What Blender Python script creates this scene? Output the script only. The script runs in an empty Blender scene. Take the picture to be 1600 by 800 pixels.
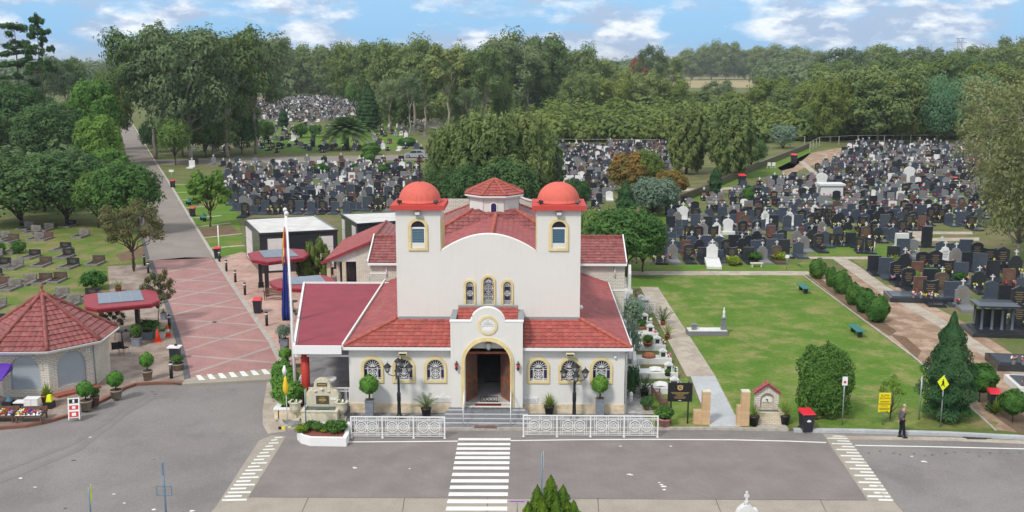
import bpy, bmesh, math, random
import numpy as np
from mathutils import Vector, Matrix
from mathutils.geometry import tessellate_polygon

R = math.radians
S = bpy.context.scene
C = S.collection
random.seed(7)

# ------------------------------------------------------------------ camera
TH = math.atan(304/1600)          # the camera looks 10.8 degrees down
CH = 18.0                         # and hangs 18 m above the ground
cam_d = bpy.data.cameras.new('camera'); cam = bpy.data.objects.new('camera', cam_d); C.objects.link(cam)
cam.location = (0, 0, CH); cam.rotation_euler = (R(90) - TH, 0, 0)
cam_d.lens = 36; cam_d.sensor_width = 36; cam_d.clip_start = 0.5; cam_d.clip_end = 30000
S.camera = cam

# ------------------------------------------------------------------ light
SUN_EL, SUN_AZ = 48.0, 215.0      # azimuth clockwise from +Y (the view direction)
w = bpy.data.worlds.new('World'); S.world = w; w.use_nodes = True
nt = w.node_tree; nt.nodes.clear()
N = nt.nodes.new; LK = nt.links.new
out = N('ShaderNodeOutputWorld'); bg = N('ShaderNodeBackground'); LK(bg.outputs[0], out.inputs[0])
sky = N('ShaderNodeTexSky'); sky.sky_type = 'NISHITA'; sky.sun_disc = False
sky.sun_elevation = R(SUN_EL); sky.sun_rotation = R(SUN_AZ); sky.air_density = 1.0; sky.dust_density = 0.6; sky.ozone_density = 2.5
sky.altitude = 50
bg.inputs[1].default_value = 0.138
tc = N('ShaderNodeTexCoord'); sp = N('ShaderNodeSeparateXYZ'); LK(tc.outputs['Generated'], sp.inputs[0])
def vmath(op, a, b=None):
    n = N('ShaderNodeMath'); n.operation = op
    for i, v in enumerate((a, b)):
        if v is None: continue
        if isinstance(v, (int, float)): n.inputs[i].default_value = v
        else: LK(v, n.inputs[i])
    return n.outputs[0]
az = vmath('ARCTAN2', sp.outputs[0], sp.outputs[1])
# clouds seen almost edge-on near the horizon: long sideways, thin upwards
comb = N('ShaderNodeCombineXYZ'); LK(vmath('MULTIPLY', az, 10.0), comb.inputs[0]); LK(vmath('MULTIPLY', sp.outputs[2], 27.0), comb.inputs[1])
def noise(vec, scale, detail, rough, off=0.0):
    n = N('ShaderNodeTexNoise'); n.noise_dimensions = '4D'
    n.inputs['Scale'].default_value = scale; n.inputs['Detail'].default_value = detail
    n.inputs['Roughness'].default_value = rough; n.inputs['W'].default_value = off
    LK(vec, n.inputs['Vector']); return n.outputs[0]
def ramp(fac, stops):
    r = N('ShaderNodeValToRGB'); LK(fac, r.inputs[0]); e = r.color_ramp.elements
    e[0].position, e[0].color = stops[0][0], (*stops[0][1], 1); e[1].position, e[1].color = stops[1][0], (*stops[1][1], 1)
    for p, c in stops[2:]:
        x = e.new(p); x.color = (*c, 1)
    return r.outputs[0]
def mixc(fac, a, b):
    m = N('ShaderNodeMix'); m.data_type = 'RGBA'
    if isinstance(fac, (int, float)): m.inputs[0].default_value = fac
    else: LK(fac, m.inputs[0])
    for i, v in ((6, a), (7, b)):
        if isinstance(v, tuple): m.inputs[i].default_value = (*v, 1)
        else: LK(v, m.inputs[i])
    return m.outputs[2]
n1 = noise(comb.outputs[0], 1.05, 7, .56, 3.4)
n2 = noise(comb.outputs[0], 1.9, 7, .6, 11.6)
cover = ramp(n1, [(.44, (0, 0, 0)), (.55, (1, 1, 1))])
bright = ramp(n2, [(.47, (0, 0, 0)), (.60, (1, 1, 1))])
K = 7.4                                                     # the sky radiance that the strength above turns into 1
blue = mixc(.90, sky.outputs[0], (.125*K, .41*K, .74*K))
grey = (.30*K, .41*K, .59*K); white = (.86*K, .89*K, .93*K)
cl = mixc(bright, grey, white)
up_ = vmath('MINIMUM', vmath('MAXIMUM', vmath('MULTIPLY', sp.outputs[2], 3.5), 0.0), 1.0)      # overhead the cloud is thin, white and even
low_sky = mixc(vmath('MULTIPLY', cover, .92), blue, cl)
LK(mixc(vmath('MULTIPLY', up_, .80), low_sky, (.76*K, .765*K, .76*K)), bg.inputs[0])

sd = bpy.data.lights.new('sun', 'SUN'); sd.energy = 2.15; sd.angle = R(9); sd.color = (1, .94, .86)
sun = bpy.data.objects.new('sun', sd); C.objects.link(sun)
sv = Vector((math.sin(R(SUN_AZ))*math.cos(R(SUN_EL)), math.cos(R(SUN_AZ))*math.cos(R(SUN_EL)), math.sin(R(SUN_EL))))
sun.rotation_euler = sv.to_track_quat('Z', 'Y').to_euler(); sun.location = (0, -50, 80)
S.view_settings.view_transform = 'Standard'; S.view_settings.look = 'None'
S.view_settings.exposure = 0.34; S.view_settings.gamma = 1.0; S.view_settings.use_curve_mapping = False
S.render.engine = 'CYCLES'; S.cycles.max_bounces = 5; S.cycles.transparent_max_bounces = 4
S.cycles.diffuse_bounces = 3; S.cycles.caustics_reflective = False; S.cycles.caustics_refractive = False

# ------------------------------------------------------------------ where things stand (survey read off the photograph, on the ground)
def ray(px, py):
    v = (400 - py)/1600
    return Vector(((px-800)/1600, math.cos(TH) + v*math.sin(TH), -math.sin(TH) + v*math.cos(TH)))
def G(px, py, z=0.0):
    d = ray(px, py); t = (z - CH)/d.z
    return Vector((d.x*t, d.y*t, z))
def zc(p): return p.y*math.cos(TH) - (p.z - CH)*math.sin(TH)        # depth along the view axis
def HP(px, pb, ptop, z=0.0):                                       # height of a thing standing at (px,pb) whose top shows at ptop
    g = G(px, pb, z); v = (400 - ptop)/1600
    d = (-math.sin(TH) + v*math.cos(TH))/(math.cos(TH) + v*math.sin(TH))
    return CH + d*g.y - z
def WD(px, pb, wpx): return wpx*zc(G(px, pb))/1600                   # width in metres of wpx photo pixels there

# ------------------------------------------------------------------ materials
MATS = {}
def mat(name, col, rough=.8, metal=0.0, noise_s=None, amt=.15, col2=None, bump=0.0, bump_s=None, spec=.3, rnd=0.0, emit=None, stops=(.38, .62), detail=5, trans=0.0):
    m = bpy.data.materials.new(name); m.use_nodes = True; t = m.node_tree; b = t.nodes['Principled BSDF']
    b.inputs['Roughness'].default_value = rough; b.inputs['Metallic'].default_value = metal
    b.inputs['Specular IOR Level'].default_value = spec
    b.inputs['Base Color'].default_value = (*col, 1)
    o = None
    if noise_s or bump or rnd:
        g = t.nodes.new('ShaderNodeTexCoord')
    if noise_s:
        n = t.nodes.new('ShaderNodeTexNoise'); n.inputs['Scale'].default_value = noise_s; n.inputs['Detail'].default_value = detail; n.inputs['Roughness'].default_value = .6
        t.links.new(g.outputs['Object'], n.inputs['Vector'])
        r = t.nodes.new('ShaderNodeValToRGB'); e = r.color_ramp.elements
        e[0].position, e[1].position = stops
        c2 = col2 or tuple(min(1, c*(1+amt)) for c in col); c1 = col if col2 else tuple(c*(1-amt) for c in col)
        e[0].color = (*c1, 1); e[1].color = (*c2, 1)
        t.links.new(n.outputs[0], r.inputs[0]); o = r.outputs[0]
    if rnd:
        oi = t.nodes.new('ShaderNodeObjectInfo'); mr = t.nodes.new('ShaderNodeMapRange')
        t.links.new(oi.outputs['Random'], mr.inputs[0]); mr.inputs[3].default_value = 1-rnd; mr.inputs[4].default_value = 1+rnd
        hs = t.nodes.new('ShaderNodeHueSaturation'); t.links.new(mr.outputs[0], hs.inputs['Value'])
        mh = t.nodes.new('ShaderNodeMapRange'); t.links.new(oi.outputs['Random'], mh.inputs[0]); mh.inputs[3].default_value = .5+rnd*.10; mh.inputs[4].default_value = .5-rnd*.10
        t.links.new(mh.outputs[0], hs.inputs['Hue'])
        if o: t.links.new(o, hs.inputs['Color'])
        else: hs.inputs['Color'].default_value = (*col, 1)
        o = hs.outputs[0]
    if o: t.links.new(o, b.inputs['Base Color'])
    if bump:
        n = t.nodes.new('ShaderNodeTexNoise'); n.inputs['Scale'].default_value = bump_s or 20; n.inputs['Detail'].default_value = 4
        t.links.new(g.outputs['Object'], n.inputs['Vector'])
        bp = t.nodes.new('ShaderNodeBump'); bp.inputs['Strength'].default_value = bump; bp.inputs['Distance'].default_value = .03
        t.links.new(n.outputs[0], bp.inputs['Height']); t.links.new(bp.outputs[0], b.inputs['Normal'])
    if emit:
        b.inputs['Emission Color'].default_value = (*emit[0], 1); b.inputs['Emission Strength'].default_value = emit[1]
    if trans:
        tr = t.nodes.new('ShaderNodeBsdfTranslucent'); ms = t.nodes.new('ShaderNodeMixShader'); ms.inputs[0].default_value = trans
        if o: t.links.new(o, tr.inputs[0])
        else: tr.inputs[0].default_value = (*col, 1)
        t.links.new(b.outputs[0], ms.inputs[1]); t.links.new(tr.outputs[0], ms.inputs[2])
        t.links.new(ms.outputs[0], t.nodes['Material Output'].inputs[0])
    MATS[name] = m
    return m
def brickmat(name, c1, c2, mortar, bw=.24, bh=.09, ms=.012, rough=.85, off=.5, horizontal=False, bump=.5, rot=0.0):
    m = bpy.data.materials.new(name); m.use_nodes = True; t = m.node_tree; b = t.nodes['Principled BSDF']; b.inputs['Roughness'].default_value = rough
    b.inputs['Specular IOR Level'].default_value = .25
    g = t.nodes.new('ShaderNodeTexCoord'); k = t.nodes.new('ShaderNodeTexBrick')
    if horizontal:
        mp = t.nodes.new('ShaderNodeMapping'); mp.inputs['Rotation'].default_value = (0, 0, rot)
        t.links.new(g.outputs['Object'], mp.inputs[0]); vec = mp.outputs[0]
    else:
        s1 = t.nodes.new('ShaderNodeSeparateXYZ'); s2 = t.nodes.new('ShaderNodeSeparateXYZ')
        t.links.new(g.outputs['Object'], s1.inputs[0]); t.links.new(g.outputs['Normal'], s2.inputs[0])
        def mm(op, a, c):
            n = t.nodes.new('ShaderNodeMath'); n.operation = op; t.links.new(a, n.inputs[0]); t.links.new(c, n.inputs[1]); return n.outputs[0]
        u = mm('SUBTRACT', mm('MULTIPLY', s1.outputs[1], s2.outputs[0]), mm('MULTIPLY', s1.outputs[0], s2.outputs[1]))
        cb = t.nodes.new('ShaderNodeCombineXYZ'); t.links.new(u, cb.inputs[0]); t.links.new(s1.outputs[2], cb.inputs[1]); vec = cb.outputs[0]
    t.links.new(vec, k.inputs[0]); k.inputs['Scale'].default_value = 1; k.inputs['Brick Width'].default_value = bw; k.inputs['Row Height'].default_value = bh
    k.inputs['Mortar Size'].default_value = ms; k.inputs['Bias'].default_value = 0; k.offset = off
    k.inputs['Color1'].default_value = (*c1, 1); k.inputs['Color2'].default_value = (*c2, 1); k.inputs['Mortar'].default_value = (*mortar, 1)
    n = t.nodes.new('ShaderNodeTexNoise'); n.inputs['Scale'].default_value = .7; n.inputs['Detail'].default_value = 6; t.links.new(g.outputs['Object'], n.inputs[0])
    mr = t.nodes.new('ShaderNodeMapRange'); mr.inputs[1].default_value = .3; mr.inputs[2].default_value = .7; mr.inputs[3].default_value = .88; mr.inputs[4].default_value = 1.1; t.links.new(n.outputs[0], mr.inputs[0])
    hs = t.nodes.new('ShaderNodeHueSaturation'); t.links.new(k.outputs[0], hs.inputs['Color']); t.links.new(mr.outputs[0], hs.inputs['Value'])
    t.links.new(hs.outputs[0], b.inputs['Base Color'])
    bp = t.nodes.new('ShaderNodeBump'); bp.inputs['Strength'].default_value = bump; bp.inputs['Distance'].default_value = .01; bp.invert = True
    t.links.new(k.outputs[1], bp.inputs['Height']); t.links.new(bp.outputs[0], b.inputs['Normal'])
    MATS[name] = m; return m
def M(n): return MATS[n]

def stained(name, col, stain, rough=.85, k=.5, ss=1.0, spec=.25):
    """painted render: faint rain streaks running down, patchy paint, fine grain"""
    m = bpy.data.materials.new(name); m.use_nodes = True; t = m.node_tree; b = t.nodes['Principled BSDF']; b.inputs['Roughness'].default_value = rough; b.inputs['Specular IOR Level'].default_value = spec
    g = t.nodes.new('ShaderNodeTexCoord'); cur = None
    for i, (sc, lo, hi, amt) in enumerate((((5.5*ss, 5.5*ss, .35*ss), .50, .74, k), ((.55*ss, .55*ss, .7*ss), .42, .70, k*.8), ((9*ss, 9*ss, 7*ss), .55, .80, k*.5))):
        mp = t.nodes.new('ShaderNodeMapping'); mp.inputs['Scale'].default_value = sc; mp.inputs['Location'].default_value = (i*7.1, i*3.3, 1.7*i); t.links.new(g.outputs['Object'], mp.inputs[0])
        n = t.nodes.new('ShaderNodeTexNoise'); n.inputs['Scale'].default_value = 1; n.inputs['Detail'].default_value = 6; n.inputs['Roughness'].default_value = .62; t.links.new(mp.outputs[0], n.inputs[0])
        mr = t.nodes.new('ShaderNodeMapRange'); mr.inputs[1].default_value = lo; mr.inputs[2].default_value = hi; mr.inputs[4].default_value = amt; t.links.new(n.outputs[0], mr.inputs[0])
        mx = t.nodes.new('ShaderNodeMix'); mx.data_type = 'RGBA'; t.links.new(mr.outputs[0], mx.inputs[0]); mx.inputs[7].default_value = (*stain, 1)
        if cur is None: mx.inputs[6].default_value = (*col, 1)
        else: t.links.new(cur, mx.inputs[6])
        cur = mx.outputs[2]
    t.links.new(cur, b.inputs['Base Color'])
    n = t.nodes.new('ShaderNodeTexNoise'); n.inputs['Scale'].default_value = 30; t.links.new(g.outputs['Object'], n.inputs[0])
    bp = t.nodes.new('ShaderNodeBump'); bp.inputs['Strength'].default_value = .2; bp.inputs['Distance'].default_value = .02; t.links.new(n.outputs[0], bp.inputs['Height']); t.links.new(bp.outputs[0], b.inputs['Normal'])
    MATS[name] = m; return m
stained('render_white', (.71, .695, .665), (.58, .55, .50), k=.24)
mat('trim_white', (.80, .80, .80), .5)
mat('paint_white', (.80, .80, .79), .45)
mat('yellow_trim', (.70, .58, .31), .6, noise_s=2, amt=.08)
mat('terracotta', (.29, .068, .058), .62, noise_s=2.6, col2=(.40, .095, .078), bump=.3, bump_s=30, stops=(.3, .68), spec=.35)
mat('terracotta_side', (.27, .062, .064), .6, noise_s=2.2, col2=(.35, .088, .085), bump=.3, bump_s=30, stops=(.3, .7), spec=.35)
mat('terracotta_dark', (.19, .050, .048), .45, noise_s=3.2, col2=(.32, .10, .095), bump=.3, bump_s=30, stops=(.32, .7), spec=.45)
mat('ridge_tile', (.37, .10, .072), .6, noise_s=5, amt=.2)
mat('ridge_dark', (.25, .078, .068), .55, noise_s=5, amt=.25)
mat('maroon_metal', (.245, .030, .050), .42, noise_s=.8, amt=.09, spec=.5)
stained('dome_red', (.66, .145, .11), (.42, .10, .085), rough=.8, k=.6, ss=1.2)
stained('plate_red', (.56, .065, .055), (.40, .08, .07), rough=.65, k=.5)
mat('column_red', (.45, .04, .03), .5)
mat('glass_dark', (.02, .022, .04), .12, spec=.7, noise_s=3, col2=(.035, .03, .09))
mat('glass_blue', (.012, .016, .10), .15, spec=.7)
mat('louvre_blue', (.05, .13, .20), .3, spec=.6)
mat('grey_cap', (.27, .29, .31), .6)
mat('grey_step', (.20, .20, .22), .8, noise_s=6, amt=.15)
mat('step_white', (.62, .63, .65), .7)
mat('floor_tile', (.50, .50, .50), .45, noise_s=2, amt=.1)
mat('carpet_red', (.13, .02, .02), .95)
mat('door_wood', (.30, .10, .05), .5, noise_s=6, amt=.25)
mat('black_metal', (.012, .012, .014), .4, spec=.5)
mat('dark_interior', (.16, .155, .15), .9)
mat('brass', (.55, .38, .14), .35, metal=.8)
mat('glass_clear', (.65, .67, .68), .1, spec=.8)
mat('lamp_glass', (.55, .56, .56), .2, spec=.6)
mat('cream_box', (.66, .60, .42), .6)
mat('sandstone', (.66, .55, .40), .9, noise_s=3, amt=.14, bump=.8, bump_s=9)
mat('plaque_stone', (.72, .72, .72), .6, noise_s=14, amt=.1)
mat('cream_stone', (.60, .55, .43), .8, noise_s=5, amt=.12, bump=.3, bump_s=15)
mat('bronze', (.12, .10, .07), .45, metal=.4, noise_s=8, amt=.3)
mat('gold_text', (.50, .34, .13), .5)
mat('grave_gold', (.20, .145, .075), .5)
mat('water_dark', (.05, .09, .09), .1, spec=.7)
mat('pot_grey', (.20, .22, .26), .5, noise_s=5, amt=.1)
mat('pot_black', (.018, .016, .018), .4, spec=.5)
mat('pot_pink', (.50, .24, .22), .75, noise_s=5, amt=.1)
mat('pot_clay', (.34, .13, .07), .8, noise_s=6, amt=.15)
mat('pot_stone', (.30, .25, .19), .85, noise_s=7, amt=.15)
mat('soil', (.06, .04, .03), .95, noise_s=12, amt=.3)
mat('mulch_red', (.22, .075, .055), .95, noise_s=14, amt=.35)
mat('bin_dark', (.022, .025, .035), .45, spec=.45)
mat('bin_red', (.62, .02, .04), .45, spec=.45)
mat('steel', (.38, .40, .42), .4, metal=.5)
mat('steel_blue', (.16, .26, .34), .45, metal=.3)
mat('sign_white', (.78, .78, .78), .5)
mat('sign_yellow', (.85, .68, .01), .5)
mat('sign_lime', (.74, .80, .02), .5)
mat('sign_black', (.012, .012, .013), .35, spec=.5)
mat('sign_red', (.60, .05, .05), .5)
mat('sign_pink', (.55, .42, .52), .6)
mat('text_black', (.01, .01, .01), .6)
mat('flag_blue', (.02, .035, .19), .7)
mat('flag_yellow', (.80, .52, .03), .7)
mat('flag_red', (.55, .03, .05), .7)
mat('purple', (.10, .03, .34), .6)
mat('cone_orange', (.85, .09, .03), .5)
mat('solar', (.15, .19, .25), .3, spec=.6, noise_s=1.5, amt=.06)
mat('shelter_red', (.28, .03, .045), .5, noise_s=3, amt=.12)
mat('shutter', (.38, .43, .47), .5, noise_s=1.2, amt=.05)
mat('panel_white', (.66, .64, .63), .6, noise_s=2, amt=.04)
mat('roof_pale', (.58, .57, .56), .7, noise_s=.9, amt=.10, detail=8)
mat('granite_black', (.026, .030, .038), .2, spec=.6, noise_s=30, amt=.3)
mat('granite_blue', (.058, .072, .098), .25, spec=.55, noise_s=30, amt=.3)
mat('granite_grey', (.19, .195, .205), .5, noise_s=24, amt=.2)
mat('granite_red', (.135, .070, .060), .28, spec=.5, noise_s=24, amt=.3)
mat('granite_brown', (.10, .075, .06), .4, noise_s=24, amt=.3)
mat('marble_white', (.66, .66, .66), .45, noise_s=4, amt=.06)
mat('concrete_kerb', (.40, .37, .33), .9, noise_s=3, amt=.15, bump=.3)
mat('concrete_old', (.30, .285, .26), .9, noise_s=5, amt=.25, bump=.3)
mat('fl_pink', (.62, .16, .24), .8); mat('fl_white', (.75, .74, .70), .8); mat('fl_red', (.55, .02, .03), .8)
mat('fl_yellow', (.75, .55, .03), .8); mat('fl_lilac', (.42, .28, .55), .8); mat('fl_green', (.05, .12, .03), .8)
mat('bark_pale', (.36, .32, .27), .9, noise_s=1.3, col2=(.20, .17, .14), stops=(.4, .7))
mat('bark_dark', (.10, .075, .055), .9, noise_s=2, amt=.3)
mat('skin', (.45, .26, .19), .6); mat('cloth_grey', (.105, .09, .10), .9); mat('cloth_shirt', (.62, .62, .68), .9); mat('cloth_dark', (.012, .012, .018), .9)
mat('hair_grey', (.42, .41, .39), .8); mat('shoe', (.01, .01, .01), .5)
mat('bench_green', (.02, .16, .14), .5); mat('bench_wood', (.16, .09, .07), .7, noise_s=5, amt=.2)
mat('car_silver', (.50, .53, .58), .25, metal=.5); mat('car_glass', (.03, .035, .045), .1, spec=.7); mat('tyre', (.015, .015, .015), .8)
mat('city_blue', (.33, .40, .50), .8); mat('orange', (.8, .12, .02), .7)
brickmat('white_brick', (.72, .68, .61), (.63, .59, .52), (.42, .38, .33), bw=.30, bh=.10, ms=.014)
brickmat('cream_brick', (.66, .58, .44), (.58, .49, .36), (.42, .36, .28), bw=.25, bh=.10, ms=.012)
brickmat('tan_brick', (.62, .42, .24), (.56, .37, .21), (.50, .36, .23), bw=.40, bh=.20, ms=.012)
brickmat('red_brick', (.26, .11, .08), (.20, .085, .065), (.16, .11, .09), bw=.23, bh=.08)

def leafmat(name, c1, c2, rnd=.14, s=.5, trans=.30, k=1.68):
    c1 = tuple(min(.5, c*k*f) for c, f in zip(c1, (.97, 1.06, 1.0))); c2 = tuple(min(.5, c*k*f) for c, f in zip(c2, (.97, 1.06, 1.0)))
    mat(name, c1, .75, noise_s=s, col2=c2, stops=(.38, .62), rnd=rnd, spec=.15, trans=trans)
leafmat('leaf_gum', (.082, .114, .042), (.140, .166, .064), rnd=.28)
leafmat('leaf_gum_grey', (.076, .104, .052), (.122, .148, .076), rnd=.24)
leafmat('leaf_dense', (.054, .098, .028), (.094, .150, .040), rnd=.22)
leafmat('leaf_dark', (.034, .068, .026), (.060, .104, .038), rnd=.22)
leafmat('leaf_bright', (.066, .124, .024), (.105, .172, .036))
leafmat('leaf_olive', (.092, .118, .030), (.142, .162, .042), rnd=.22)
leafmat('leaf_casuarina', (.080, .108, .040), (.134, .158, .058))
leafmat('leaf_sage', (.100, .140, .105), (.150, .190, .140))
leafmat('leaf_teal', (.052, .110, .055), (.088, .155, .080))
leafmat('leaf_small', (.062, .066, .030), (.105, .098, .044))
leafmat('leaf_brown', (.105, .112, .052), (.160, .158, .074))
leafmat('leaf_orange', (.200, .105, .030), (.110, .100, .030))
leafmat('leaf_rust', (.220, .085, .045), (.150, .070, .040))
leafmat('leaf_conifer', (.022, .056, .024), (.042, .086, .036))
leafmat('leaf_golden', (.110, .150, .012), (.060, .105, .015), s=2.5)
leafmat('leaf_hedge', (.035, .085, .018), (.060, .120, .026), s=2)
leafmat('leaf_lemon', (.16, .20, .02), (.07, .11, .02), s=1.5)
leafmat('leaf_palm', (.055, .095, .028), (.085, .120, .040))
leafmat('leaf_yucca', (.16, .19, .035), (.09, .13, .03), s=3)
leafmat('leaf_scrub', (.068, .096, .028), (.122, .142, .038), s=.10)
leafmat('leaf_ficus', (.065, .150, .025), (.105, .200, .040), s=2)
mat('grave_kerb', (.20, .19, .18), .9, noise_s=5, amt=.3)
leafmat('leaf_far', (.066, .094, .046), (.105, .130, .060), s=.05)

# ------------------------------------------------------------------ mesh builder
class MB:
    def __init__(s): s.v = []; s.f = []; s.mi = []; s.ms = []; s.cur = 0; s.T = None; s.sm = []
    def m(s, name):
        mm = M(name) if isinstance(name, str) else name
        if mm not in s.ms: s.ms.append(mm)
        s.cur = s.ms.index(mm); return s
    def add(s, vs, fs, smooth=False):
        b = len(s.v)
        for p in vs:
            p = Vector(p); s.v.append(tuple(s.T @ p) if s.T else tuple(p))
        for f in fs: s.f.append(tuple(b+i for i in f)); s.mi.append(s.cur); s.sm.append(smooth)
        return s
    def box(s, x0, x1, y0, y1, z0, z1):
        return s.add([(x0,y0,z0),(x1,y0,z0),(x1,y1,z0),(x0,y1,z0),(x0,y0,z1),(x1,y0,z1),(x1,y1,z1),(x0,y1,z1)],
                     [(0,3,2,1),(4,5,6,7),(0,1,5,4),(1,2,6,5),(2,3,7,6),(3,0,4,7)])
    def cb(s, cx, cy, z0, sx, sy, sz, taper=1.0):
        a, b = sx/2, sy/2; c, d = a*taper, b*taper
        return s.add([(cx-a,cy-b,z0),(cx+a,cy-b,z0),(cx+a,cy+b,z0),(cx-a,cy+b,z0),(cx-c,cy-d,z0+sz),(cx+c,cy-d,z0+sz),(cx+c,cy+d,z0+sz),(cx-c,cy+d,z0+sz)],
                     [(0,3,2,1),(4,5,6,7),(0,1,5,4),(1,2,6,5),(2,3,7,6),(3,0,4,7)])
    def lathe(s, prof, x=0, y=0, z=0, n=16, smooth=True, ph=0.0):
        vs = []; fs = []
        for r, h in prof:
            for i in range(n):
                a = 2*math.pi*i/n + ph; vs.append((x+r*math.cos(a), y+r*math.sin(a), z+h))
        for k in range(len(prof)-1):
            for i in range(n):
                j = (i+1) % n; fs.append((k*n+i, k*n+j, (k+1)*n+j, (k+1)*n+i))
        fs2 = [tuple(range(n-1, -1, -1)), tuple((len(prof)-1)*n+i for i in range(n))]
        s.add(vs, fs, smooth)
        b = len(s.v) - len(vs)
        for f in fs2: s.f.append(tuple(b+i for i in f)); s.mi.append(s.cur); s.sm.append(False)
        return s
    def tube(s, pts, r, n=6, smooth=True):
        pts = [Vector(p) for p in pts]; rs = r if isinstance(r, (list, tuple)) else [r]*len(pts)
        vs = []; fs = []
        for k, p in enumerate(pts):
            d = (pts[min(k+1, len(pts)-1)] - pts[max(k-1, 0)]).normalized()
            a = d.cross(Vector((0, 0, 1)) if abs(d.z) < .9 else Vector((1, 0, 0))).normalized(); b = d.cross(a)
            for i in range(n):
                t = 2*math.pi*i/n; vs.append(p + a*(rs[k]*math.cos(t)) + b*(rs[k]*math.sin(t)))
        for k in range(len(pts)-1):
            for i in range(n):
                j = (i+1) % n; fs.append((k*n+i, (k+1)*n+i, (k+1)*n+j, k*n+j))
        fs.append(tuple(range(n))); fs.append(tuple((len(pts)-1)*n+i for i in range(n-1, -1, -1)))
        return s.add(vs, fs, smooth)
    def bar(s, a, b, w, h=None):                                    # square bar between two points
        a, b = Vector(a), Vector(b); d = (b-a).normalized(); h = h or w
        u = d.cross(Vector((0, 0, 1)) if abs(d.z) < .95 else Vector((0, 1, 0))).normalized()*w/2; v = d.cross(u).normalized()*h/2
        return s.add([a-u-v, a+u-v, a+u+v, a-u+v, b-u-v, b+u-v, b+u+v, b-u+v], [(0,3,2,1),(4,5,6,7),(0,1,5,4),(1,2,6,5),(2,3,7,6),(3,0,4,7)])
    def sphere(s, c, r, nu=12, nv=8, smooth=True, half=False):
        rx, ry, rz = r if isinstance(r, (tuple, list)) else (r, r, r)
        vs = []; fs = []
        lo = 0 if half else -math.pi/2
        for k in range(nv+1):
            t = lo + (math.pi/2-lo)*k/nv
            for i in range(nu):
                a = 2*math.pi*i/nu; vs.append((c[0]+rx*math.cos(t)*math.cos(a), c[1]+ry*math.cos(t)*math.sin(a), c[2]+rz*math.sin(t)))
        for k in range(nv):
            for i in range(nu):
                j = (i+1) % nu; fs.append((k*nu+i, k*nu+j, (k+1)*nu+j, (k+1)*nu+i))
        return s.add(vs, fs, smooth)
    def slab(s, poly, axis, a0, a1, holes=()):
        """flat polygon (with holes) given thickness a0..a1 along an axis: 'z' (x,y), 'y' (x,z), 'x' (y,z)"""
        def P(p, h):
            return (p[0], p[1], h) if axis == 'z' else ((p[0], h, p[1]) if axis == 'y' else (h, p[0], p[1]))
        rings = [list(poly)] + [list(h) for h in holes]
        flat = [p for r in rings for p in r]
        tri = tessellate_polygon([[Vector((p[0], p[1], 0)) for p in r] for r in rings])
        n = len(flat); vs = [P(p, a0) for p in flat] + [P(p, a1) for p in flat]; fs = []
        for t in tri:
            (ax, ay), (bx, by), (cx, cy) = [(flat[i][0], flat[i][1]) for i in t]
            ccw = (bx-ax)*(cy-ay) - (by-ay)*(cx-ax) > 0
            t = tuple(t) if ccw else tuple(reversed(t))
            if axis == 'y': t = tuple(reversed(t))
            fs.append(tuple(n+i for i in t)); fs.append(tuple(reversed(t)))
        o = 0
        for ri, r in enumerate(rings):
            k = len(r); area = sum(r[i][0]*r[(i+1) % k][1] - r[(i+1) % k][0]*r[i][1] for i in range(k))
            for i in range(k):
                j = (i+1) % k; q = (o+i, o+j, n+o+j, n+o+i)
                flip = (area < 0) != (ri > 0)
                if axis == 'y': flip = not flip
                fs.append(tuple(reversed(q)) if flip else q)
            o += k
        return s.add(vs, fs)
    def cards(s, V4):                                               # (n,4,3) array of quads
        b = len(s.v); V4 = np.asarray(V4); n = len(V4)
        s.v.extend(map(tuple, V4.reshape(-1, 3).tolist()))
        s.f.extend([(b+4*i, b+4*i+1, b+4*i+2, b+4*i+3) for i in range(n)]); s.mi.extend([s.cur]*n); s.sm.extend([False]*n)
        return s
    def build(s, name, parent=None, link=True, loc=None, rot=None):
        me = bpy.data.meshes.new(name); me.from_pydata(s.v, [], s.f)
        for mm in s.ms: me.materials.append(mm)
        me.polygons.foreach_set('material_index', s.mi); me.polygons.foreach_set('use_smooth', s.sm); me.update()
        o = bpy.data.objects.new(name, me)
        if link: C.objects.link(o)
        if parent: o.parent = parent
        if loc is not None: o.location = loc
        if rot is not None: o.rotation_euler = rot if isinstance(rot, tuple) else (0, 0, rot)
        return o

def tag(o, label=None, cat=None, group=None, kind=None):
    if label: o['label'] = label
    if cat: o['category'] = cat
    if group: o['group'] = group
    if kind: o['kind'] = kind
    return o
def thing(name, label, cat, loc=(0, 0, 0), rz=0.0, group=None):
    o = bpy.data.objects.new(name, None); C.objects.link(o); o.empty_display_size = .2
    o.location = loc; o.rotation_euler = (0, 0, rz); return tag(o, label, cat, group)
def copy_tree(root, loc=None, rz=None, label=None, group=None, sc=None):
    def rec(o, par):
        c = o.copy(); C.objects.link(c)
        if par: c.parent = par
        for ch in o.children: rec(ch, c)
        return c
    r = rec(root, None)
    if loc is not None: r.location = loc
    if rz is not None: r.rotation_euler = (0, 0, rz)
    if sc is not None: r.scale = sc if isinstance(sc, (tuple, list)) else (sc, sc, sc)
    if label: r['label'] = label
    if group: r['group'] = group
    return r
def first_or_copy(store, key, make, loc, rz, label, group=None, sc=None):
    """the first of a kind is the original itself; later ones are copies"""
    if key not in store:
        store[key] = make()
        o = store[key]; o.location = loc; o.rotation_euler = (0, 0, rz); o['label'] = label
        if group: o['group'] = group
        if sc is not None: o.scale = sc if isinstance(sc, (tuple, list)) else (sc, sc, sc)
        return o
    return copy_tree(store[key], loc, rz, label, group, sc)

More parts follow.
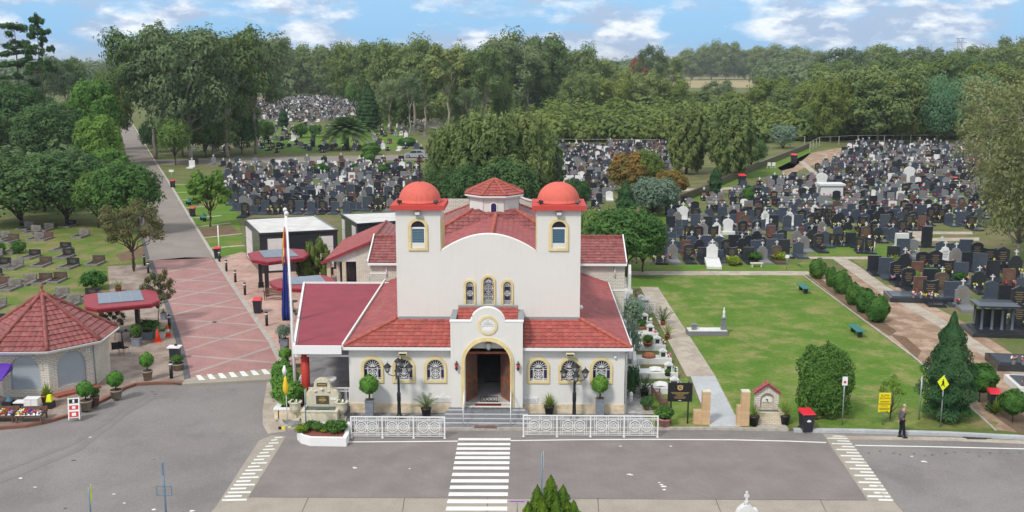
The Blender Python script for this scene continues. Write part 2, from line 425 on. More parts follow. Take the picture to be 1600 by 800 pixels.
def arch(cx, z0, zs, r, n=14):                                       # arched outline: bottom z0, springing zs, radius r
    return [(cx-r, z0), (cx+r, z0)] + [(cx + r*math.cos(math.pi*i/n), zs + r*math.sin(math.pi*i/n)) for i in range(n+1)]
def ring(cx, cz, r, n=24): return [(cx + r*math.cos(2*math.pi*i/n), cz + r*math.sin(2*math.pi*i/n)) for i in range(n)]

def tile_shade(mname, k):
    nm = mname + ('', '_faded', '_sooty', '_mossy')[k]
    if nm not in MATS:
        m = M(mname).copy(); m.name = nm; r = [n for n in m.node_tree.nodes if n.type == 'VALTORGB'][0]; f = ((1, 1, 1), (1.10, 1.22, 1.22), (.84, .86, .90), (.92, 1.15, 1.0))[k]
        for e in r.color_ramp.elements: c = e.color; e.color = (min(1, c[0]*f[0]), min(1, c[1]*f[1]), min(1, c[2]*f[2]), 1)
        MATS[nm] = m
    return nm
def tiles(mb, poly, mname, pitch=.34, col=.30, amp=.028, step=.035, res=4):
    """a clay tile field on a planar polygon; poly[0]->poly[1] is the eave"""
    P = [Vector(p) for p in poly]
    u = (P[1]-P[0]).normalized(); nrm = Vector((0, 0, 0))
    for i in range(1, len(P)-1): nrm += (P[i]-P[0]).cross(P[i+1]-P[0])
    nrm.normalize()
    if nrm.z < 0: nrm = -nrm
    v = nrm.cross(u).normalized()
    if v.z < 0: v = -v
    q = [((p-P[0]).dot(u), (p-P[0]).dot(v)) for p in P]
    u0, u1 = min(a for a, b in q), max(a for a, b in q); v1 = max(b for a, b in q)
    nc = int((u1-u0)/col*res)+2; us = [u0 + i*col/res for i in range(nc)]
    vs = []; 
    for k in range(int(v1/pitch)+1):
        vs.append((k*pitch, step)); vs.append(((k+1)*pitch-.004, 0.0))
    bm = bmesh.new(); grid = []
    for b, h in vs:
        row = []
        for i, a in enumerate(us):
            hh = h + amp*abs(math.sin(math.pi*(i % res)/res))**.8
            row.append(bm.verts.new(P[0] + u*a + v*b + nrm*hh))
        grid.append(row)
    for r in range(len(grid)-1):
        for i in range(nc-1): bm.faces.new((grid[r][i], grid[r][i+1], grid[r+1][i+1], grid[r+1][i]))
    for f in bm.faces:
        c_ = f.calc_center_median()-P[0]; f.material_index = (0, 0, 0, 1, 2, 1, 0, 2, 0, 0, 3)[(int(c_.dot(u)/col)*7 + int(c_.dot(v)/pitch)*13 + (int(c_.dot(u)/col)*int(c_.dot(v)/pitch)) % 5) % 11]
    cen = sum(P, Vector())/len(P)
    for i in range(len(P)):
        a, b = P[i], P[(i+1) % len(P)]
        pn = (b-a).cross(nrm).normalized()
        if pn.dot(cen-a) > 0: pn = -pn
        bmesh.ops.bisect_plane(bm, geom=bm.verts[:]+bm.edges[:]+bm.faces[:], plane_co=a, plane_no=pn, clear_outer=True, dist=1e-5)
    bm.verts.ensure_lookup_table()
    idx = {vt: i for i, vt in enumerate(bm.verts)}; sh = [[], [], [], []]
    up = bm.faces[0].normal if False else None
    fs = []
    for f in bm.faces:
        f.normal_update(); ii = [idx[x] for x in f.verts]
        sh[f.material_index].append(tuple(ii) if f.normal.dot(nrm) > -.2 else tuple(reversed(ii)))
    co = [x.co.copy() for x in bm.verts]; bm.free(); b0 = len(mb.v); mb.m(mname); mb.add(co, sh[0])
    for k_ in (1, 2, 3):
        mb.m(tile_shade(mname, k_))
        for f in sh[k_]: mb.f.append(tuple(b0+i for i in f)); mb.mi.append(mb.cur); mb.sm.append(False)
    mb.m(mname)
    # the boarding below the tiles
    mb.add([p - nrm*.012 for p in P] + [p - nrm*.05 for p in P], [tuple(range(len(P))), tuple(range(2*len(P)-1, len(P)-1, -1))] + [(i, (i+1) % len(P), len(P)+(i+1) % len(P), len(P)+i) for i in range(len(P))])
def caps(mb, a, b, mname, r=.11, seg=.36):
    a, b = Vector(a), Vector(b); L = (b-a).length; n = max(2, int(L/seg)); pts = []; rs = []
    for k in range(n):
        pts += [a.lerp(b, k/n), a.lerp(b, (k+.93)/n)]; rs += [r*1.12, r*.92]
    mb.m(mname).tube(pts, rs, 8)
def text(name, s, size, mname, parent=None, loc=(0, 0, 0), rot=(R(90), 0, 0), ext=.004):
    cu = bpy.data.curves.new(name, 'FONT'); cu.body = s; cu.size = size; cu.align_x = 'CENTER'; cu.align_y = 'CENTER'; cu.extrude = ext; cu.resolution_u = 3
    t = bpy.data.objects.new(name+'_tmp', cu); C.objects.link(t)
    me = bpy.data.meshes.new_from_object(t.evaluated_get(bpy.context.evaluated_depsgraph_get())); me.name = name
    bpy.data.objects.remove(t); bpy.data.curves.remove(cu)
    me.materials.clear(); me.materials.append(M(mname))
    o = bpy.data.objects.new(name, me); C.objects.link(o); o.location = loc; o.rotation_euler = rot
    if parent: o.parent = parent
    return o
# ------------------------------------------------------------------ the ground
def groundmat(name, cols, scales, rough=.95, bump=.4, bump_s=6.0, pos=(.42, .58)):
    """cols: base, patch colour 1, patch colour 2; scales: their noise scales"""
    m = bpy.data.materials.new(name); m.use_nodes = True; t = m.node_tree; b = t.nodes['Principled BSDF']
    b.inputs['Roughness'].default_value = rough; b.inputs['Specular IOR Level'].default_value = .15
    g = t.nodes.new('ShaderNodeTexCoord'); cur = None
    for i, sc in enumerate(scales):
        n = t.nodes.new('ShaderNodeTexNoise'); n.noise_dimensions = '4D'; n.inputs['W'].default_value = i*3.7+len(name); n.inputs['Scale'].default_value = sc; n.inputs['Detail'].default_value = 8; n.inputs['Roughness'].default_value = .62
        t.links.new(g.outputs['Object'], n.inputs['Vector'])
        mr = t.nodes.new('ShaderNodeMapRange'); mr.interpolation_type = 'SMOOTHSTEP'; mr.inputs[1].default_value = pos[0]; mr.inputs[2].default_value = pos[1]; t.links.new(n.outputs[0], mr.inputs[0])
        mx = t.nodes.new('ShaderNodeMix'); mx.data_type = 'RGBA'; t.links.new(mr.outputs[0], mx.inputs[0])
        if cur is None: mx.inputs[6].default_value = (*cols[0], 1)
        else: t.links.new(cur, mx.inputs[6])
        mx.inputs[7].default_value = (*cols[i+1], 1); cur = mx.outputs[2]
    # fine grain
    n = t.nodes.new('ShaderNodeTexNoise'); n.inputs['Scale'].default_value = bump_s; n.inputs['Detail'].default_value = 6; n.inputs['Roughness'].default_value = .7; t.links.new(g.outputs['Object'], n.inputs[0])
    mr = t.nodes.new('ShaderNodeMapRange'); mr.inputs[1].default_value = .3; mr.inputs[2].default_value = .7; mr.inputs[3].default_value = .78; mr.inputs[4].default_value = 1.20; t.links.new(n.outputs[0], mr.inputs[0])
    hs = t.nodes.new('ShaderNodeHueSaturation'); t.links.new(cur, hs.inputs['Color']); t.links.new(mr.outputs[0], hs.inputs['Value']); t.links.new(hs.outputs[0], b.inputs['Base Color'])
    bp = t.nodes.new('ShaderNodeBump'); bp.inputs['Strength'].default_value = bump; bp.inputs['Distance'].default_value = .05; t.links.new(n.outputs[0], bp.inputs['Height']); t.links.new(bp.outputs[0], b.inputs['Normal'])
    MATS[name] = m; return m
groundmat('g_field', [(.125, .135, .052), (.185, .155, .085), (.105, .145, .038)], [.09, .35], bump_s=3)
groundmat('g_lawn', [(.110, .195, .030), (.158, .215, .046), (.225, .230, .080), (.085, .175, .022)], [.16, .75, .42], bump=.8, bump_s=4, pos=(.44, .62))
groundmat('g_lawn_dry', [(.150, .175, .050), (.230, .195, .090), (.110, .170, .032)], [.30, .45], bump=.8, bump_s=4)
groundmat('g_bright', [(.085, .180, .020), (.125, .195, .032), (.17, .19, .05)], [.5, .3], bump=.6, bump_s=6, pos=(.46, .66))
groundmat('g_dirt', [(.37, .26, .19), (.43, .32, .24), (.27, .185, .13)], [.35, .8], bump_s=7)
groundmat('g_mulch', [(.13, .085, .055), (.20, .11, .07), (.16, .12, .08)], [1.0, 1.8], bump_s=9)
groundmat('g_tan', [(.34, .27, .14), (.27, .24, .11), (.36, .30, .18)], [.03, .08], bump_s=2)
groundmat('g_asphalt', [(.212, .196, .192), (.232, .212, .206), (.185, .173, .170), (.250, .232, .224)], [.07, .5, .18], rough=.9, bump=.25, bump_s=14, pos=(.36, .64))
groundmat('g_asphalt_far', [(.255, .225, .205), (.285, .25, .225), (.225, .20, .185)], [.10, .4], rough=.9, bump=.2, bump_s=12, pos=(.35, .7))
groundmat('g_gravel', [(.42, .41, .40), (.50, .49, .47), (.34, .33, .33)], [1.5, 3], bump=.8, bump_s=18)
groundmat('g_concrete', [(.35, .315, .265), (.39, .345, .295), (.31, .28, .235)], [.25, 1.1], rough=.9, bump=.15, bump_s=18, pos=(.35, .7))
groundmat('g_concrete_new', [(.44, .46, .48), (.48, .50, .52), (.41, .43, .45)], [.3, 1.1], rough=.9, bump=.15, bump_s=18)
groundmat('g_path', [(.43, .375, .31), (.47, .415, .345), (.36, .31, .26)], [.3, 1.2], rough=.9, bump=.2, bump_s=14)
groundmat('g_plaza', [(.330, .265, .225), (.37, .31, .27), (.22, .165, .135)], [.25, .9], rough=.85, bump=.2, bump_s=14, pos=(.38, .66))
groundmat('g_apron', [(.22, .225, .245), (.27, .275, .29), (.17, .175, .19)], [1.2, 3], rough=.8, bump=.2, bump_s=18)
brickmat('paver_pink', (.345, .185, .175), (.39, .215, .20), (.30, .17, .16), bw=.22, bh=.11, ms=.008, horizontal=True, bump=.15, rot=.5)
brickmat('paver_pale', (.40, .32, .29), (.36, .285, .26), (.32, .26, .24), bw=.22, bh=.11, ms=.008, horizontal=True, bump=.15, rot=.5)
brickmat('paver_salmon', (.44, .27, .22), (.50, .36, .31), (.38, .27, .23), bw=.42, bh=.42, ms=.010, horizontal=True, bump=.15, rot=.7, off=0)
brickmat('road_brick', (.212, .188, .182), (.228, .200, .192), (.190, .170, .164), bw=.40, bh=.20, ms=.012, horizontal=True, bump=.2, rot=.78)
brickmat('tile_floor_grey', (.22, .22, .23), (.30, .30, .31), (.2, .2, .2), bw=.6, bh=.6, ms=.01, horizontal=True, bump=.1, off=0)
mat('mark_white', (.74, .74, .72), .7, noise_s=2.0, amt=.05)
mat('mark_worn', (.72, .72, .69), .8, noise_s=1.6, col2=(.34, .32, .29), stops=(.58, .66), detail=7)

def G2(p, z=0.0):
    if len(p) == 3: return (p[0], p[1])                              # ('w' points are already metres): (x, y, 'w')
    g = G(p[0], p[1], z); return (g.x, g.y)
def sheet(name, pts, z, mname, thick=.0, label=None):
    P = [G2(p, z) for p in pts]
    mb = MB().m(mname)
    mb.slab(P, 'z', z-(thick or .003), z)
    o = mb.build(name); o['kind'] = 'structure'; return o

kerb_left = [(-300, 675), (0, 667), (40, 664), (75, 657), (110, 647), (142, 633), (172, 618), (192, 606), (212, 599), (250, 597), (284, 597)]
kerb_church = [(438, 588), (436, 605), (433, 630), (434, 648), (440, 661), (449, 668)]
kerb_right = [(540, 668.5), (700, 668.5), (900, 668), (1100, 667.5), (1232, 669.5), (1350, 671), (1480, 675), (1600, 681), (1800, 691), (2100, 708)]
edge = [(-400, 50, 'w')] + kerb_left + kerb_church + kerb_right + [(400, 36, 'w'), (9000, 36, 'w'), (9000, 12000, 'w'), (-9000, 12000, 'w'), (-9000, 50, 'w')]
sheet('ground', edge, 0.0, 'g_field', .16)
sheet('lower_ground', [(-9000, -300, 'w'), (9000, -300, 'w'), (9000, 62, 'w'), (-9000, 62, 'w')], -.150, 'g_field', .02)
sheet('road', [(-120, 8, 'w'), (120, 8, 'w'), (120, 60, 'w'), (-120, 60, 'w')], -.124, 'g_asphalt', .02)
ZR = -.12
sheet('paved_road', [(442, 684), (560, 687), (700, 684), (900, 683), (1100, 683), (1286, 684), (1357, 781), (387, 777)], ZR, 'road_brick')
# far asphalt drive and its pink paved end
Ll = [(233, 407), (231, 400), (222, 365), (213, 325), (205, 280), (197, 240), (187, 200), (180, 175), (174, 155)]
Rr = [(183, 155), (194, 175), (209, 200), (241, 253), (265, 290), (295, 340), (334, 403)]
sheet('drive', Ll + Rr, .010, 'g_asphalt_far')
sheet('cross_road', [(244, 258), (238, 250), (320, 248), (400, 246), (540, 243.5), (720, 241), (720, 247.5), (540, 252), (400, 255), (320, 257)], .006, 'g_asphalt_far')
sheet('bush_track', [(640, 180), (668, 186), (700, 193), (742, 206), (742, 213), (690, 203), (655, 195), (636, 189)], .006, 'g_path')
pinkL = [(235, 407), (247, 440), (262, 478), (274, 515), (284, 550), (291, 580), (293, 592)]
pinkR = [(437, 577), (432, 560), (420, 534), (403, 509), (385, 482), (362, 448), (348, 424), (331, 403)]
sheet('paved_drive', pinkL + pinkR + [(290, 402)], .010, 'paver_pink')
sheet('speed_hump_ramp', [(284, 600), (293, 590), (437, 575), (440, 592), (436, 592)], .018, 'g_concrete', .16)
for a, b in (((237, 415), (347, 423)), ((247, 435), (359, 441)), ((257, 453), (370, 460)), ((268, 474), (385, 482)), ((277, 499), (401, 508)), ((283, 525), (419, 533)), ((289, 555), (432, 567)),
             ((255, 427), (334, 407)), ((254, 447), (349, 424)), ((263, 469), (358, 445)), ((270, 492), (372, 466)), ((280, 520), (389, 487)), ((289, 548), (413, 508)), ((294, 585), (430, 540))):
    A, B = G(*a, .014), G(*b, .014); d = (B-A).normalized(); n = Vector((-d.y, d.x, 0))*.16
    o = MB().m('paver_pale').slab([(A-n).to_2d(), (B-n).to_2d(), (B+n).to_2d(), (A+n).to_2d()], 'z', .012, .0145 + .0007*(a[1] % 7)).build('paving_band'); o['kind'] = 'structure'

def strip(name, pts, w, z0, z1, mname, zsurvey=0.0):
    """a kerb or line of even width along surveyed points"""
    P = [Vector(G2(p, zsurvey)) for p in pts]; Lf = []; Rt = []
    for i, p in enumerate(P):
        d = (P[min(i+1, len(P)-1)] - P[max(i-1, 0)]).normalized(); n = Vector((-d.y, d.x))*w/2; Lf.append(p+n); Rt.append(p-n)
    mb = MB().m(mname); vs = []; fs = []
    for i in range(len(P)):
        vs += [(Lf[i].x, Lf[i].y, z0), (Rt[i].x, Rt[i].y, z0), (Rt[i].x, Rt[i].y, z1), (Lf[i].x, Lf[i].y, z1)]
    for i in range(len(P)-1):
        a, b = 4*i, 4*i+4
        fs += [(a+3, b+3, b+2, a+2), (a, a+3+0, b+3, b)][:1] + [(a, b, b+3, a+3), (a+1, a+2, b+2, b+1), (a, a+1, b+1, b)]
    fs += [(0, 3, 2, 1), (len(vs)-4, len(vs)-3, len(vs)-2, len(vs)-1)]
    mb.add(vs, fs); o = mb.build(name); o['kind'] = 'structure'
    bm = bmesh.new(); bm.from_mesh(o.data); bmesh.ops.recalc_face_normals(bm, faces=bm.faces[:]); bm.to_mesh(o.data); bm.free()
    return o
mat('kerb_dark', (.10, .10, .11), .8, noise_s=3, amt=.2)
strip('kerb', pinkL, .35, 0, .035, 'kerb_dark'); strip('kerb', [(441, 585), (441, 572), (436, 560), (424, 535), (407, 510), (389, 483), (365, 448), (336, 403)], .35, 0, .03, 'concrete_kerb')
strip('kerb', [(336, 403), (297, 340), (267, 290), (243, 253), (211, 200), (195, 175)], .3, 0, .05, 'concrete_kerb')
strip('kerb', [(231, 405), (221, 365), (212, 325), (204, 280), (196, 240)], .3, 0, .05, 'kerb_dark')
strip('kerb', kerb_left, .22, -.13, .03, 'red_brick')
strip('kerb', kerb_church, .2, -.13, .02, 'concrete_kerb')
strip('gutter_pan', [(431, 592), (428, 610), (424, 640), (425, 662), (433, 676)], .9, -.14, -.106, 'g_path', ZR)
strip('kerb', [(449, 668.5)] + kerb_right[:5], .16, -.13, .006, 'concrete_kerb')
strip('kerb', [(1240, 670.5), (1350, 672), (1480, 676), (1600, 682), (1800, 692), (2100, 709)], .3, -.13, .02, 'g_concrete_new')
strip('gutter_pan', [(1300, 684), (1400, 684.5), (1480, 686), (1600, 691), (1800, 700)], .45, -.14, -.113, 'g_path', ZR)
# lower footpath, with joints
sheet('footpath', [(393, 777), (1395, 782), (1411, 800), (1460, 860), (1460, 980), (220, 980), (280, 870), (330, 800), (345, 783)], ZR+.003, 'g_concrete')
for a, b in (((482, 777), (472, 800)), ((632, 778), (629, 800)), ((762, 778), (761, 800)), ((934, 778), (935.5, 800)), ((1118, 779), (1126, 800)), ((1281, 780), (1291, 800)), ((393, 777), (1395, 782))):
    o = strip('path_joint', [a, b], .03, ZR+.0045, ZR+.0055, 'granite_brown', ZR)
# humps
sheet('speed_hump', [(405, 688), (425, 680), (447, 682), (388, 777), (337, 792)], ZR+.006, 'g_concrete')
sheet('speed_hump', [(1285, 677), (1322, 680), (1398, 783), (1356, 782)], ZR+.006, 'g_concrete')
def quad(mb, a, b, c, d, z): mb.slab([G2(p, z) for p in (a, b, c, d)], 'z', z-.002, z)
hm = MB().m('mark_worn')
for i in range(19):
    t = i/18; y = 683 + 97*t**1.1; xl = 425 - 82*t; xr = 443 - 56*t; hgt = 1.5+1.3*t; s = xl + (xr-xl)*(.0 if i % 2 else .30)
    quad(hm, (xl+3+(0 if i % 2 else 1), y+hgt), (xr-2-(0 if i % 2 == 0 else (xr-xl)*.25), y+hgt-.8), (xr-1-(0 if i % 2 == 0 else (xr-xl)*.25), y-.8), (xl+4, y), ZR+.010)
o = hm.build('hump_marking'); o['kind'] = 'structure'
hm = MB().m('mark_worn')
for i in range(21):
    t = i/20; y = 681 + 99*t**1.12; xl = 1287 + 69*t; xr = 1322 + 75*t; hgt = 1.3+1.5*t; wd = xr-xl
    a = xl + wd*(.08 if i % 2 else .42)
    quad(hm, (a, y+hgt-.6), (xr-1.5, y+hgt), (xr-2.5, y), (a-1, y-.6), ZR+.010)
o = hm.build('hump_marking'); o['kind'] = 'structure'
hm = MB().m('mark_worn')
for i in range(8):
    x = 306 + i*17; y = 592.5 - i*1.55
    quad(hm, (x, y-6), (x+7, y-6.7), (x+15, y+1), (x+5, y+1.6), .026)
o = hm.build('hump_marking'); o['kind'] = 'structure'
zb = MB().m('mark_white')
ys = [686.2, 693.8, 700.8, 708, 715, 722.8, 731.2, 741.2, 751.2, 761.2, 772, 783.2, 794.5]
for i, y in enumerate(ys):
    t = (y-684)/(795-684); xl = 716.5-19.5*t; xr = 798-5.5*t; h = 1.75+1.35*t
    quad(zb, (xl-.3*h, y+h), (xr, y+h+.1), (xr, y-h+.1), (xl+.3*h, y-h), ZR+.009)
o = zb.build('crossing_stripes'); o['kind'] = 'structure'
for pts in ([(543, 690.6), (630, 690.2), (715, 689.4)], [(798, 688.6), (900, 687.2), (1000, 686.6), (1140, 687.2), (1230, 689.3), (1291, 691.6)], [(1336, 696), (1450, 698), (1600, 701.5), (1800, 708)]):
    strip('edge_line', pts, .12, ZR+.004, ZR+.007, 'mark_white', ZR)
# paint specks and oil stains on the road
mat('tar', (.09, .085, .09), .8)
rs = random.Random(3)
def blotch(name, spots, mname):
    mb = MB().m(mname)
    for px, py, r in spots:
        g = G(px, py, ZR+.008)
        mb.slab([(g.x + r*(.6+.7*rs.random())*math.cos(a*.785)*1.4, g.y + r*(.6+.7*rs.random())*math.sin(a*.785)) for a in range(8)], 'z', ZR+.0065, ZR+.008)
    o = mb.build(name); o['kind'] = 'structure'
blotch('paint_specks', [(555, 731, .08), (553, 730, .05), (983, 741, .08), (987, 742, .05), (1030, 754, .05), (1033, 757, .06), (1037, 760, .08), (1038, 765, .07), (1443, 721, .10), (1447, 722, .05), (141, 683, .06), (640, 732, .04), (969, 697, .05), (1048, 697, .05), (1425, 713, .05), (55, 761, .06), (32, 747, .07), (240, 796, .07), (178, 772, .05), (300, 798, .09), (194, 786, .05)], 'mark_white')
blotch('tar_specks', [(1354 + i*17 + rs.random()*9, 704 + rs.random()*9, .035+.03*rs.random()) for i in range(15)] + [(238, 612, .07), (243, 616, .09), (241, 619, .05), (365, 609, .05), (325, 608, .05), (115, 719, .09), (240, 718, .05), (102, 794, .05)], 'tar')
# church surrounds
sheet('apron', [(447, 667), (430, 612), (545, 612), (700, 620), (976, 618), (979, 645), (1005, 646), (1020, 664), (1232, 668), (900, 666.8), (700, 667)][:8] + [(1022, 666.5)], .004, 'g_apron')
sheet('gravel_bed', [(977, 585), (975, 645), (1022, 647), (1000, 600), (990, 570), (985, 500), (978, 430), (970, 430)], .012, 'g_gravel')
sheet('side_path', [(1000, 448), (1027.5, 449), (1117, 588), (1073, 588), (1035, 515)], .010, 'g_path')
sheet('gate_path', [(1079, 588), (1117, 588), (1157, 666.5), (1109, 666.5)], .011, 'g_concrete_new')
sheet('lawn', [(978, 431), (1254, 430), (1340, 495), (1428, 560), (1500, 620), (1552, 671), (1380, 669.5), (1232, 668), (1157, 666), (1028, 449), (978, 449)], .006, 'g_lawn')
sheet('lawn', [(1022, 650), (1000, 600), (1073, 590), (1109, 666), (1030, 666)], .006, 'g_lawn')
sheet('back_path', [(985, 423.5), (1262, 423.5), (1268, 429), (1254, 430), (978, 430)], .010, 'g_path')
sheet('grass_strip', [(985, 416), (1100, 413), (1248, 413), (1262, 423), (985, 423)], .006, 'g_bright')
sheet('dirt_verge', [(1258, 428), (1298, 425), (1327, 424), (1375, 457), (1450, 500), (1600, 597), (1850, 762), (1700, 690), (1560, 672), (1430, 559), (1345, 495)], .008, 'g_dirt')
sheet('mulch_bed', [(1263, 429), (1275, 430), (1345, 480), (1402, 517), (1390, 525), (1340, 492)], .011, 'g_mulch')
sheet('mulch_bed', [(1490, 585), (1520, 600), (1600, 650), (1640, 690), (1592, 677), (1540, 640)], .011, 'g_mulch')
sheet('mulch_bed', [(1392, 523), (1415, 526), (1440, 548), (1433, 560)], .011, 'g_mulch')
sheet('leaf_litter', [(1430, 662), (1470, 640), (1560, 660), (1552, 671), (1440, 669)], .011, 'g_lawn_dry')
sheet('cemetery_path', [(1298, 402), (1325, 422), (1375, 457), (1450, 500), (1600, 597), (1850, 760), (1900, 760), (1600, 580), (1480, 503), (1385, 447), (1345, 418), (1318, 401)], .014, 'g_path')
sheet('dirt_verge', [(1385, 446), (1398, 446), (1500, 500), (1640, 590), (1850, 730), (1600, 582), (1480, 504)], .007, 'g_dirt')
sheet('cross_path', [(1262, 401), (1262, 404.5), (1366, 405), (1372, 401)], .012, 'g_path')
sheet('cross_path', [(1262, 404), (1300, 425), (1268, 425), (1245, 413)], .006, 'g_lawn_dry')
sheet('cross_path', [(1330, 405), (1400, 405), (1500, 400), (1500, 460), (1410, 450), (1350, 418)], .005, 'g_lawn_dry')
sheet('grass_strip', [(1262, 386), (1300, 384), (1340, 383), (1420, 383), (1425, 400), (1262, 400)], .006, 'g_bright')
sheet('upper_path', [(1395, 361), (1520, 362), (1520, 366), (1440, 366), (1440, 372), (1530, 371), (1530, 376), (1430, 377), (1420, 370)], .010, 'g_path')
strip('lawn_edging', [(1255, 430), (1345, 497), (1430, 560), (1500, 622), (1556, 673)], .12, 0, .05, 'concrete_kerb')
strip('lawn_edging', [(978, 449), (1027.5, 449), (1117, 588), (1157, 666)], .06, 0, .014, 'concrete_kerb')
# upper right of the cemetery
sheet('dirt_patch', [(1215, 262), (1262, 240), (1310, 231), (1370, 229), (1330, 248), (1262, 260), (1230, 275)], .006, 'g_dirt')
sheet('cross_path', [(1248, 252), (1256, 252), (1284, 275), (1272, 275)], .010, 'g_path')
sheet('grass_strip', [(1010, 345), (1030, 330), (1100, 300), (1180, 265), (1262, 232), (1275, 233), (1240, 262), (1150, 285), (1100, 310), (1040, 350)], .006, 'g_bright')
sheet('cross_path', [(1060, 295), (1130, 293), (1180, 290), (1180, 293), (1130, 296.5), (1062, 299)], .010, 'g_path')
# left of the drive
sheet('salmon_plaza', [(337, 404), (377, 394), (420, 400), (520, 415), (620, 430), (620, 560), (462, 568), (443, 572), (424, 534), (407, 509), (389, 482), (366, 448)], .006, 'paver_salmon')
sheet('verge', [(266, 288), (350, 286), (370, 330), (382, 400), (338, 402), (297, 340)], .005, 'g_bright')
sheet('dirt_patch', [(307, 358), (360, 352), (378, 366), (320, 372)], .008, 'g_mulch')
for a, b, c_, d in (((264, 289), (302, 288), .5, 0), ((271, 301), (306, 300), .6, 0), ((277, 313), (315, 311), .6, 0), ((286, 325), (325, 322.5), .6, 0), ((297, 341), (346, 337), .6, 0), ((304, 355), (360, 348.5), .6, 0), ((316, 372), (378, 365), .6, 0), ((327, 388), (382, 383.5), .7, 0)):
    strip('verge_slab', [a, b], c_*.8, 0, .014, 'g_path')
sheet('kiosk_plaza', [(232, 413), (245, 442), (261, 480), (273, 517), (283, 552), (290, 580), (292, 594), (284, 599)] + kerb_left[::-1][1:-1] + [(-300, 672), (-300, 545), (60, 545), (150, 500), (172, 458), (168, 416)], .006, 'g_plaza')
sheet('left_lawn', [(-300, 350), (150, 345), (222, 365), (231, 408), (168, 414), (172, 458), (150, 500), (60, 545), (-300, 545)], .004, 'g_lawn_dry')
sheet('dirt_patch', [(180, 398), (224, 386), (229, 402), (190, 409)], .008, 'g_mulch')
mat('terra_step', (.30, .09, .06), .8, noise_s=3, amt=.15)
# far parts
sheet('tan_field', [(1005, 121), (1290, 121), (1290, 130), (1250, 137), (1005, 137)], .02, 'g_tan')
sheet('far_lawn', [(400, 196), (640, 194), (640, 232), (400, 240)], .004, 'g_bright')
sheet('far_lawn', [(380, 152), (520, 150), (520, 160), (380, 160)], .004, 'g_dirt')
# drain in the gutter on the right
o = MB().m('black_metal').slab([G2(p, ZR) for p in ((1499, 680.5), (1562, 682), (1540, 687), (1512, 686.5))], 'z', ZR, ZR+.012).build('storm_drain')
tag(o, 'dark storm drain grate set in the gutter at the kerb on the right', 'drain')

# tyre polish where the cars turn in
mat('tyre_wear', (.192, .178, .174), .85, noise_s=1.2, col2=(.212, .196, .192), stops=(.42, .60), detail=8)
for off in (0, 9.5):
    strip('tyre_track', [(250, 604+off), (190, 640+off), (120, 690+off*1.4), (-20, 745+off*1.6)], .40, ZR+.0042, ZR+.0046, 'tyre_wear', ZR)
# ------------------------------------------------------------------ the church
CH0 = Vector((-1.3016, 50.9328, 0)); CRZ = -math.atan(24/1600)
CM = Matrix.Translation(CH0) @ Matrix.Rotation(CRZ, 4, 'Z')
def W(x, y, z=0.0): return CM @ Vector((x, y, z))                     # church frame -> world
church = thing('church', 'white rendered church with two red domed towers and red tiled roofs', 'church', CH0, CRZ)
def CP(mb, name, label=None, parent=church):
    o = mb.build(name, parent)
    if label: o['label'] = label
    return o
HW = 7.12
WX = [-5.93, -4.30, -2.66, 2.67, 4.29, 5.92]
# front wall with six arched openings, the doorway, side walls
holes = [arch(x, 1.76, 2.45, .44) for x in WX] + [arch(0.06, .5, 2.89, 1.16, 18)]
CP(MB().m('render_white').slab([(-HW, 0), (HW, 0), (HW, 3.5), (-HW, 3.5)], 'y', 0, .28, holes), 'wall')
for b_ in ((-HW, -HW+.25, .281, 15.8, 0, 3.5), (HW-.25, HW, .281, 15.8, 0, 3.5), (-4.85, -4.6, 2.501, 15.8, 3.2, 6.6), (4.63, 4.88, 2.501, 15.8, 3.2, 6.6)): CP(MB().m('render_white').box(*b_), 'wall')
for b_ in ((-HW-.03, -1.86, -.06, -.003, 0, .50), (1.90, HW+.03, -.06, -.003, 0, .50)): CP(MB().m('sandstone').box(*b_), 'stone_plinth', 'pale rough sandstone plinth')
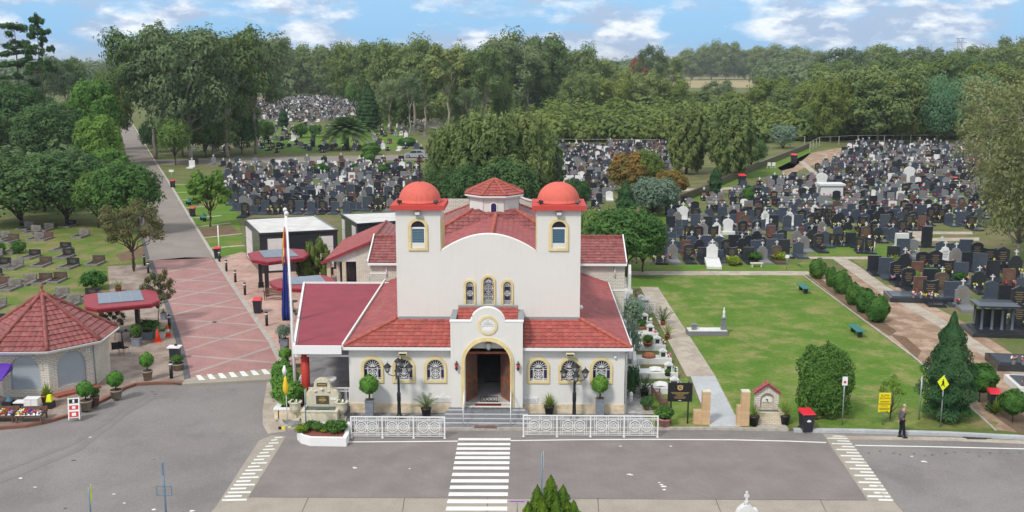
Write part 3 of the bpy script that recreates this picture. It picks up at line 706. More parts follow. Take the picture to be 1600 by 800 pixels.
# upper nave block, towers, curved parapet: one continuous rendered front
a0 = [(-2.58 + 5.2*i/20, 8.07 + 1.0*math.sin(math.pi*i/20)**.85) for i in range(21)]
up = [(-4.85, 3.6), (4.88, 3.6), (4.88, 8.2), (4.88, 8.6), (2.62, 8.6), (2.62, 8.08)] + a0[::-1][1:-1] + [(-2.58, 8.08), (-2.58, 8.6), (-4.85, 8.6)]
uph = [arch(-.97, 5.29, 6.32, .21), arch(.02, 5.29, 6.50, .27), arch(1.02, 5.29, 6.32, .21), arch(-3.70, 8.30, 9.0, .38)[:0]]
CP(MB().m('render_white').slab(up, 'y', 2.2, 2.5, [h for h in uph if h]), 'wall')
lip = MB().m('trim_white'); lip.tube([(x, 2.3, z+.01) for x, z in a0], .05, 6); CP(lip, 'parapet_coping')
for sx, x0, x1 in ((-1, -4.85, -2.50), (1, 2.58, 4.88)):
    cx = (x0+x1)/2
    tw = MB().m('render_white')
    tw.slab([(x0, 8.6), (x1, 8.6), (x1, 10.36), (x0, 10.36)], 'y', 2.2, 2.45)
    # window opening is left in a second slab with the hole
    tw = MB().m('render_white')
    tw.slab([(x0, 8.05), (x1, 8.05), (x1, 10.36), (x0, 10.36)], 'y', 2.196, 2.45, [arch(cx, 8.33, 9.40, .375)])
    tw.box(x0, x0+.25, 2.451, 4.5, 6.4, 10.36).box(x1-.25, x1, 2.451, 4.5, 6.4, 10.36).box(x0+.25, x1-.25, 4.25, 4.5, 6.4, 10.36)
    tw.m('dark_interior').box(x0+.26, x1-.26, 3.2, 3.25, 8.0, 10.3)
    t = CP(tw, 'tower')
    ed = MB().m('yellow_trim'); xe = x1+.025 if sx < 0 else x0-.025
    ed.box(xe-.02, xe+.02, 2.3, 4.4, 8.0, 9.8); CP(ed, 'tower_trim', None, t)
    cy = 3.35
    pl = MB().m('plate_red').box(cx-1.42, cx+1.42, cy-1.40, cy+1.40, 10.365, 10.62); s_ = CP(pl, 'tower_slab', 'flat bright red slab', t)
    pl = MB().m('plate_red').box(cx-1.30, cx-1.02, 2.02, 2.05, 10.62, 10.63)
    dm = MB().m('dome_red').lathe([(1.14, 0), (1.14, .10)] + [(1.12*math.cos(k*math.pi/24), .10+1.0*math.sin(k*math.pi/24)) for k in range(13)], cx, cy, 10.62, 40)
    d_ = CP(dm, 'dome', 'weathered red plaster dome', t)
    cr = MB().m('black_metal').bar((cx, cy, 11.7), (cx, cy, 13.15), .06).bar((cx-.26, cy, 12.78), (cx+.26, cy, 12.78), .05).bar((cx-.15, cy, 12.98), (cx+.15, cy, 12.98), .04).sphere((cx, cy, 11.76), .08, 8, 5)
    CP(cr, 'cross', 'thin black metal cross', t)
    for q in (-.95, .95):
        fl = MB().m('black_metal'); fl.T = Matrix.Translation((cx+q, cy-1.12, 10.78)) @ Matrix.Rotation(R(-35), 4, 'X') @ Matrix.Rotation(R(20 if q < 0 else -20), 4, 'Z')
        fl.cb(0, 0, -.07, .24, .10, .15).cb(0, .06, -.14, .05, .05, .1); CP(fl, 'floodlight', None, t)
    fl = MB().m('granite_grey').box(cx-.17, cx+.17, 1.92, 2.18, 10.10, 10.30).m('glass_clear').box(cx-.12, cx+.12, 1.90, 1.921, 10.13, 10.26)
    CP(fl, 'floodlight', 'square grey floodlight', t)
def window(cx, z0, zs, r, y, band, kind, parent=church):
    n = 16; oy = y-.07
    fr = MB().m('yellow_trim'); fr.slab(arch(cx, z0-band, zs, r+band, n), 'y', oy, y-.003 if kind != 'x' else y, [arch(cx, z0, zs, r, n)])
    fr.slab(arch(cx, z0-band-.03, zs, r+band+.03, n), 'y', y-.03, y-.0045, [arch(cx, z0-band+.01, zs, r+band-.01, n)])
    w_ = CP(fr, 'window', 'arched window in a yellow moulded surround', parent)
    pn = MB().m('glass_dark')
    if kind == 'tower':
        pn.slab(arch(cx, z0, zs, r-.004, n), 'y', y+.12, y+.14)
        CP(pn, 'pane', None, w_)
        g = MB().m('paint_white').box(cx-r, cx+r, y+.02, y+.1, zs-.05, zs+.03).box(cx-r, cx-r+.06, y+.02, y+.1, z0, zs-.051).box(cx+r-.06, cx+r, y+.02, y+.1, z0, zs-.051).box(cx-r+.061, cx+r-.061, y+.02, y+.1, z0, z0+.06)
        CP(g, 'window_frame', 'white inner frame', w_)
        lv = MB().m('louvre_blue')
        k = 0; z = z0+.08
        while z < zs-.10:
            lv.add([(cx-r+.07, y+.03, z), (cx+r-.07, y+.03, z), (cx+r-.07, y+.09, z+.085), (cx-r+.07, y+.09, z+.085)], [(0, 1, 2, 3)]); z += .095
        CP(lv, 'louvres', 'blue green glass louvres', w_)
        return
    pn.slab(arch(cx, z0, zs, r-.004, n), 'y', y+.10, y+.12)
    if kind == 'low':
        pn.m('glass_blue').box(cx-r+.02, cx-r+.14, y+.092, y+.099, z0, zs-.05).box(cx+r-.14, cx+r-.02, y+.092, y+.099, z0, zs-.05)
    CP(pn, 'pane', None, w_)
    g = MB().m('paint_white'); yy = y+.05; b = .022
    def seg(a, c, w=b): g.bar((a[0], yy, a[1]), (c[0], yy, c[1]), w)
    def circ(x, z, rr, w=b, nn=18):
        for i in range(nn):
            t0, t1 = 2*math.pi*i/nn, 2*math.pi*(i+1)/nn; seg((x+rr*math.cos(t0), z+rr*math.sin(t0)), (x+rr*math.cos(t1), z+rr*math.sin(t1)), w)
    def fan(zf, rr, k):
        for i in range(k+1):
            t = math.pi*i/k; seg((cx+.05*math.cos(t), zf+.05*math.sin(t)), (cx+rr*math.cos(t), zf+rr*math.sin(t)))
        for f in (.10, rr*.90):
            for i in range(14):
                t0, t1 = math.pi*i/14, math.pi*(i+1)/14; seg((cx+f*math.cos(t0), zf+f*math.sin(t0)), (cx+f*math.cos(t1), zf+f*math.sin(t1)))
    if kind == 'low':
        fan(zs, r, 8)
        for zz in (zs, zs-.10, z0+.03, z0+.10): seg((cx-r, zz), (cx+r, zz))
        for xx in (-.27, -.23, .23, .27): seg((cx+xx, z0), (cx+xx, zs))
        zc_ = z0+.335; circ(cx, zc_, .20, .028); circ(cx, zc_, .11); seg((cx-.18, zc_), (cx+.18, zc_)); seg((cx, zc_-.18), (cx, zc_+.18))
        for sx in (-1, 1): seg((cx-.13*sx, zc_-.13), (cx+.13*sx, zc_+.13), .015)
    else:
        fan(zs, r, 6)
        for zz in (zs, zs-.06, z0+.05, z0+.1, z0+.15, z0+.2): seg((cx-r, zz), (cx+r, zz), .016)
        for xx in (-r+.05, r-.05): seg((cx+xx, z0), (cx+xx, zs), .016)
        cs = [zs-.35, zs-.80] if kind == 'mid' else [zs-.45]
        for zc_ in cs: circ(cx, zc_, r-.07, .022); circ(cx, zc_, (r-.07)*.55, .016); seg((cx-r, zc_), (cx+r, zc_), .015); seg((cx, zc_-.15), (cx, zc_+.15), .015)
    CP(g, 'window_grille', 'white ornamental grille with fan and ring', w_)
for x in WX: window(x, 1.76, 2.45, .44, 0, .13, 'low')
window(-.97, 5.29, 6.32, .21, 2.2, .10, 'side'); window(1.02, 5.29, 6.32, .21, 2.2, .10, 'side'); window(.02, 5.29, 6.50, .27, 2.2, .10, 'mid')
window(-3.675, 8.33, 9.40, .375, 2.193, .13, 'tower'); window(3.73, 8.33, 9.40, .375, 2.193, .13, 'tower')
# gutters, fascia and the low tiled roofs round three sides
ze, zt, ov = 3.60, 4.47, .28
for b_ in ((-HW-ov, -1.84, -ov-.10, -ov, 3.46, 3.60), (1.88, HW+ov, -ov-.10, -ov, 3.46, 3.60), (HW+ov+.001, HW+ov+.10, -ov-.1, 15.6, 3.46, 3.60)): CP(MB().m('trim_white').box(*b_), 'gutter')
for b_ in ((-HW, -1.84, -ov+.001, -.004, 3.44, 3.47), (1.88, HW, -ov+.001, -.004, 3.44, 3.47)): CP(MB().m('trim_white').box(*b_), 'soffit')
dp = MB().m('trim_white').tube([(HW+.25, -.2, 3.46), (HW+.08, -.08, 3.2), (HW+.08, -.08, .05)], .045, 8)
CP(dp, 'downpipe'); CP(MB().m('trim_white').tube([(7.9, 15.80, 4.7), (7.9, 15.80, 3.9)], .05, 8), 'downpipe'); CP(MB().m('trim_white').tube([(-7.3, 15.80, 4.7), (-7.3, 15.80, 3.9)], .05, 8), 'downpipe')
def roofpart(polys, mname, name='roof', pitch=.34, **k):
    for p in polys: mb = MB(); tiles(mb, p, mname, pitch, **k); o = CP(mb, name)
    return o
def capset(lines, par, mname, r=.11, seg=.36):
    for a, b in lines: mb = MB(); caps(mb, a, b, mname, r, seg); CP(mb, 'ridge_capping', None, par)
def bits(name, mname, boxes, parent=None, label=None):
    for b in boxes: CP(MB().m(mname).box(*b), name, label, parent or church)
# front roof in two fields either side of the porch
r1 = roofpart([[(-HW-ov, -ov, ze), (-1.86, -ov, ze), (-1.86, 2.195, zt), (-4.86, 2.195, zt)], [(1.90, -ov, ze), (HW+ov, -ov, ze), (4.89, 2.195, zt), (1.90, 2.195, zt)]], 'terracotta')
r2 = roofpart([[(HW+ov, -ov, ze), (HW+ov, 15.6, ze), (4.89, 15.6, zt), (4.89, 2.195, zt)]], 'terracotta_side')
r3 = roofpart([[(-HW-ov+.12, 15.6, ze), (-HW-ov+.12, -ov+.1, ze), (-4.86, 2.195, zt), (-4.86, 15.6, zt)]], 'terracotta_side')
capset([((-HW-ov, -ov, ze+.05), (-4.86, 2.2, zt+.06)), ((HW+ov, -ov, ze+.05), (4.89, 2.2, zt+.06))], r1, 'ridge_tile')
bits('flashing', 'grey_cap', [(-4.8, -1.9, 2.14, 2.19, zt-.02, zt+.14), (1.95, 4.83, 2.14, 2.19, zt-.02, zt+.14)], r1)
cam_ = MB().m('paint_white').sphere((5.0, 3.4, 4.85), .13, 10, 6).box(4.88, 5.0, 3.36, 3.44, 4.80, 4.9); CP(cam_, 'security_camera')
# white verge boards of the left roof edge
vb = MB().m('trim_white').bar((-HW-ov+.02, -ov-.05, ze+.08), (-HW-ov+.02, 15.6, ze+.08), .09, .22); CP(vb, 'verge_board')
# porch
ph = arch(0.06, .5, 2.89, 1.16, 20)
bump = [(.08 + .84*math.cos(math.pi*i/20), 5.03 + .74*math.sin(math.pi*i/20)) for i in range(21)]
pp = [(-1.82, .0), (1.86, .0), (1.86, 5.03)] + bump[:-1] + [(-.76, 5.03), (-1.82, 5.03)]
md = MB().m('render_white').slab(pp, 'y', -.60, -.32, [ph])
md.box(-1.82, -1.57, -.319, -.002, 0, 5.02).box(1.61, 1.86, -.319, -.002, 0, 5.02)
md.box(-1.82, -1.60, -.001, 2.19, 3.50, 4.98).box(1.64, 1.86, -.001, 2.19, 3.50, 4.98)
porch = CP(md, 'porch', 'projecting white porch front with rounded gable')
pt = MB().m('yellow_trim').slab(arch(.06, .5, 2.89, 1.34, 22), 'y', -.68, -.603, [ph]).slab(arch(.06, .5, 2.89, 1.24, 22), 'y', -.73, -.6805, [ph]); CP(pt, 'arch_surround', 'broad yellow moulded arch', porch)
rg = MB().m('yellow_trim').slab(ring(.08, 4.87, .50), 'y', -.66, -.603, [ring(.08, 4.87, .38)]); CP(rg, 'medallion_ring', None, porch)
mdl = MB().m('plaque_stone').slab(ring(.08, 4.87, .379), 'y', -.63, -.601)
# relief of a building on a mound above an inscription tablet
mdl.m('roof_pale').slab([(.08-.24, 4.93), (.08+.24, 4.93), (.08+.20, 5.02), (.08+.07, 5.05), (.08+.04, 5.18), (.08-.04, 5.18), (.08-.07, 5.05), (.08-.20, 5.02)], 'y', -.65, -.6305).slab([(.08-.30, 4.82), (.08+.30, 4.84), (.08+.30, 4.87), (.08, 4.86), (.08-.30, 4.87)], 'y', -.645, -.6305)
mdl.m('trim_white').box(-.13, .29, -.65, -.6305, 4.58, 4.74)
CP(mdl, 'medallion', 'round carved white stone medallion', porch)
cp = MB().m('trim_white'); cp.tube([(x, -.46, z+.01) for x, z in bump], .05, 6).box(-1.86, -.76, -.62, -.30, 5.031, 5.09).box(.92, 1.90, -.62, -.30, 5.031, 5.09); CP(cp, 'parapet_coping', None, porch)
pr = MB(); tiles(pr, [(-1.55, -.30, 4.70), (1.60, -.30, 4.70), (1.60, 1.5, 5.26), (-1.55, 1.5, 5.26)], 'terracotta'); prr = CP(pr, 'porch_roof', None, porch)
bits('roof_capping', 'grey_cap', [(-1.86, -1.56, -.29, 1.75, 4.985, 5.12), (1.61, 1.90, -.29, 1.75, 4.985, 5.12), (-1.555, 1.605, 1.52, 1.75, 5.1, 5.36)], porch)
for sx, x in ((-1, -1.52), (1, 1.62)):
    wl = MB().m('black_metal').box(x-.03, x+.03, -.74, -.60, 2.93, 2.97).lathe([(.02, .26), (.10, .22), (.10, .20)], x, -.76, 2.66, 8).lathe([(.07, 0), (.09, .02), (.02, -.12)], x, -.76, 2.62, 8).m('column_red').lathe([(.06, 0), (.085, .24)], x, -.76, 2.63, 8)
    CP(wl, 'wall_lantern', 'red glass wall lantern', porch)
# inside: floor, dark room, doors, lamp, carpet, stand
fi = MB().m('floor_tile').box(-1.56, 1.60, -.59, 11, .3, .495); CP(fi, 'floor')
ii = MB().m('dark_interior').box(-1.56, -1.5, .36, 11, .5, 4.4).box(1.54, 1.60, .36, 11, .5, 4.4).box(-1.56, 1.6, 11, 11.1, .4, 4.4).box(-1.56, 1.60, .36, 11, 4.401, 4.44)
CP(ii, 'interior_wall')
ce = MB().m('render_white').box(-1.56, 1.60, -.31, -.01, 4.12, 4.2); CP(ce, 'porch_ceiling', None, porch)
for sx, hx in ((-1, -1.08), (1, 1.20)):
    d = MB().m('door_wood'); d.T = Matrix.Translation((hx, .31, .5)) @ Matrix.Rotation(R(62 if sx < 0 else 118), 4, 'Z')
    d.box(0, 1.05, -.03, .03, 0, 2.55)
    d.m('bench_wood').box(.12, .93, -.045, -.031, .15, 1.0).box(.12, .93, -.045, -.031, 1.2, 2.4).box(.12, .93, .031, .045, .15, 1.0).box(.12, .93, .031, .045, 1.2, 2.4)
    do = CP(d, 'door', 'open panelled dark wood door leaf')
    h = MB().m('brass'); h.T = d.T; h.box(.95, 1.0, -.09, .09, 1.02, 1.1); CP(h, 'door_handle', None, do)
tr = MB().m('door_wood').box(-1.1, 1.22, .285, .35, 3.10, 3.22); CP(tr, 'door_head')
# steps
st = MB()
zs_ = [.50, .38, .255, .13]; 
for k, z in enumerate(zs_):
    y1 = -.60 if k == 0 else -.74 - .30*(k-1) - .0; y0 = -.74 - .30*k; wx = 1.95 + .16*k
    st.m('step_white').box(-wx, wx+.04, y0+.02, y1+(.0 if k else .0), 0 if k == 3 else zs_[k]-.125, z-.035)
    st.m('grey_step').box(-wx, wx+.04, y0, y1 if k else -.735+.13, z-.034, z)
st.m('grey_step').box(-1.15, 1.27, -.735, -.33, .30, .4985)
steps = CP(st, 'steps', 'grey and white entrance steps')
for x in (-1.12, 1.26):
    hr = MB().m('paint_white').tube([(x, -1.92, 0), (x, -1.92, .98), (x, -1.05, 1.42), (x, -.62, 1.42)], .028, 8).tube([(x, -.80, .5), (x, -.80, 1.40)], .024, 8); CP(hr, 'handrail')
# spotlight boxes, small camera on the corner
for x in (-4.30, 4.29):
    b = MB().m('cream_box').slab([(-.34, 3.18), (-.34, 3.30), (-.12, 3.44), (-.005, 3.44), (-.005, 3.18)], 'x', x-.22, x+.22)
    b.m('black_metal').box(x-.18, x+.18, -.352, -.3405, 3.20, 3.27); CP(b, 'light_box', 'cream wall light box above the window')
b = MB().m('paint_white').sphere((6.62, -.05, 3.05), .09, 10, 6); CP(b, 'security_camera')
# transept wings
tz0, tz1, ty, tb = 4.87, 6.12, 15.85, 21.5
for x0, x1, xa, xb in ((-8.40, -4.61, -8.40, -8.15), (4.64, 8.56, 8.31, 8.56)):
    wg = MB().m('white_brick').box(x0, x1, ty, tb, 0, 4.80).slab([(ty, 4.801), (tb, 4.801), ((ty+tb)/2, 6.0)], 'x', xa, xb); CP(wg, 'transept_wall', 'white brick wall')
bits('string_course', 'trim_white', [(-8.42, -7.2, ty-.03, ty-.004, 4.05, 4.15), (7.2, 8.6, ty-.03, ty-.004, 2.95, 3.05)]); bits('gutter', 'trim_white', [(-8.5, -4.7, ty-.35, ty-.22, 4.72, 4.86), (4.9, 8.66, ty-.35, ty-.22, 4.72, 4.86)])
ym = (ty+tb)/2
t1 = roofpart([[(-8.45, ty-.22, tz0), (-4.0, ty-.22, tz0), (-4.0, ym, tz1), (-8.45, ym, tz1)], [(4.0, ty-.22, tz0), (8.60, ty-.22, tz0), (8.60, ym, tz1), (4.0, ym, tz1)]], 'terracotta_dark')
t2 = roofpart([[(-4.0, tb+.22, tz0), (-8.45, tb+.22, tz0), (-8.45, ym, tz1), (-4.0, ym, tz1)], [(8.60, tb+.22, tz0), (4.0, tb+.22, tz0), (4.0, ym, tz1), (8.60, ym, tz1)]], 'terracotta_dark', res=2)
for x in (-8.50, 8.65):
    CP(MB().m('trim_white').bar((x, ty-.3, tz0+.02), (x, ym, tz1+.08), .07, .26).bar((x, tb+.3, tz0+.02), (x, ym, tz1+.08), .07, .26), 'verge_board')
capset([((-8.45, ym, tz1+.05), (-4, ym, tz1+.05)), ((8.6, ym, tz1+.05), (4, ym, tz1+.05))], t1, 'ridge_dark')
# nave roof (ridge runs back from behind the curved parapet) and the raised crossing roof under the lantern
rz_ = 8.05; nh = 3.7; ne = 6.75; Y0, Y1 = 2.52, 14.4
nx = .0
n1 = roofpart([[(nx+nh, Y0, ne), (nx+nh, Y1, ne), (nx, Y1+1.2, rz_), (nx, Y0, rz_)], [(nx-nh, Y1, ne), (nx-nh, Y0, ne), (nx, Y0, rz_), (nx, Y1+1.2, rz_)]], 'terracotta_side')
capset([((nx, Y0, rz_+.06), (nx, 16.4, rz_+.06))], n1, 'ridge_tile', .13)
lc = Vector((-.17, 18.4, 0)); bz, tzz = 6.70, 8.25; bh = 4.45; th = 1.4
q = [Vector((lc.x+sx*bh, lc.y+sy*bh, bz)) for sx, sy in ((-1, -1), (1, -1), (1, 1), (-1, 1))]; u = [Vector((lc.x+sx*th, lc.y+sy*th, tzz)) for sx, sy in ((-1, -1), (1, -1), (1, 1), (-1, 1))]
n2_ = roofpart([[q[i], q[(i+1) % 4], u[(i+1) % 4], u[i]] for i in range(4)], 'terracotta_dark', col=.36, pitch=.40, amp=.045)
capset([(q[i]+Vector((0, 0, .05)), u[i]+Vector((0, 0, .05))) for i in range(4)], n2_, 'ridge_tile', .12)
CP(MB().m('render_white').box(lc.x-4.2, lc.x+4.2, lc.y-4.2, lc.y+4.2, 4.9, 6.66), 'crossing_wall')
# rear white brick gable
rgw = MB().m('white_brick').slab([(-4.4, 4.5), (4.4, 4.5), (4.4, 7.5), (1.9, 8.15), (.0, 9.0), (-1.9, 8.15), (-4.4, 8.15)], 'y', 23.0, 23.3)
rgw.m('trim_white').bar((1.9, 22.97, 8.2), (4.4, 22.97, 7.55), .1, .12).bar((-1.9, 22.97, 8.2), (-.1, 22.97, 9.02), .1, .12).bar((.1, 22.97, 9.02), (1.9, 22.97, 8.2), .1, .12); CP(rgw, 'rear_gable', 'white brick rear gable')
# lantern drum
def octa(r, z, c=lc, ph=22.5): return [Vector((c.x + r*math.cos(R(45*i+ph)), c.y + r*math.sin(R(45*i+ph)), z)) for i in range(8)]
ro = 1.80; dr = MB().m('render_white'); o0, o1 = octa(ro, 7.1), octa(ro, 9.12)
dr.add(o0+o1, [(i, (i+1) % 8, 8+(i+1) % 8, 8+i) for i in range(8)] + [tuple(range(8, 16))])
dr.m('trim_white'); f0, f1 = octa(ro+.16, 9.0), octa(ro+.16, 9.13); dr.add(f0+f1, [(i, (i+1) % 8, 8+(i+1) % 8, 8+i) for i in range(8)] + [tuple(range(7, -1, -1)), tuple(range(8, 16))])
for p in octa(ro+.012, 0): dr.m('grey_cap').box(p.x-.012, p.x+.012, p.y-.012, p.y+.012, 7.3, 9.0)
lantern = CP(dr, 'lantern', 'octagonal white lantern with small tiled roof')
g0, g1 = octa(ro+.34, 9.13), octa(ro+.34, 9.22); gt = MB().m('trim_white'); gt.add(g0+g1, [(i, (i+1) % 8, 8+(i+1) % 8, 8+i) for i in range(8)] + [tuple(range(7, -1, -1)), tuple(range(8, 16))]); CP(gt, 'gutter', None, lantern)
e = octa(ro+.32, 9.24); ap = Vector((lc.x, lc.y, 10.15)); lr = MB()
for i in range(8): tiles(lr, [e[i], e[(i+1) % 8], ap], 'terracotta', col=.26)
for i in range(8): caps(lr, e[i]+Vector((0, 0, .04)), ap+Vector((0, 0, .05)), 'ridge_tile', .075, .3)
CP(lr, 'lantern_roof', None, lantern)
ly = lc.y - ro*math.cos(R(22.5))
lw = MB().m('trim_white').slab(arch(lc.x+.0, 7.85, 8.55, .235), 'y', ly-.06, ly-.003, [arch(lc.x, 7.87, 8.55, .18)]).m('glass_blue').slab(arch(lc.x, 7.87, 8.55, .178), 'y', ly-.03, ly-.004); CP(lw, 'window', 'small arched dark blue window', lantern)
sk = MB().m('trim_white'); h0, h1 = octa(ro+.12, 7.05), octa(ro+.02, 7.25)
# skirt where the drum meets the roof follows the roof slopes
for i in range(8):
    pass
# covered area on the left: maroon metal roof on red columns
x0, x1, cyb, zr0 = -9.85, -HW-ov-.02, 14.6, 3.62
cr = MB().m('maroon_metal')
cor = []; 
n = 64
vs = []; fs = []
for k in range(n+1):
    y = -.40 + (cyb+.4)*k/n
    for j, (dy, dz) in enumerate(((0, 0), (.06, .028), (.10, .028), (.16, 0))):
        vs += [(x0+.12, y+dy, zr0+dz), (x1, y+dy, zr0+dz)]
for k in range(len(vs)//2-1): a = 2*k; fs.append((a, a+1, a+3, a+2))
cr.add(vs, fs); cr.box(x0+.1, x1, -.4, cyb+.16, zr0-.06, zr0-.03)
car = CP(cr, 'canopy_roof', 'flat ribbed maroon metal roof')
# its outer edge runs outwards towards the back (the roof widens)
vs = [(x0+.12, -.40), (x0+.12, cyb+.16), (-12.55, cyb+.16)]
cw = MB().m('maroon_metal'); vv = []; ff = []
for k in range(n+1):
    y = -.40 + (cyb+.4)*k/n; xl = x0+.12 - (12.55+x0+.12)*((y+.4)/(cyb+.56))
    for dy, dz in ((0, 0), (.06, .028), (.10, .028), (.16, 0)): vv += [(xl, y+dy, zr0+dz), (x0+.12, y+dy, zr0+dz)]
for k in range(len(vv)//2-1): a = 2*k; ff.append((a, a+1, a+3, a+2))
cw.add(vv, ff); CP(cw, 'canopy_roof')
fs_ = MB().m('trim_white').box(x0-.05, x1, -.52, -.42, 3.28, 3.72).bar((x0-.0, -.47, 3.55), (-12.62, cyb+.2, 3.55), .12, .36).bar((-12.62, cyb+.24, 3.60), (-5.2, cyb+.24, 3.60), .12, .26)
CP(fs_, 'fascia', 'white fascia beams round the metal roof')
for x, y in ((-9.45, .15), (-12.3, 14.2)):
    CP(MB().m('column_red').lathe([(.22, 0), (.22, 3.35)], x, y, .0, 20), 'column', 'round red column')
fl = MB().m('tile_floor_grey').slab([(-9.9, .01), (-7.13, .01), (-7.13, cyb), (-12.6, cyb)], 'z', .02, .38); CP(fl, 'terrace_floor')
CP(MB().m('trim_white').box(-9.95, -7.14, -.02, .0, 3.0, 3.1), 'lintel')
pw = MB().m('render_white').box(-7.12-.02, -7.12-.001, .0, 14, .4, 3.4); CP(pw, 'terrace_wall')
def fence_panel(mb, x0, x1, h, y=0.0, z0=.09, mname='paint_white', rings=2):
    """ornamental railing between two x: double verticals, rings, double rails"""
    mb.m(mname); b = .022
    def seg(a, c, w=b): mb.bar((a[0], y, a[1]), (c[0], y, c[1]), w)
    for zz in (z0, z0+.09, z0+.17, h-.12, h-.19): seg((x0, zz), (x1, zz))
    mb.bar((x0, y, h), (x1, y, h), .05)
    L_ = x1-x0
    for f in (.10, .16, .47, .53, .84, .90):
        seg((x0+L_*f, z0), (x0+L_*f, h))
    zc_ = (z0+.17+h-.19)/2; rr = (h-.19-z0-.17)/2*.86
    for f in ((.315, .685) if rings == 2 else (.5,)):
        cx = x0+L_*f
        for q, wv in ((rr, .03), (rr*.62, .022)):
            for i in range(16):
                t0, t1 = 2*math.pi*i/16, 2*math.pi*(i+1)/16; seg((cx+q*math.cos(t0), zc_+q*math.sin(t0)), (cx+q*math.cos(t1), zc_+q*math.sin(t1)), wv)
        for k in (-1, 0, 1): seg((cx+k*.07, zc_-rr*.6), (cx+k*.07, zc_+rr*.6), .014); seg((cx-rr*.95, zc_+k*.07), (cx+rr*.95, zc_+k*.07), .014)
def ornate_fence(name, label, loc, L_, npan, h, group=None, rz=CRZ, rings=2):
    t = thing(name, label, 'fence', loc, rz, group)
    for k in range(npan):
        mb = MB(); fence_panel(mb, L_*k/npan+.03, L_*(k+1)/npan-.03, h, rings=rings); o = mb.build('fence_panel', t)
    for k in range(npan+1):
        MB().m('paint_white').cb(L_*k/npan, 0, 0, .06, .06, h+.02).m('paint_white').cb(L_*k/npan, 0, 0, .12, .12, .015).build('post', t)
    return t
p = W(-6.52, -3.38, -.12); q = W(-1.94, -3.38, -.12)
ornate_fence('ornamental_fence', 'white ornamental steel fence of three panels left of the pedestrian crossing', p, 4.58, 3, 1.08)
p = W(1.91, -3.08, -.12)
ornate_fence('ornamental_fence', 'white ornamental steel fence of four panels right of the pedestrian crossing', p, 6.58, 4, 1.08)
ornate_fence('terrace_railing', 'white railing with rings closing the covered terrace behind the stone fountain', W(-9.78, .02, .36), 2.62, 2, .95, rings=1)
ornate_fence('terrace_railing', 'white railing along the open left side of the covered terrace', W(-10.0, .15, .36), 2.9, 2, .95, rz=CRZ+R(94))
# things in the doorway
o = MB().m('carpet_red').box(-.62, .74, -.35, .0, .499, .512).build('entrance_mat'); o.location = CH0; o.rotation_euler = (0, 0, CRZ); tag(o, 'dark red mat laid across the church doorway', 'mat')
o = MB().m('pot_clay').box(-.52, .62, -1.95+.0, -1.95-.38, .006, .02)
o = MB().m('bench_wood').box(-.56, .58, -2.30, -1.94, .006, .02).build('door_mat'); o.location = CH0; o.rotation_euler = (0, 0, CRZ); tag(o, 'brown coir mat on the paving at the foot of the steps', 'mat')
def scroll_stand(loc, label, w_=.9):
    mb = MB().m('black_metal')
    for x in (-w_/2, w_/2): mb.bar((x, 0, 0), (x, 0, .30), .03)
    mb.bar((-w_/2, 0, .30), (w_/2, 0, .30), .03).bar((-w_/2, 0, .04), (w_/2, 0, .04), .03)
    for cx in (-.28, -.1, .1, .28):
        for i in range(10):
            t0, t1 = 2*math.pi*i/10, 2*math.pi*(i+1)/10; mb.bar((cx+.085*math.cos(t0), 0, .17+.085*math.sin(t0)), (cx+.085*math.cos(t1), 0, .17+.085*math.sin(t1)), .02)
    o = mb.build('scroll_stand'); o.location = loc; o.rotation_euler = (0, 0, CRZ); tag(o, label, 'stand')
scroll_stand(W(.1, .25, .5), 'low black scrolled iron stand just behind the red doorway mat'); scroll_stand(W(.2, 3.6, .5), 'low black scrolled iron stand deep inside the dark church')
t = thing('chandelier', 'glass and brass pendant lantern hanging in the porch archway', 'lamp', W(.10, -.15, 4.12), CRZ)
MB().m('brass').tube([(0, 0, 0), (0, 0, -.25)], .012, 6).lathe([(.05, 0), (.16, -.06), (.02, -.02)], 0, 0, -.25, 10).build('chain', t)
MB().m('glass_clear').lathe([(.13, 0), (.17, -.12), (.12, -.30), (.03, -.40)], 0, 0, -.30, 10).build('lamp_shade', t)
for x, lb in ((-2.30, 'left of the steps'), (2.22, 'right of the steps')):
    o = MB().m('plaque_stone').slab([(-.42, .58), (.42, .58), (.42, .86), (.16, .86)] + [(.10*math.cos(math.pi*i/8), .90+.12*math.sin(math.pi*i/8)) for i in range(9)] + [(-.16, .86), (-.42, .86)], 'y', -.05, -.005)
    o.m('granite_grey').box(-.34, .34, -.054, -.0505, .64, .655).box(-.34, .34, -.054, -.0505, .70, .715).box(-.30, .30, -.054, -.0505, .76, .775)
    o = o.build('memorial_plaque'); o.location = W(x, 0); o.rotation_euler = (0, 0, CRZ); tag(o, 'white stone memorial plaque on the church wall ' + lb, 'plaque')
# annex behind on the left
an = thing('annex', 'white brick annex with red gabled roof and open porch beside the church', 'building', (-11.0, 78.3, 0))
MB().m('white_brick').slab([(-1.15, 0), (3.2, 0), (3.2, 2.75), (0, 4.05), (-1.15, 3.6)], 'y', 0, .25).box(-3.3, -3.1, 3.5, 10, 0, 2.7).box(3.0, 3.2, .26, 10, 0, 2.75).box(-3.1, 3.0, 3.4, 3.6, 0, 2.7).build('wall', an)
MB().m('panel_white').slab([(-3.55, 2.68), (-1.16, 2.68), (-1.16, 3.62)], 'y', 0, .12).build('gable_panel', an)
ar = MB(); tiles(ar, [(-3.75, 10.5, 2.62), (-3.75, -.25, 2.62), (0, -.25, 4.22), (0, 10.5, 4.22)], 'terracotta_side', res=2); tiles(ar, [(3.6, -.25, 2.66), (3.6, 10.5, 2.66), (0, 10.5, 4.22), (0, -.25, 4.22)], 'terracotta_dark'); arr = ar.build('roof', an)
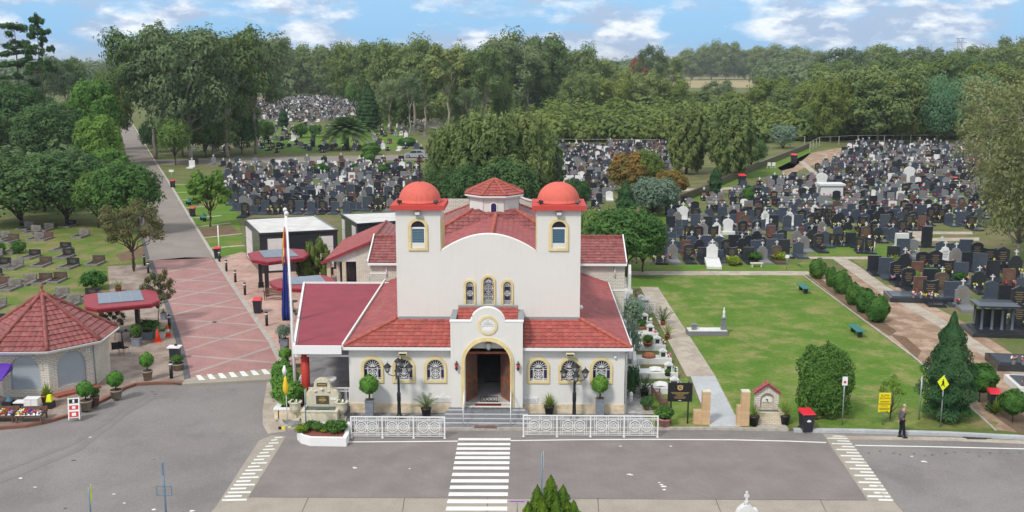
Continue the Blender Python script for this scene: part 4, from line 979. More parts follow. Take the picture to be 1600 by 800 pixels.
cp = MB(); caps(cp, (0, -.25, 4.27), (0, 10.5, 4.27), 'ridge_dark'); cp.build('ridge_capping', arr)
MB().m('maroon_metal').bar((-3.85, -.32, 2.60), (0, -.32, 4.24), .06, .22).bar((0, -.32, 4.24), (3.7, -.32, 2.66), .06, .22).build('barge_board', an)
for x in (-3.3, -2.1): MB().m('cream_brick').cb(x, .12, 0, .30, .30, 2.66).build('pillar', an)
MB().m('glass_dark').box(-3.0, -1.3, 3.35, 3.39, .1, 2.3).build('glass_door', an)
MB().m('shutter').box(-.2, .2, -.03, -.004, 1.2, 1.45).build('meter_box', an)
# ------------------------------------------------------------------ foliage
rng = np.random.default_rng(11)
def unit(n):
    d = rng.normal(size=(n, 3)); return d/np.linalg.norm(d, axis=1, keepdims=True)
def leaf_quads(cen, nrm, size, aspect=.6, droop=None):
    n = len(cen); a = unit(n) if droop is None else droop + unit(n)*.35
    t1 = a - nrm*np.sum(a*nrm, 1, keepdims=True); t1 /= np.linalg.norm(t1, axis=1, keepdims=True)+1e-9
    t2 = np.cross(nrm, t1); s = (size*(.6+.8*rng.random(n)))[:, None]
    return np.stack([cen - t1*s, cen + t2*s*aspect - t1*s*.1, cen + t1*s, cen - t2*s*aspect + t1*s*.1], 1)
def shell(c, r, n, inner=.55, cut=-.35, lump=.22, up=.25):
    """leaf positions and normals through the outer part of a lumpy ellipsoid"""
    d = unit(int(n*1.6)); d = d[(d[:, 2] > cut) | (rng.random(len(d)) < .25)][:n]
    ph = rng.random(6)*6.28; L = 1 + lump*(np.sin(d[:, 0]*5+ph[0])*np.sin(d[:, 1]*5+ph[1]) + .6*np.sin(d[:, 2]*7+ph[2]+d[:, 0]*4))
    rad = (inner + (1-inner)*rng.random(len(d))**.55)*L
    r = np.array(r if isinstance(r, (tuple, list)) else (r, r, r)); p = np.array(c) + d*r*rad[:, None]
    nn = d/r; nn /= np.linalg.norm(nn, axis=1, keepdims=True); nn = nn + unit(len(d))*.48 + np.array([0, 0, up]); nn /= np.linalg.norm(nn, axis=1, keepdims=True)
    return p, nn
def crown_mesh(name, clumps, leaf, size, aspect=.6, per=None, droop=None, inner=.5, cut=-.35, lump=.22):
    mb = MB().m(leaf)
    for cl in clumps:
        c, r, n = cl
        p, nn = shell(c, r, n, inner, cut, lump)
        mb.cards(leaf_quads(p, nn, size, aspect, droop))
    return mb.build(name, link=False)
def trunk_mesh(base_r, paths, bark, name='trunk'):
    mb = MB().m(bark)
    for pts, r0, r1 in paths:
        n = len(pts); mb.tube(pts, [r0+(r1-r0)*i/(n-1) for i in range(n)], 7)
    return mb.build(name, link=False)
def curve(a, b, wob, n=5):
    a, b = np.array(a, float), np.array(b, float); L = np.linalg.norm(b-a)
    return [tuple(a+(b-a)*t + (rng.normal(size=3)*wob*L*math.sin(math.pi*t) if 0 < t < 1 else 0)) for t in np.linspace(0, 1, n)]

def proto_gum(H=20, Wd=15, ncl=18, leaf='leaf_gum', bark='bark_pale', fork=.28, dens=1.5, lean=0, card=.31, base=.42, spread=1.0):
    cl = []; paths = []; f = np.array([lean*.3, 0, H*fork])
    paths.append((curve((0, 0, 0), f, .03), H*.022, H*.015))
    mains = []
    for i in range(4):
        a = i*1.57+rng.random()*.8; tip = np.array([lean*.7 + Wd*.2*math.cos(a), Wd*.2*math.sin(a), H*(.58+.2*rng.random())]); mains.append(tip)
        paths.append((curve(f, tip, .06), H*.012, H*.006))
    for i in range(ncl):
        a = i*2.399+rng.random()*.6; t = (i+.5)/ncl; zf = base + (1-base-.10)*t**.85
        rr = Wd*.5*spread*(.28+.62*math.sqrt(max(0, 1-((zf-.62)/.42)**2)))*(.65+.4*rng.random())
        c = np.array([lean*zf+rr*math.cos(a), rr*math.sin(a), H*zf]); s = Wd*(.13+.075*rng.random())
        cl.append((c, (s*1.15, s*1.15, s*.80), int(420*dens)))
        m = min(mains, key=lambda q: np.linalg.norm(q-c)); paths.append((curve(m if c[2] > m[2]*.8 else f, c+np.array([0, 0, -s*.2]), .08), H*.006, H*.0015))
    return [trunk_mesh(0, paths, bark), crown_mesh('crown', cl, leaf, card, .55, inner=.35, cut=-.6, lump=.3)], H, Wd
def proto_round(H=10, Wd=10, leaf='leaf_dense', bark='bark_dark', trunk=.18, ncl=18, card=.19, dens=1.7, stem=1):
    cl = []; ch = H*(1-trunk); cz = H*trunk+ch*.48
    cl.append(((0, 0, cz), (Wd*.40, Wd*.40, ch*.44), int(900*dens)))
    for i in range(ncl):
        a = i*2.399+rng.random()*.5; z = -0.55+1.45*(i+.5)/ncl; k = math.sqrt(max(.05, 1-min(1, abs(z))**2))
        c = (Wd*.34*k*math.cos(a), Wd*.34*k*math.sin(a), cz+ch*.33*z); s = Wd*(.15+.05*rng.random()); cl.append((c, (s, s, s*.85), int(380*dens)))
    paths = [(curve((0, 0, 0), (0, 0, H*(trunk+.2)), .03), H*.022, H*.014)]
    for i in range(6): a = i*1.05; paths.append((curve((0, 0, H*trunk), (Wd*.28*math.cos(a), Wd*.28*math.sin(a), cz), .06), H*.012, H*.004))
    return [trunk_mesh(0, paths, bark), crown_mesh('crown', cl, leaf, card, .65, inner=.62, cut=-.7)], H, Wd
def proto_small(H=6, Wd=5.2, leaf='leaf_brown', bark='bark_dark', card=.16, dens=1.0, multi=3):
    cl = []; paths = []
    for i in range(22):
        a = i*2.399; z = .48+.46*(i/22)**.9; rr = Wd*.46*(.35+.65*math.sqrt(max(0, 1-((z-.66)/.34)**2)))*(.6+.5*rng.random())
        c = np.array([rr*math.cos(a), rr*math.sin(a), H*z]); s = Wd*(.11+.04*rng.random()); cl.append((c, (s, s, s*.8), int(230*dens)))
        paths.append((curve((0, 0, H*.28), c, .07), H*.009, H*.002))
    for i in range(multi): paths.append((curve((.05*i, 0, 0), (.12*math.cos(i*2.1), .12*math.sin(i*2.1), H*.32), .05), H*.014, H*.009))
    return [trunk_mesh(0, paths, bark), crown_mesh('crown', cl, leaf, card, .6, inner=.2, cut=-.9, lump=.3)], H, Wd
def proto_casuarina(H=12, Wd=10, leaf='leaf_casuarina', dens=1.5, card=.25, ncl=48):
    cl = []; paths = [(curve((0, 0, 0), (0, 0, H*.8), .03), H*.022, H*.006)]
    for i in range(ncl):
        a = i*2.399; t = (i+.5)/ncl; z = .12+.74*t; rr = Wd*.5*math.sqrt(max(.05, 1-((z-.45)/.47)**2))*(.45+.42*rng.random())
        c = np.array([rr*math.cos(a), rr*math.sin(a), H*z]); s = Wd*(.085+.04*rng.random()); cl.append((c, (s, s, s*1.5), int(420*dens)))
        paths.append((curve((0, 0, H*z*.7), c, .05), H*.006, H*.002))
    return [trunk_mesh(0, paths, 'bark_dark'), crown_mesh('crown', cl, leaf, card, .42, droop=np.array([0, 0, .28]), inner=.5, cut=-.9, lump=.34)], H, Wd
def proto_conifer(H=6, Wd=4.2, leaf='leaf_conifer', dens=1.0, card=.13, belly=.35, tip=1.0, shag=.12):
    n = int(9500*dens); z = rng.random(n)**.85; prof = np.where(z < belly, (.80+.20*(z/belly)), (1-((z-belly)/(1-belly)))**tip)
    lob = 1 + shag*np.sin(z*H*5.5) + .10*np.sin(z*23+4*rng.random())
    a = rng.random(n)*6.283; lob = lob*(1+.13*np.sin(a*5+z*9)+.08*np.sin(a*9-z*21)); rr = Wd*.5*prof*lob*(.62+.38*rng.random(n)**.5)
    c = np.stack([rr*np.cos(a), rr*np.sin(a), H*(.05+.95*z)], 1); nn = np.stack([np.cos(a), np.sin(a), np.full(n, .55)], 1)+unit(n)*.6; nn /= np.linalg.norm(nn, axis=1, keepdims=True)
    dr = np.stack([np.cos(a), np.sin(a), np.full(n, .6)], 1)
    mb = MB().m(leaf).cards(leaf_quads(c, nn, card, .45, dr)).lathe([(Wd*.5*(.50+.12*q/.35 if q < .35 else .62*(1-((q-belly)/(1-belly)))**tip if q > belly else .62), H*(.05+.9*q)) for q in (.02, .15, .3, max(.45, belly+.02), .6, .72)], 0, 0, 0, 12); cr = mb.build('crown', link=False)
    tr = trunk_mesh(0, [([(0, 0, 0), (0, 0, H*.5), (0, 0, H*.97)], H*.02, .01)], 'bark_dark')
    return [tr, cr], H, Wd
def proto_ball(H=1.6, Wd=1.4, leaf='leaf_hedge', card=.075, n=3000, stem=0.0):
    c = (0, 0, stem + (H-stem)*.5); r = (Wd/2, Wd/2, (H-stem)*.5)
    core = MB().m(leaf).sphere(c, (r[0]*.66, r[1]*.66, r[2]*.68), 12, 8)
    p, nn = shell(c, r, n, .74, -1.1, .12); core.cards(leaf_quads(p, nn, card, .7)); cr = core.build('foliage', link=False)
    tr = trunk_mesh(0, [([(0, 0, 0), (.01, 0, max(stem, .1)+.1), (0, 0, H*.6)], .035+.01*Wd, .02)], 'bark_dark', 'stem')
    return [tr, cr], H, Wd
def proto_block(H=4.0, Wd=3.4, leaf='leaf_hedge', card=.075, n=9500):
    mb = MB().m(leaf); d = unit(n); d = d[d[:, 2] > -.85]
    p4 = (np.abs(d)**4).sum(1, keepdims=True)**.25; ph = .93+.07*np.sin(d[:, :1]*9+d[:, 2:]*7)+.04*np.sin(d[:, 1:2]*17+d[:, 2:]*13)
    p = d/p4*ph*(.90+.13*rng.random((len(d), 1)))*np.array([Wd/2, Wd*.42, H*.5])+np.array([0, 0, H*.5]); nn = d+unit(len(d))*.8+np.array([0, 0, .3]); nn /= np.linalg.norm(nn, axis=1, keepdims=True)
    mb.cards(leaf_quads(p, nn, card, .65)); mb.sphere((0, 0, H*.5), (Wd*.42, Wd*.36, H*.44), 14, 10)
    return [trunk_mesh(0, [([(0, 0, 0), (0, 0, H*.5)], .08, .05)], 'bark_dark'), mb.build('crown', link=False)], H, Wd
def proto_shrub(H=1.5, Wd=1.6, leaf='leaf_hedge', card=.09, n=900, core=.5):
    cl = []
    for i in range(9):
        a = i*2.399; rr = Wd*.27*(i > 0); s = Wd*(.2+.05*rng.random()); cl.append(((rr*math.cos(a), rr*math.sin(a), H*(.42+.28*rng.random())), (s, s, H*.27), n//9))
    cl.append(((0, 0, H*.4), (Wd*.4, Wd*.4, H*.40), n//2))
    tr = trunk_mesh(0, [(curve((0, 0, 0), (Wd*.2*math.cos(i), Wd*.2*math.sin(i), H*.6), .05), .03, .01) for i in range(4)], 'bark_dark', 'stem')
    return [tr, crown_mesh('foliage', cl, leaf, card, .6, inner=core, cut=-.6)], H, Wd
def frond(mb, base, az, L, rise, droop, w, nleaf=16, seg=8, sparse=1.0):
    """an arching frond with leaflets on both sides"""
    d = np.array([math.cos(az), math.sin(az)]); pts = []
    for k in range(seg+1):
        t = k/seg; h = L*(t*math.cos(rise*1.0) if False else t); pts.append(np.array([base[0]+d[0]*L*t*math.cos(rise), base[1]+d[1]*L*t*math.cos(rise), base[2]+L*t*math.sin(rise)-droop*L*t*t]))
    mb.tube([tuple(p) for p in pts], [w*.10*(1-.7*k/seg) for k in range(seg+1)], 4)
    side = np.array([-d[1], d[0], 0]); q = []
    for i in range(nleaf):
        t = .15+.85*i/nleaf; k = min(seg-1, int(t*seg)); f = t*seg-k; p = pts[k]*(1-f)+pts[k+1]*f; fw = (pts[k+1]-pts[k])/np.linalg.norm(pts[k+1]-pts[k])
        ll = w*math.sin(math.pi*(.12+.80*t))**.6
        for s in (-1, 1):
            tip = p + side*s*ll*.8 + fw*ll*.6 + np.array([0, 0, -.25*ll]); b = fw*w*(.06 if w < .6 else .08)
            q.append([p-b, p+b, tip+b*.3, tip-b*.3])
    mb.cards(np.array(q))
def proto_palm(H=6.4, Wd=7.5):
    tr = MB().m('bark_dark').tube([(0, 0, 0), (.05, 0, H*.3), (0, .05, H*.62)], [.42, .36, .40], 10).build('trunk', link=False)
    mb = MB().m('leaf_palm')
    for i in range(90): t = i/90; frond(mb, (0, 0, H*.66), i*2.399, Wd*.50, R(80-95*t), .30+.22*t, .72, 30)
    return [tr, mb.build('crown', link=False)], H, Wd
def proto_potpalm(H=1.4, Wd=1.4, leaf='leaf_palm', n=13, w=.16, up=80):
    mb = MB().m(leaf)
    for i in range(n): t = i/n; frond(mb, (0, 0, 0), i*2.399, H*.85, R(up-45*t), .18+.25*t, w*H, 13)
    return [mb.build('foliage', link=False)], H, Wd
def proto_spiky(H=.8, leaf='leaf_yucca', n=46, w=.05):
    mb = MB().m(leaf); q = []
    for i in range(n):
        a = i*2.399; e = R(85-70*(i/n)**.8); d = np.array([math.cos(a)*math.cos(e), math.sin(a)*math.cos(e), math.sin(e)]); s = np.array([-math.sin(a), math.cos(a), 0])
        L = H*(.8+.25*rng.random()); m_ = d*L*.5; tip = d*L+np.array([0, 0, -.12*L*math.cos(e)])
        q.append([-s*w*.5, s*w*.5, m_+s*w, m_-s*w]); q.append([m_-s*w, m_+s*w, tip+s*.004, tip-s*.004])
    return [mb.cards(np.array(q)).build('foliage', link=False)], H, H*1.6
def proto_bunya(H=25, Wd=11, low=True, seed=0):
    """araucaria: bare upper whorls of up-curved boughs carrying tufts, dense dark skirt below"""
    paths = [(curve((0, 0, 0), (0, 0, H*.97), .004, 8), H*.016, .05)]; cl = []
    for k in range(9):
        z = H*((.60 if low else .50)+((.35 if low else .45)*k/8)+.018*rng.normal()); L = Wd*.5*(.55+.35*math.sin(k*1.3+seed)**2)*(1-.5*(k/8)**2); m_ = 4 + (k % 2)
        for i in range(m_):
            a = i*6.283/m_ + k*.7+rng.random()*.3; e = np.array([L*math.cos(a)*(.75+.35*rng.random()), L*math.sin(a)*(.75+.35*rng.random()), z-.4+L*.20+rng.normal()*.5])
            paths.append((curve((0, 0, z), e, .03, 4), .09, .035))
            for f in (1.0, .72): cl.append((tuple(np.array([0, 0, z])*(1-f)+e*f+np.array([0, 0, .15])), ((.75, .75, .5) if low else (1.0, 1.0, .5)), 90))
    cl.append(((0, 0, H*.98), (.7, .7, .8) if low else (3.2, 3.2, .7), 130 if low else 700))
    for k in range(22 if low else 5):
        a = k*2.399; z = H*(.10+.42*(k/26)); rr = Wd*.34*(.5+.45*rng.random()); cl.append(((rr*math.cos(a), rr*math.sin(a), z), (Wd*.17, Wd*.17, Wd*.12), 320))
    return [trunk_mesh(0, paths, 'bark_dark'), crown_mesh('crown', cl, 'leaf_dark', .30, .5, inner=.1, cut=-1.1)], H, Wd
def proto_bare(H=2.2, Wd=2.4, leaf='leaf_lemon', n=420):
    paths = []; cl = []
    for i in range(14):
        a = i*2.399; e = np.array([Wd*.42*math.cos(a)*(.4+.6*rng.random()), Wd*.42*math.sin(a)*(.4+.6*rng.random()), H*(.55+.42*rng.random())]); paths.append((curve((0, 0, H*.16), e, .07), .035, .008)); cl.append((tuple(e), (.26, .26, .20), n//14))
    paths.append((curve((0, 0, 0), (0, 0, H*.2), .02), .06, .045))
    return [trunk_mesh(0, paths, 'bark_dark'), crown_mesh('crown', cl, leaf, .075, .6, inner=.1, cut=-1.1)], H, Wd

PROTO = {}
def P_(key, fn, **k):
    PROTO[key] = fn(**k)
P_('gum_a', proto_gum); P_('gum_b', proto_gum, ncl=15, leaf='leaf_gum_grey', fork=.34, base=.45); P_('gum_c', proto_gum, Wd=12, ncl=14, fork=.4, base=.5, leaf='leaf_gum'); P_('gum_d', proto_gum, Wd=17, ncl=24, fork=.2, base=.28, leaf='leaf_gum_grey', lean=1.5)
P_('gum_open', proto_gum, H=20, Wd=15, ncl=13, fork=.35, base=.55, dens=1.0, leaf='leaf_gum_grey')
P_('gum_low', proto_gum, H=16, Wd=16, ncl=26, fork=.15, base=.16, leaf='leaf_gum', dens=1.5); P_('gum_olive', proto_gum, H=16, Wd=16, ncl=26, fork=.15, base=.16, leaf='leaf_olive', dens=1.5)
P_('gum_brown', proto_gum, H=16, Wd=13, ncl=30, fork=.15, base=.2, leaf='leaf_brown', dens=.8, card=.18)
P_('round', proto_round); P_('round_b', proto_round, ncl=20, Wd=12); P_('round_dark', proto_round, leaf='leaf_dark', trunk=.06, Wd=11, ncl=22); P_('round_bright', proto_round, leaf='leaf_bright', trunk=.10, H=11, Wd=8)
P_('round_olive', proto_round, leaf='leaf_olive', trunk=.06); P_('round_teal', proto_round, leaf='leaf_teal', trunk=.08, Wd=13, ncl=20); P_('round_sage', proto_round, H=5, Wd=6, leaf='leaf_sage', trunk=.08, card=.13, dens=1.3, ncl=20)
P_('round_rust', proto_round, leaf='leaf_rust', H=12, Wd=10); P_('round_orange', proto_round, H=6, Wd=7, leaf='leaf_orange', trunk=.05, card=.17)
P_('small_brown', proto_small, leaf='leaf_small', card=.10, dens=1.3); P_('small_green', proto_small, H=6, Wd=4.4, leaf='leaf_bright', dens=2.3); P_('small_twig', proto_small, leaf='leaf_small', H=3.2, Wd=2.4, card=.08, dens=.5, multi=1)
P_('casu', proto_casuarina); P_('casu_b', proto_casuarina, H=13, Wd=8, leaf='leaf_casuarina', ncl=56); P_('casu_olive', proto_casuarina, H=10, Wd=8, leaf='leaf_olive', ncl=20)
P_('conifer', proto_conifer, dens=2.4, card=.095, shag=.13, tip=.85); P_('conifer_big', proto_conifer, H=14, Wd=6.5, card=.28, leaf='leaf_dark', tip=.9); P_('cypress', proto_conifer, H=8, Wd=2.1, card=.15, belly=.5, tip=.6, leaf='leaf_conifer', shag=.05)
P_('cypress_bright', proto_conifer, H=12, Wd=4.4, card=.25, belly=.4, tip=.6, leaf='leaf_bright', shag=.1); P_('golden', proto_conifer, H=3.2, Wd=2.6, card=.055, belly=.1, tip=.8, leaf='leaf_golden', dens=1.6, shag=.04)
P_('dark_pine', proto_round, leaf='leaf_dark', H=14, Wd=12, trunk=.05, ncl=26)
P_('palm', proto_palm); P_('bunya', proto_bunya); P_('bunya_b', proto_bunya, low=False, seed=1.0)
P_('topiary', proto_ball, H=1.0, Wd=.78, stem=.30, card=.055, n=1700, leaf='leaf_ficus'); P_('bush', proto_ball); P_('bush_tall', proto_ball, H=2.0, Wd=1.15, n=4200); P_('tree_ball', proto_ball, H=1.9, Wd=1.7, stem=.55, card=.085, n=3400)
P_('hedge', proto_block); P_('shrub', proto_shrub); P_('shrub_dark', proto_shrub, leaf='leaf_dark', n=1400); P_('shrub_sage', proto_shrub, H=2.4, Wd=1.6, leaf='leaf_sage', n=1500, card=.06)
P_('flower_bush', proto_shrub, H=.6, Wd=.8, card=.045, n=700); P_('lime_bush', proto_shrub, H=.5, Wd=.8, card=.045, n=700, leaf='leaf_lemon'); P_('lemon', proto_bare)
P_('ficus', proto_shrub, H=1.7, Wd=1.5, leaf='leaf_ficus', n=5200, card=.055, core=.7)
P_('potpalm', proto_potpalm); P_('potpalm_y', proto_potpalm, leaf='leaf_yucca', n=22, up=85, w=.12); P_('spiky', proto_spiky); P_('fern', proto_potpalm, leaf='leaf_yucca', n=20, up=70, w=.13)
PN = {'t': ('trunk', 'crown')}
def plant(key, loc, H, Wd, name, label, cat, group=None, rz=None):
    """a plant thing that uses the meshes of its kind"""
    parts, h0, w0 = PROTO[key]
    t = thing(name, label, cat, loc, rz if rz is not None else random.random()*6.28, group)
    t.scale = (Wd/w0, Wd/w0, H/h0)
    for p in parts:
        o = p.copy(); C.objects.link(o); o.parent = t
    return t
def tree(key, px, pb, ptop, wpx, label, name='tree', cat='tree', group=None, rz=None):
    px += (800-px)*(pb-ptop)*(.9 if 'bunya' in key else .5)/8470                    # px is where the crown shows, not the foot
    g = G(px, pb); return plant(key, g, HP(px, pb, ptop), WD(px, pb, wpx), name, label, cat, group, rz)

# ---- trees one can pick out, from the left
tree('bunya_b', 23, 250, 37, 78, 'sparse tall bunya pine at far left, tufted boughs against the sky, left of its twin', 'bunya_pine')
tree('bunya', 57, 262, 21, 54, 'tallest bunya pine at far left, tufted boughs against the sky, right of its twin', 'bunya_pine', rz=2.0)
T = tree
T('dark_pine', 20, 262, 112, 130, 'dark dense conifer below the bunya pines at the left frame edge', 'conifer_tree')
T('dark_pine', 78, 268, 148, 120, 'dark dense conifer below and right of the bunya pines', 'conifer_tree')
T('gum_a', 104, 190, 84, 60, 'distant blue green gum between the bunya pines and the city towers', 'gum_tree')
T('gum_b', 78, 195, 95, 60, 'distant gum directly right of the bunya pines', 'gum_tree')
T('round_bright', 146, 262, 105, 80, 'tall light green tree on the left side of the drive', 'shade_tree', group='light green trees along the drive')
T('round_olive', 175, 235, 98, 60, 'olive green tree leaning over the far end of the drive', 'shade_tree')
T('round_bright', 152, 285, 165, 74, 'bright green tree on the left side of the drive below the tall one', 'shade_tree')
T('round', 120, 250, 150, 70, 'mid green tree behind the bright trees left of the drive', 'shade_tree')
T('round_dark', 28, 352, 228, 170, 'dark green spreading fig at the left frame edge behind the lawn graves', 'fig_tree')
T('round_dark', 100, 350, 226, 150, 'dark green spreading fig right of the other, behind the lawn graves', 'fig_tree')
T('round_dark', 66, 330, 232, 120, 'dark green fig crown between and behind the two front figs', 'fig_tree')
T('round_bright', 168, 300, 222, 66, 'small yellow green tree beside the drive behind the big round tree', 'shade_tree')
T('round', 196, 366, 246, 108, 'large round green tree overhanging the left edge of the drive', 'shade_tree')
T('round', 150, 356, 262, 80, 'green tree between the dark figs and the large round tree', 'shade_tree')
T('small_brown', 205, 424, 315, 92, 'small thin brownish tree in the paved square beside the drive', 'small_tree')
# big gums right of the drive
for i, (x, b, t_, w_, k, lb) in enumerate([
    (231, 226, 72, 84, 'gum_c', 'grey green gum leaning over the drive, leftmost of the big gums'),
    (236, 248, 40, 120, 'gum_a', 'big gum with pale limbs nearest the drive'),
    (292, 252, 30, 140, 'gum_d', 'biggest gum with forked pale trunk at the centre of the big gums'),
    (350, 246, 36, 115, 'gum_a', 'big gum with dense crown right of the biggest one'),
    (395, 240, 44, 100, 'gum_b', 'big gum with open crown above the cemetery road'),
    (322, 225, 50, 100, 'gum_c', 'gum behind and between the big gums right of the drive'),
    (265, 215, 52, 90, 'gum_b', 'gum standing behind the two big gums nearest the drive'),
    (282, 244, 118, 80, 'gum_low', 'low spreading gum foliage over the drive kerb below the big gums'),
    (330, 244, 108, 100, 'gum_low', 'low gum foliage at the foot of the biggest gum'),
    (372, 232, 120, 60, 'gum_low', 'low gum foliage below the open crowned gums'),
    (430, 160, 54, 56, 'gum_open', 'slim gum with gaps of sky, rightmost of the big gums'),
    (408, 175, 60, 56, 'gum_open', 'open crowned gum behind the rightmost big gum')]):
    T(k, x, b, t_, w_, lb, 'gum_tree')
T('round', 272, 258, 180, 56, 'dense rounded green tree at the corner of drive and cemetery road', 'shade_tree')
T('round_dark', 240, 238, 182, 44, 'dark small tree beside the drive left of the dense rounded tree', 'shade_tree')
T('round_dark', 376, 240, 165, 60, 'dark shrubby tree below the big gums above the cemetery road', 'shade_tree')
T('round', 320, 246, 172, 60, 'mid green understorey tree below the biggest gum', 'shade_tree')
T('small_green', 327, 354, 267, 58, 'small round bright tree on the verge right of the drive', 'small_tree')
T('cypress', 443, 200, 170, 15, 'short dark columnar cypress among the far graves', 'cypress')
T('round_bright', 553, 172, 118, 28, 'bright yellow green columnar tree at the edge of the far graves', 'cypress')
T('conifer_big', 575, 206, 128, 40, 'dark green pointed conifer behind the palm', 'conifer_tree')
T('palm', 541, 234, 185, 84, 'date palm with drooping fronds above the cemetery road', 'palm_tree')
T('bush', 575, 255, 236, 24, 'clipped round bush at the front edge of the cemetery road', 'bush')
T('bush', 580, 242, 223, 30, 'darker clipped round bush behind the one at the cemetery road', 'bush')
T('bush', 502, 272, 255, 22, 'clipped bush among the dark graves left of the church', 'bush')
T('bush', 553, 270, 256, 18, 'small clipped bush among the dark graves, middle one of three', 'bush')
T('bush', 599, 272, 257, 18, 'small clipped bush among the dark graves nearest the church', 'bush')
T('bush', 636, 229, 215, 30, 'low wide clipped hedge above the silver car', 'bush')
T('round', 413, 225, 185, 34, 'small dark tree among the graves beyond the cemetery road', 'shade_tree')
T('shrub', 470, 215, 190, 26, 'pale green bush among the graves left of the palm', 'bush')
T('shrub', 492, 214, 192, 20, 'darker bush among the graves just left of the palm', 'bush')
# middle gums
mid = [(425, 150, 70, 60, 'gum_low'), (455, 151, 68, 60, 'gum_low'), (488, 152, 70, 66, 'gum_low'), (522, 154, 68, 70, 'gum_low'), (552, 168, 66, 76, 'gum_olive'), (590, 186, 62, 80, 'gum_a'), (622, 196, 58, 90, 'gum_low'), (648, 200, 80, 70, 'gum_c'), (668, 190, 58, 70, 'gum_a'), (700, 205, 62, 64, 'gum_c'),
       (728, 200, 70, 60, 'gum_low'), (757, 205, 66, 66, 'gum_a'), (790, 190, 54, 90, 'gum_d'), (838, 185, 48, 100, 'gum_low'), (825, 190, 80, 60, 'gum_c'), (893, 178, 70, 70, 'gum_low'), (930, 178, 88, 60, 'gum_a')]
ordn = ['first', 'second', 'third', 'fourth', 'fifth', 'sixth', 'seventh', 'eighth', 'ninth', 'tenth', 'eleventh', 'twelfth', 'thirteenth', 'fourteenth', 'fifteenth', 'sixteenth', 'seventeenth', 'eighteenth', 'nineteenth', 'twentieth'] + ['twenty-'+q for q in ('first', 'second', 'third', 'fourth', 'fifth', 'sixth', 'seventh', 'eighth', 'ninth')] + ['thirtieth'] + ['thirty-'+q for q in ('first', 'second', 'third', 'fourth', 'fifth', 'sixth', 'seventh', 'eighth', 'ninth')] + ['fortieth'] + ['forty-'+q for q in ('first', 'second', 'third', 'fourth', 'fifth', 'sixth', 'seventh', 'eighth', 'ninth')] + ['fiftieth']
mid.sort(key=lambda q: q[0])
for i, (x, b, t_, w_, k) in enumerate(mid): T(k, x, b, t_, w_, '%s from left in the middle belt of tall gums behind the church' % ordn[i], 'gum_tree', group='middle belt of gums')
for i, (x, b, t_, w_, k) in enumerate([(608, 207, 120, 40, 'gum_open'), (640, 212, 110, 44, 'gum_open'), (664, 205, 105, 40, 'gum_c'), (733, 210, 132, 34, 'gum_open'), (760, 190, 118, 30, 'gum_c'), (785, 196, 112, 30, 'gum_olive')]):
    T(k, x, b, t_, w_, '%s from left of the slim pale trunked gums before the middle belt' % ordn[i], 'gum_tree', group='slim pale trunked gums')
# skyline trees right
sk = [(966, 172, 98, 40, 'gum_c'), (1018, 170, 66, 46, 'gum_open'), (1044, 160, 84, 46, 'gum_a'), (1082, 125, 76, 50, 'gum_low'), (1112, 124, 70, 50, 'gum_low'), (1135, 125, 63, 44, 'gum_low'), (1165, 124, 74, 50, 'gum_low'), (1192, 126, 70, 44, 'gum_low'),
      (1225, 126, 70, 60, 'gum_low'), (1262, 128, 76, 60, 'gum_low'), (1312, 162, 70, 70, 'gum_open'), (1345, 160, 80, 60, 'gum_b'), (1376, 160, 66, 60, 'gum_a'), (1420, 160, 72, 50, 'gum_open'), (1452, 160, 68, 44, 'gum_open'), (1478, 164, 76, 60, 'gum_b'), (1512, 165, 74, 60, 'gum_low'), (1540, 168, 66, 70, 'gum_a'), (1588, 160, 52, 60, 'gum_open'), (1615, 170, 60, 70, 'gum_a')]
for i, (x, b, t_, w_, k) in enumerate(sk): T(k, x, b, t_, w_, '%s from left of the gums on the right hand skyline' % ordn[i], 'gum_tree', group='gums on the right hand skyline')
T('round_rust', 1000, 152, 80, 34, 'rust coloured tree on the skyline beside the dark open gum', 'shade_tree')
lw = [(905, 200, 112, 60, 'gum_low'), (955, 198, 120, 60, 'gum_olive'), (1000, 196, 108, 64, 'gum_low'), (1045, 195, 122, 60, 'gum_olive'), (1080, 190, 139, 60, 'gum_a'), (1120, 186, 122, 46, 'gum_open'), (1160, 190, 142, 50, 'gum_olive'), (1205, 192, 118, 60, 'gum_olive'), (1240, 200, 134, 70, 'gum_low'), (1275, 205, 124, 60, 'gum_olive'),
      (1320, 218, 104, 110, 'gum_low'), (1375, 222, 102, 120, 'gum_low'), (1300, 222, 122, 60, 'gum_olive'), (1350, 215, 128, 70, 'gum_b'), (1412, 222, 122, 70, 'gum_olive'), (1395, 190, 84, 80, 'gum_low'), (1450, 190, 86, 90, 'gum_olive'), (1500, 190, 84, 100, 'gum_low'), (1550, 195, 96, 90, 'gum_olive'), (1300, 180, 92, 70, 'gum_a'), (1345, 175, 90, 70, 'gum_b')]
lw.sort(key=lambda q: q[0])
for i, (x, b, t_, w_, k) in enumerate(lw): T(k, x, b, t_, w_, '%s from left of the full crowned trees in the bush right of centre' % ordn[i], 'gum_tree', group='full crowned trees in the bush')
T('round_teal', 1452, 215, 112, 80, 'blue green rounded tree, left one of two in the right hand bush', 'shade_tree')
T('round_teal', 1520, 215, 113, 110, 'blue green spreading tree, right one of two in the right hand bush', 'shade_tree')
T('round_teal', 1480, 225, 130, 90, 'blue green low tree in front of the two others in the right hand bush', 'shade_tree')
for i, (x, b, t_, w_) in enumerate([(1575, 330, 105, 150), (1640, 420, 92, 200), (1600, 415, 180, 130)]):
    T('gum_brown', x, b, t_, w_, ['brownish gum crown at the right edge, furthest back of three', 'large brownish gum cut by the right frame edge', 'low brownish gum hanging over the graves at the right edge'][i], 'gum_tree')
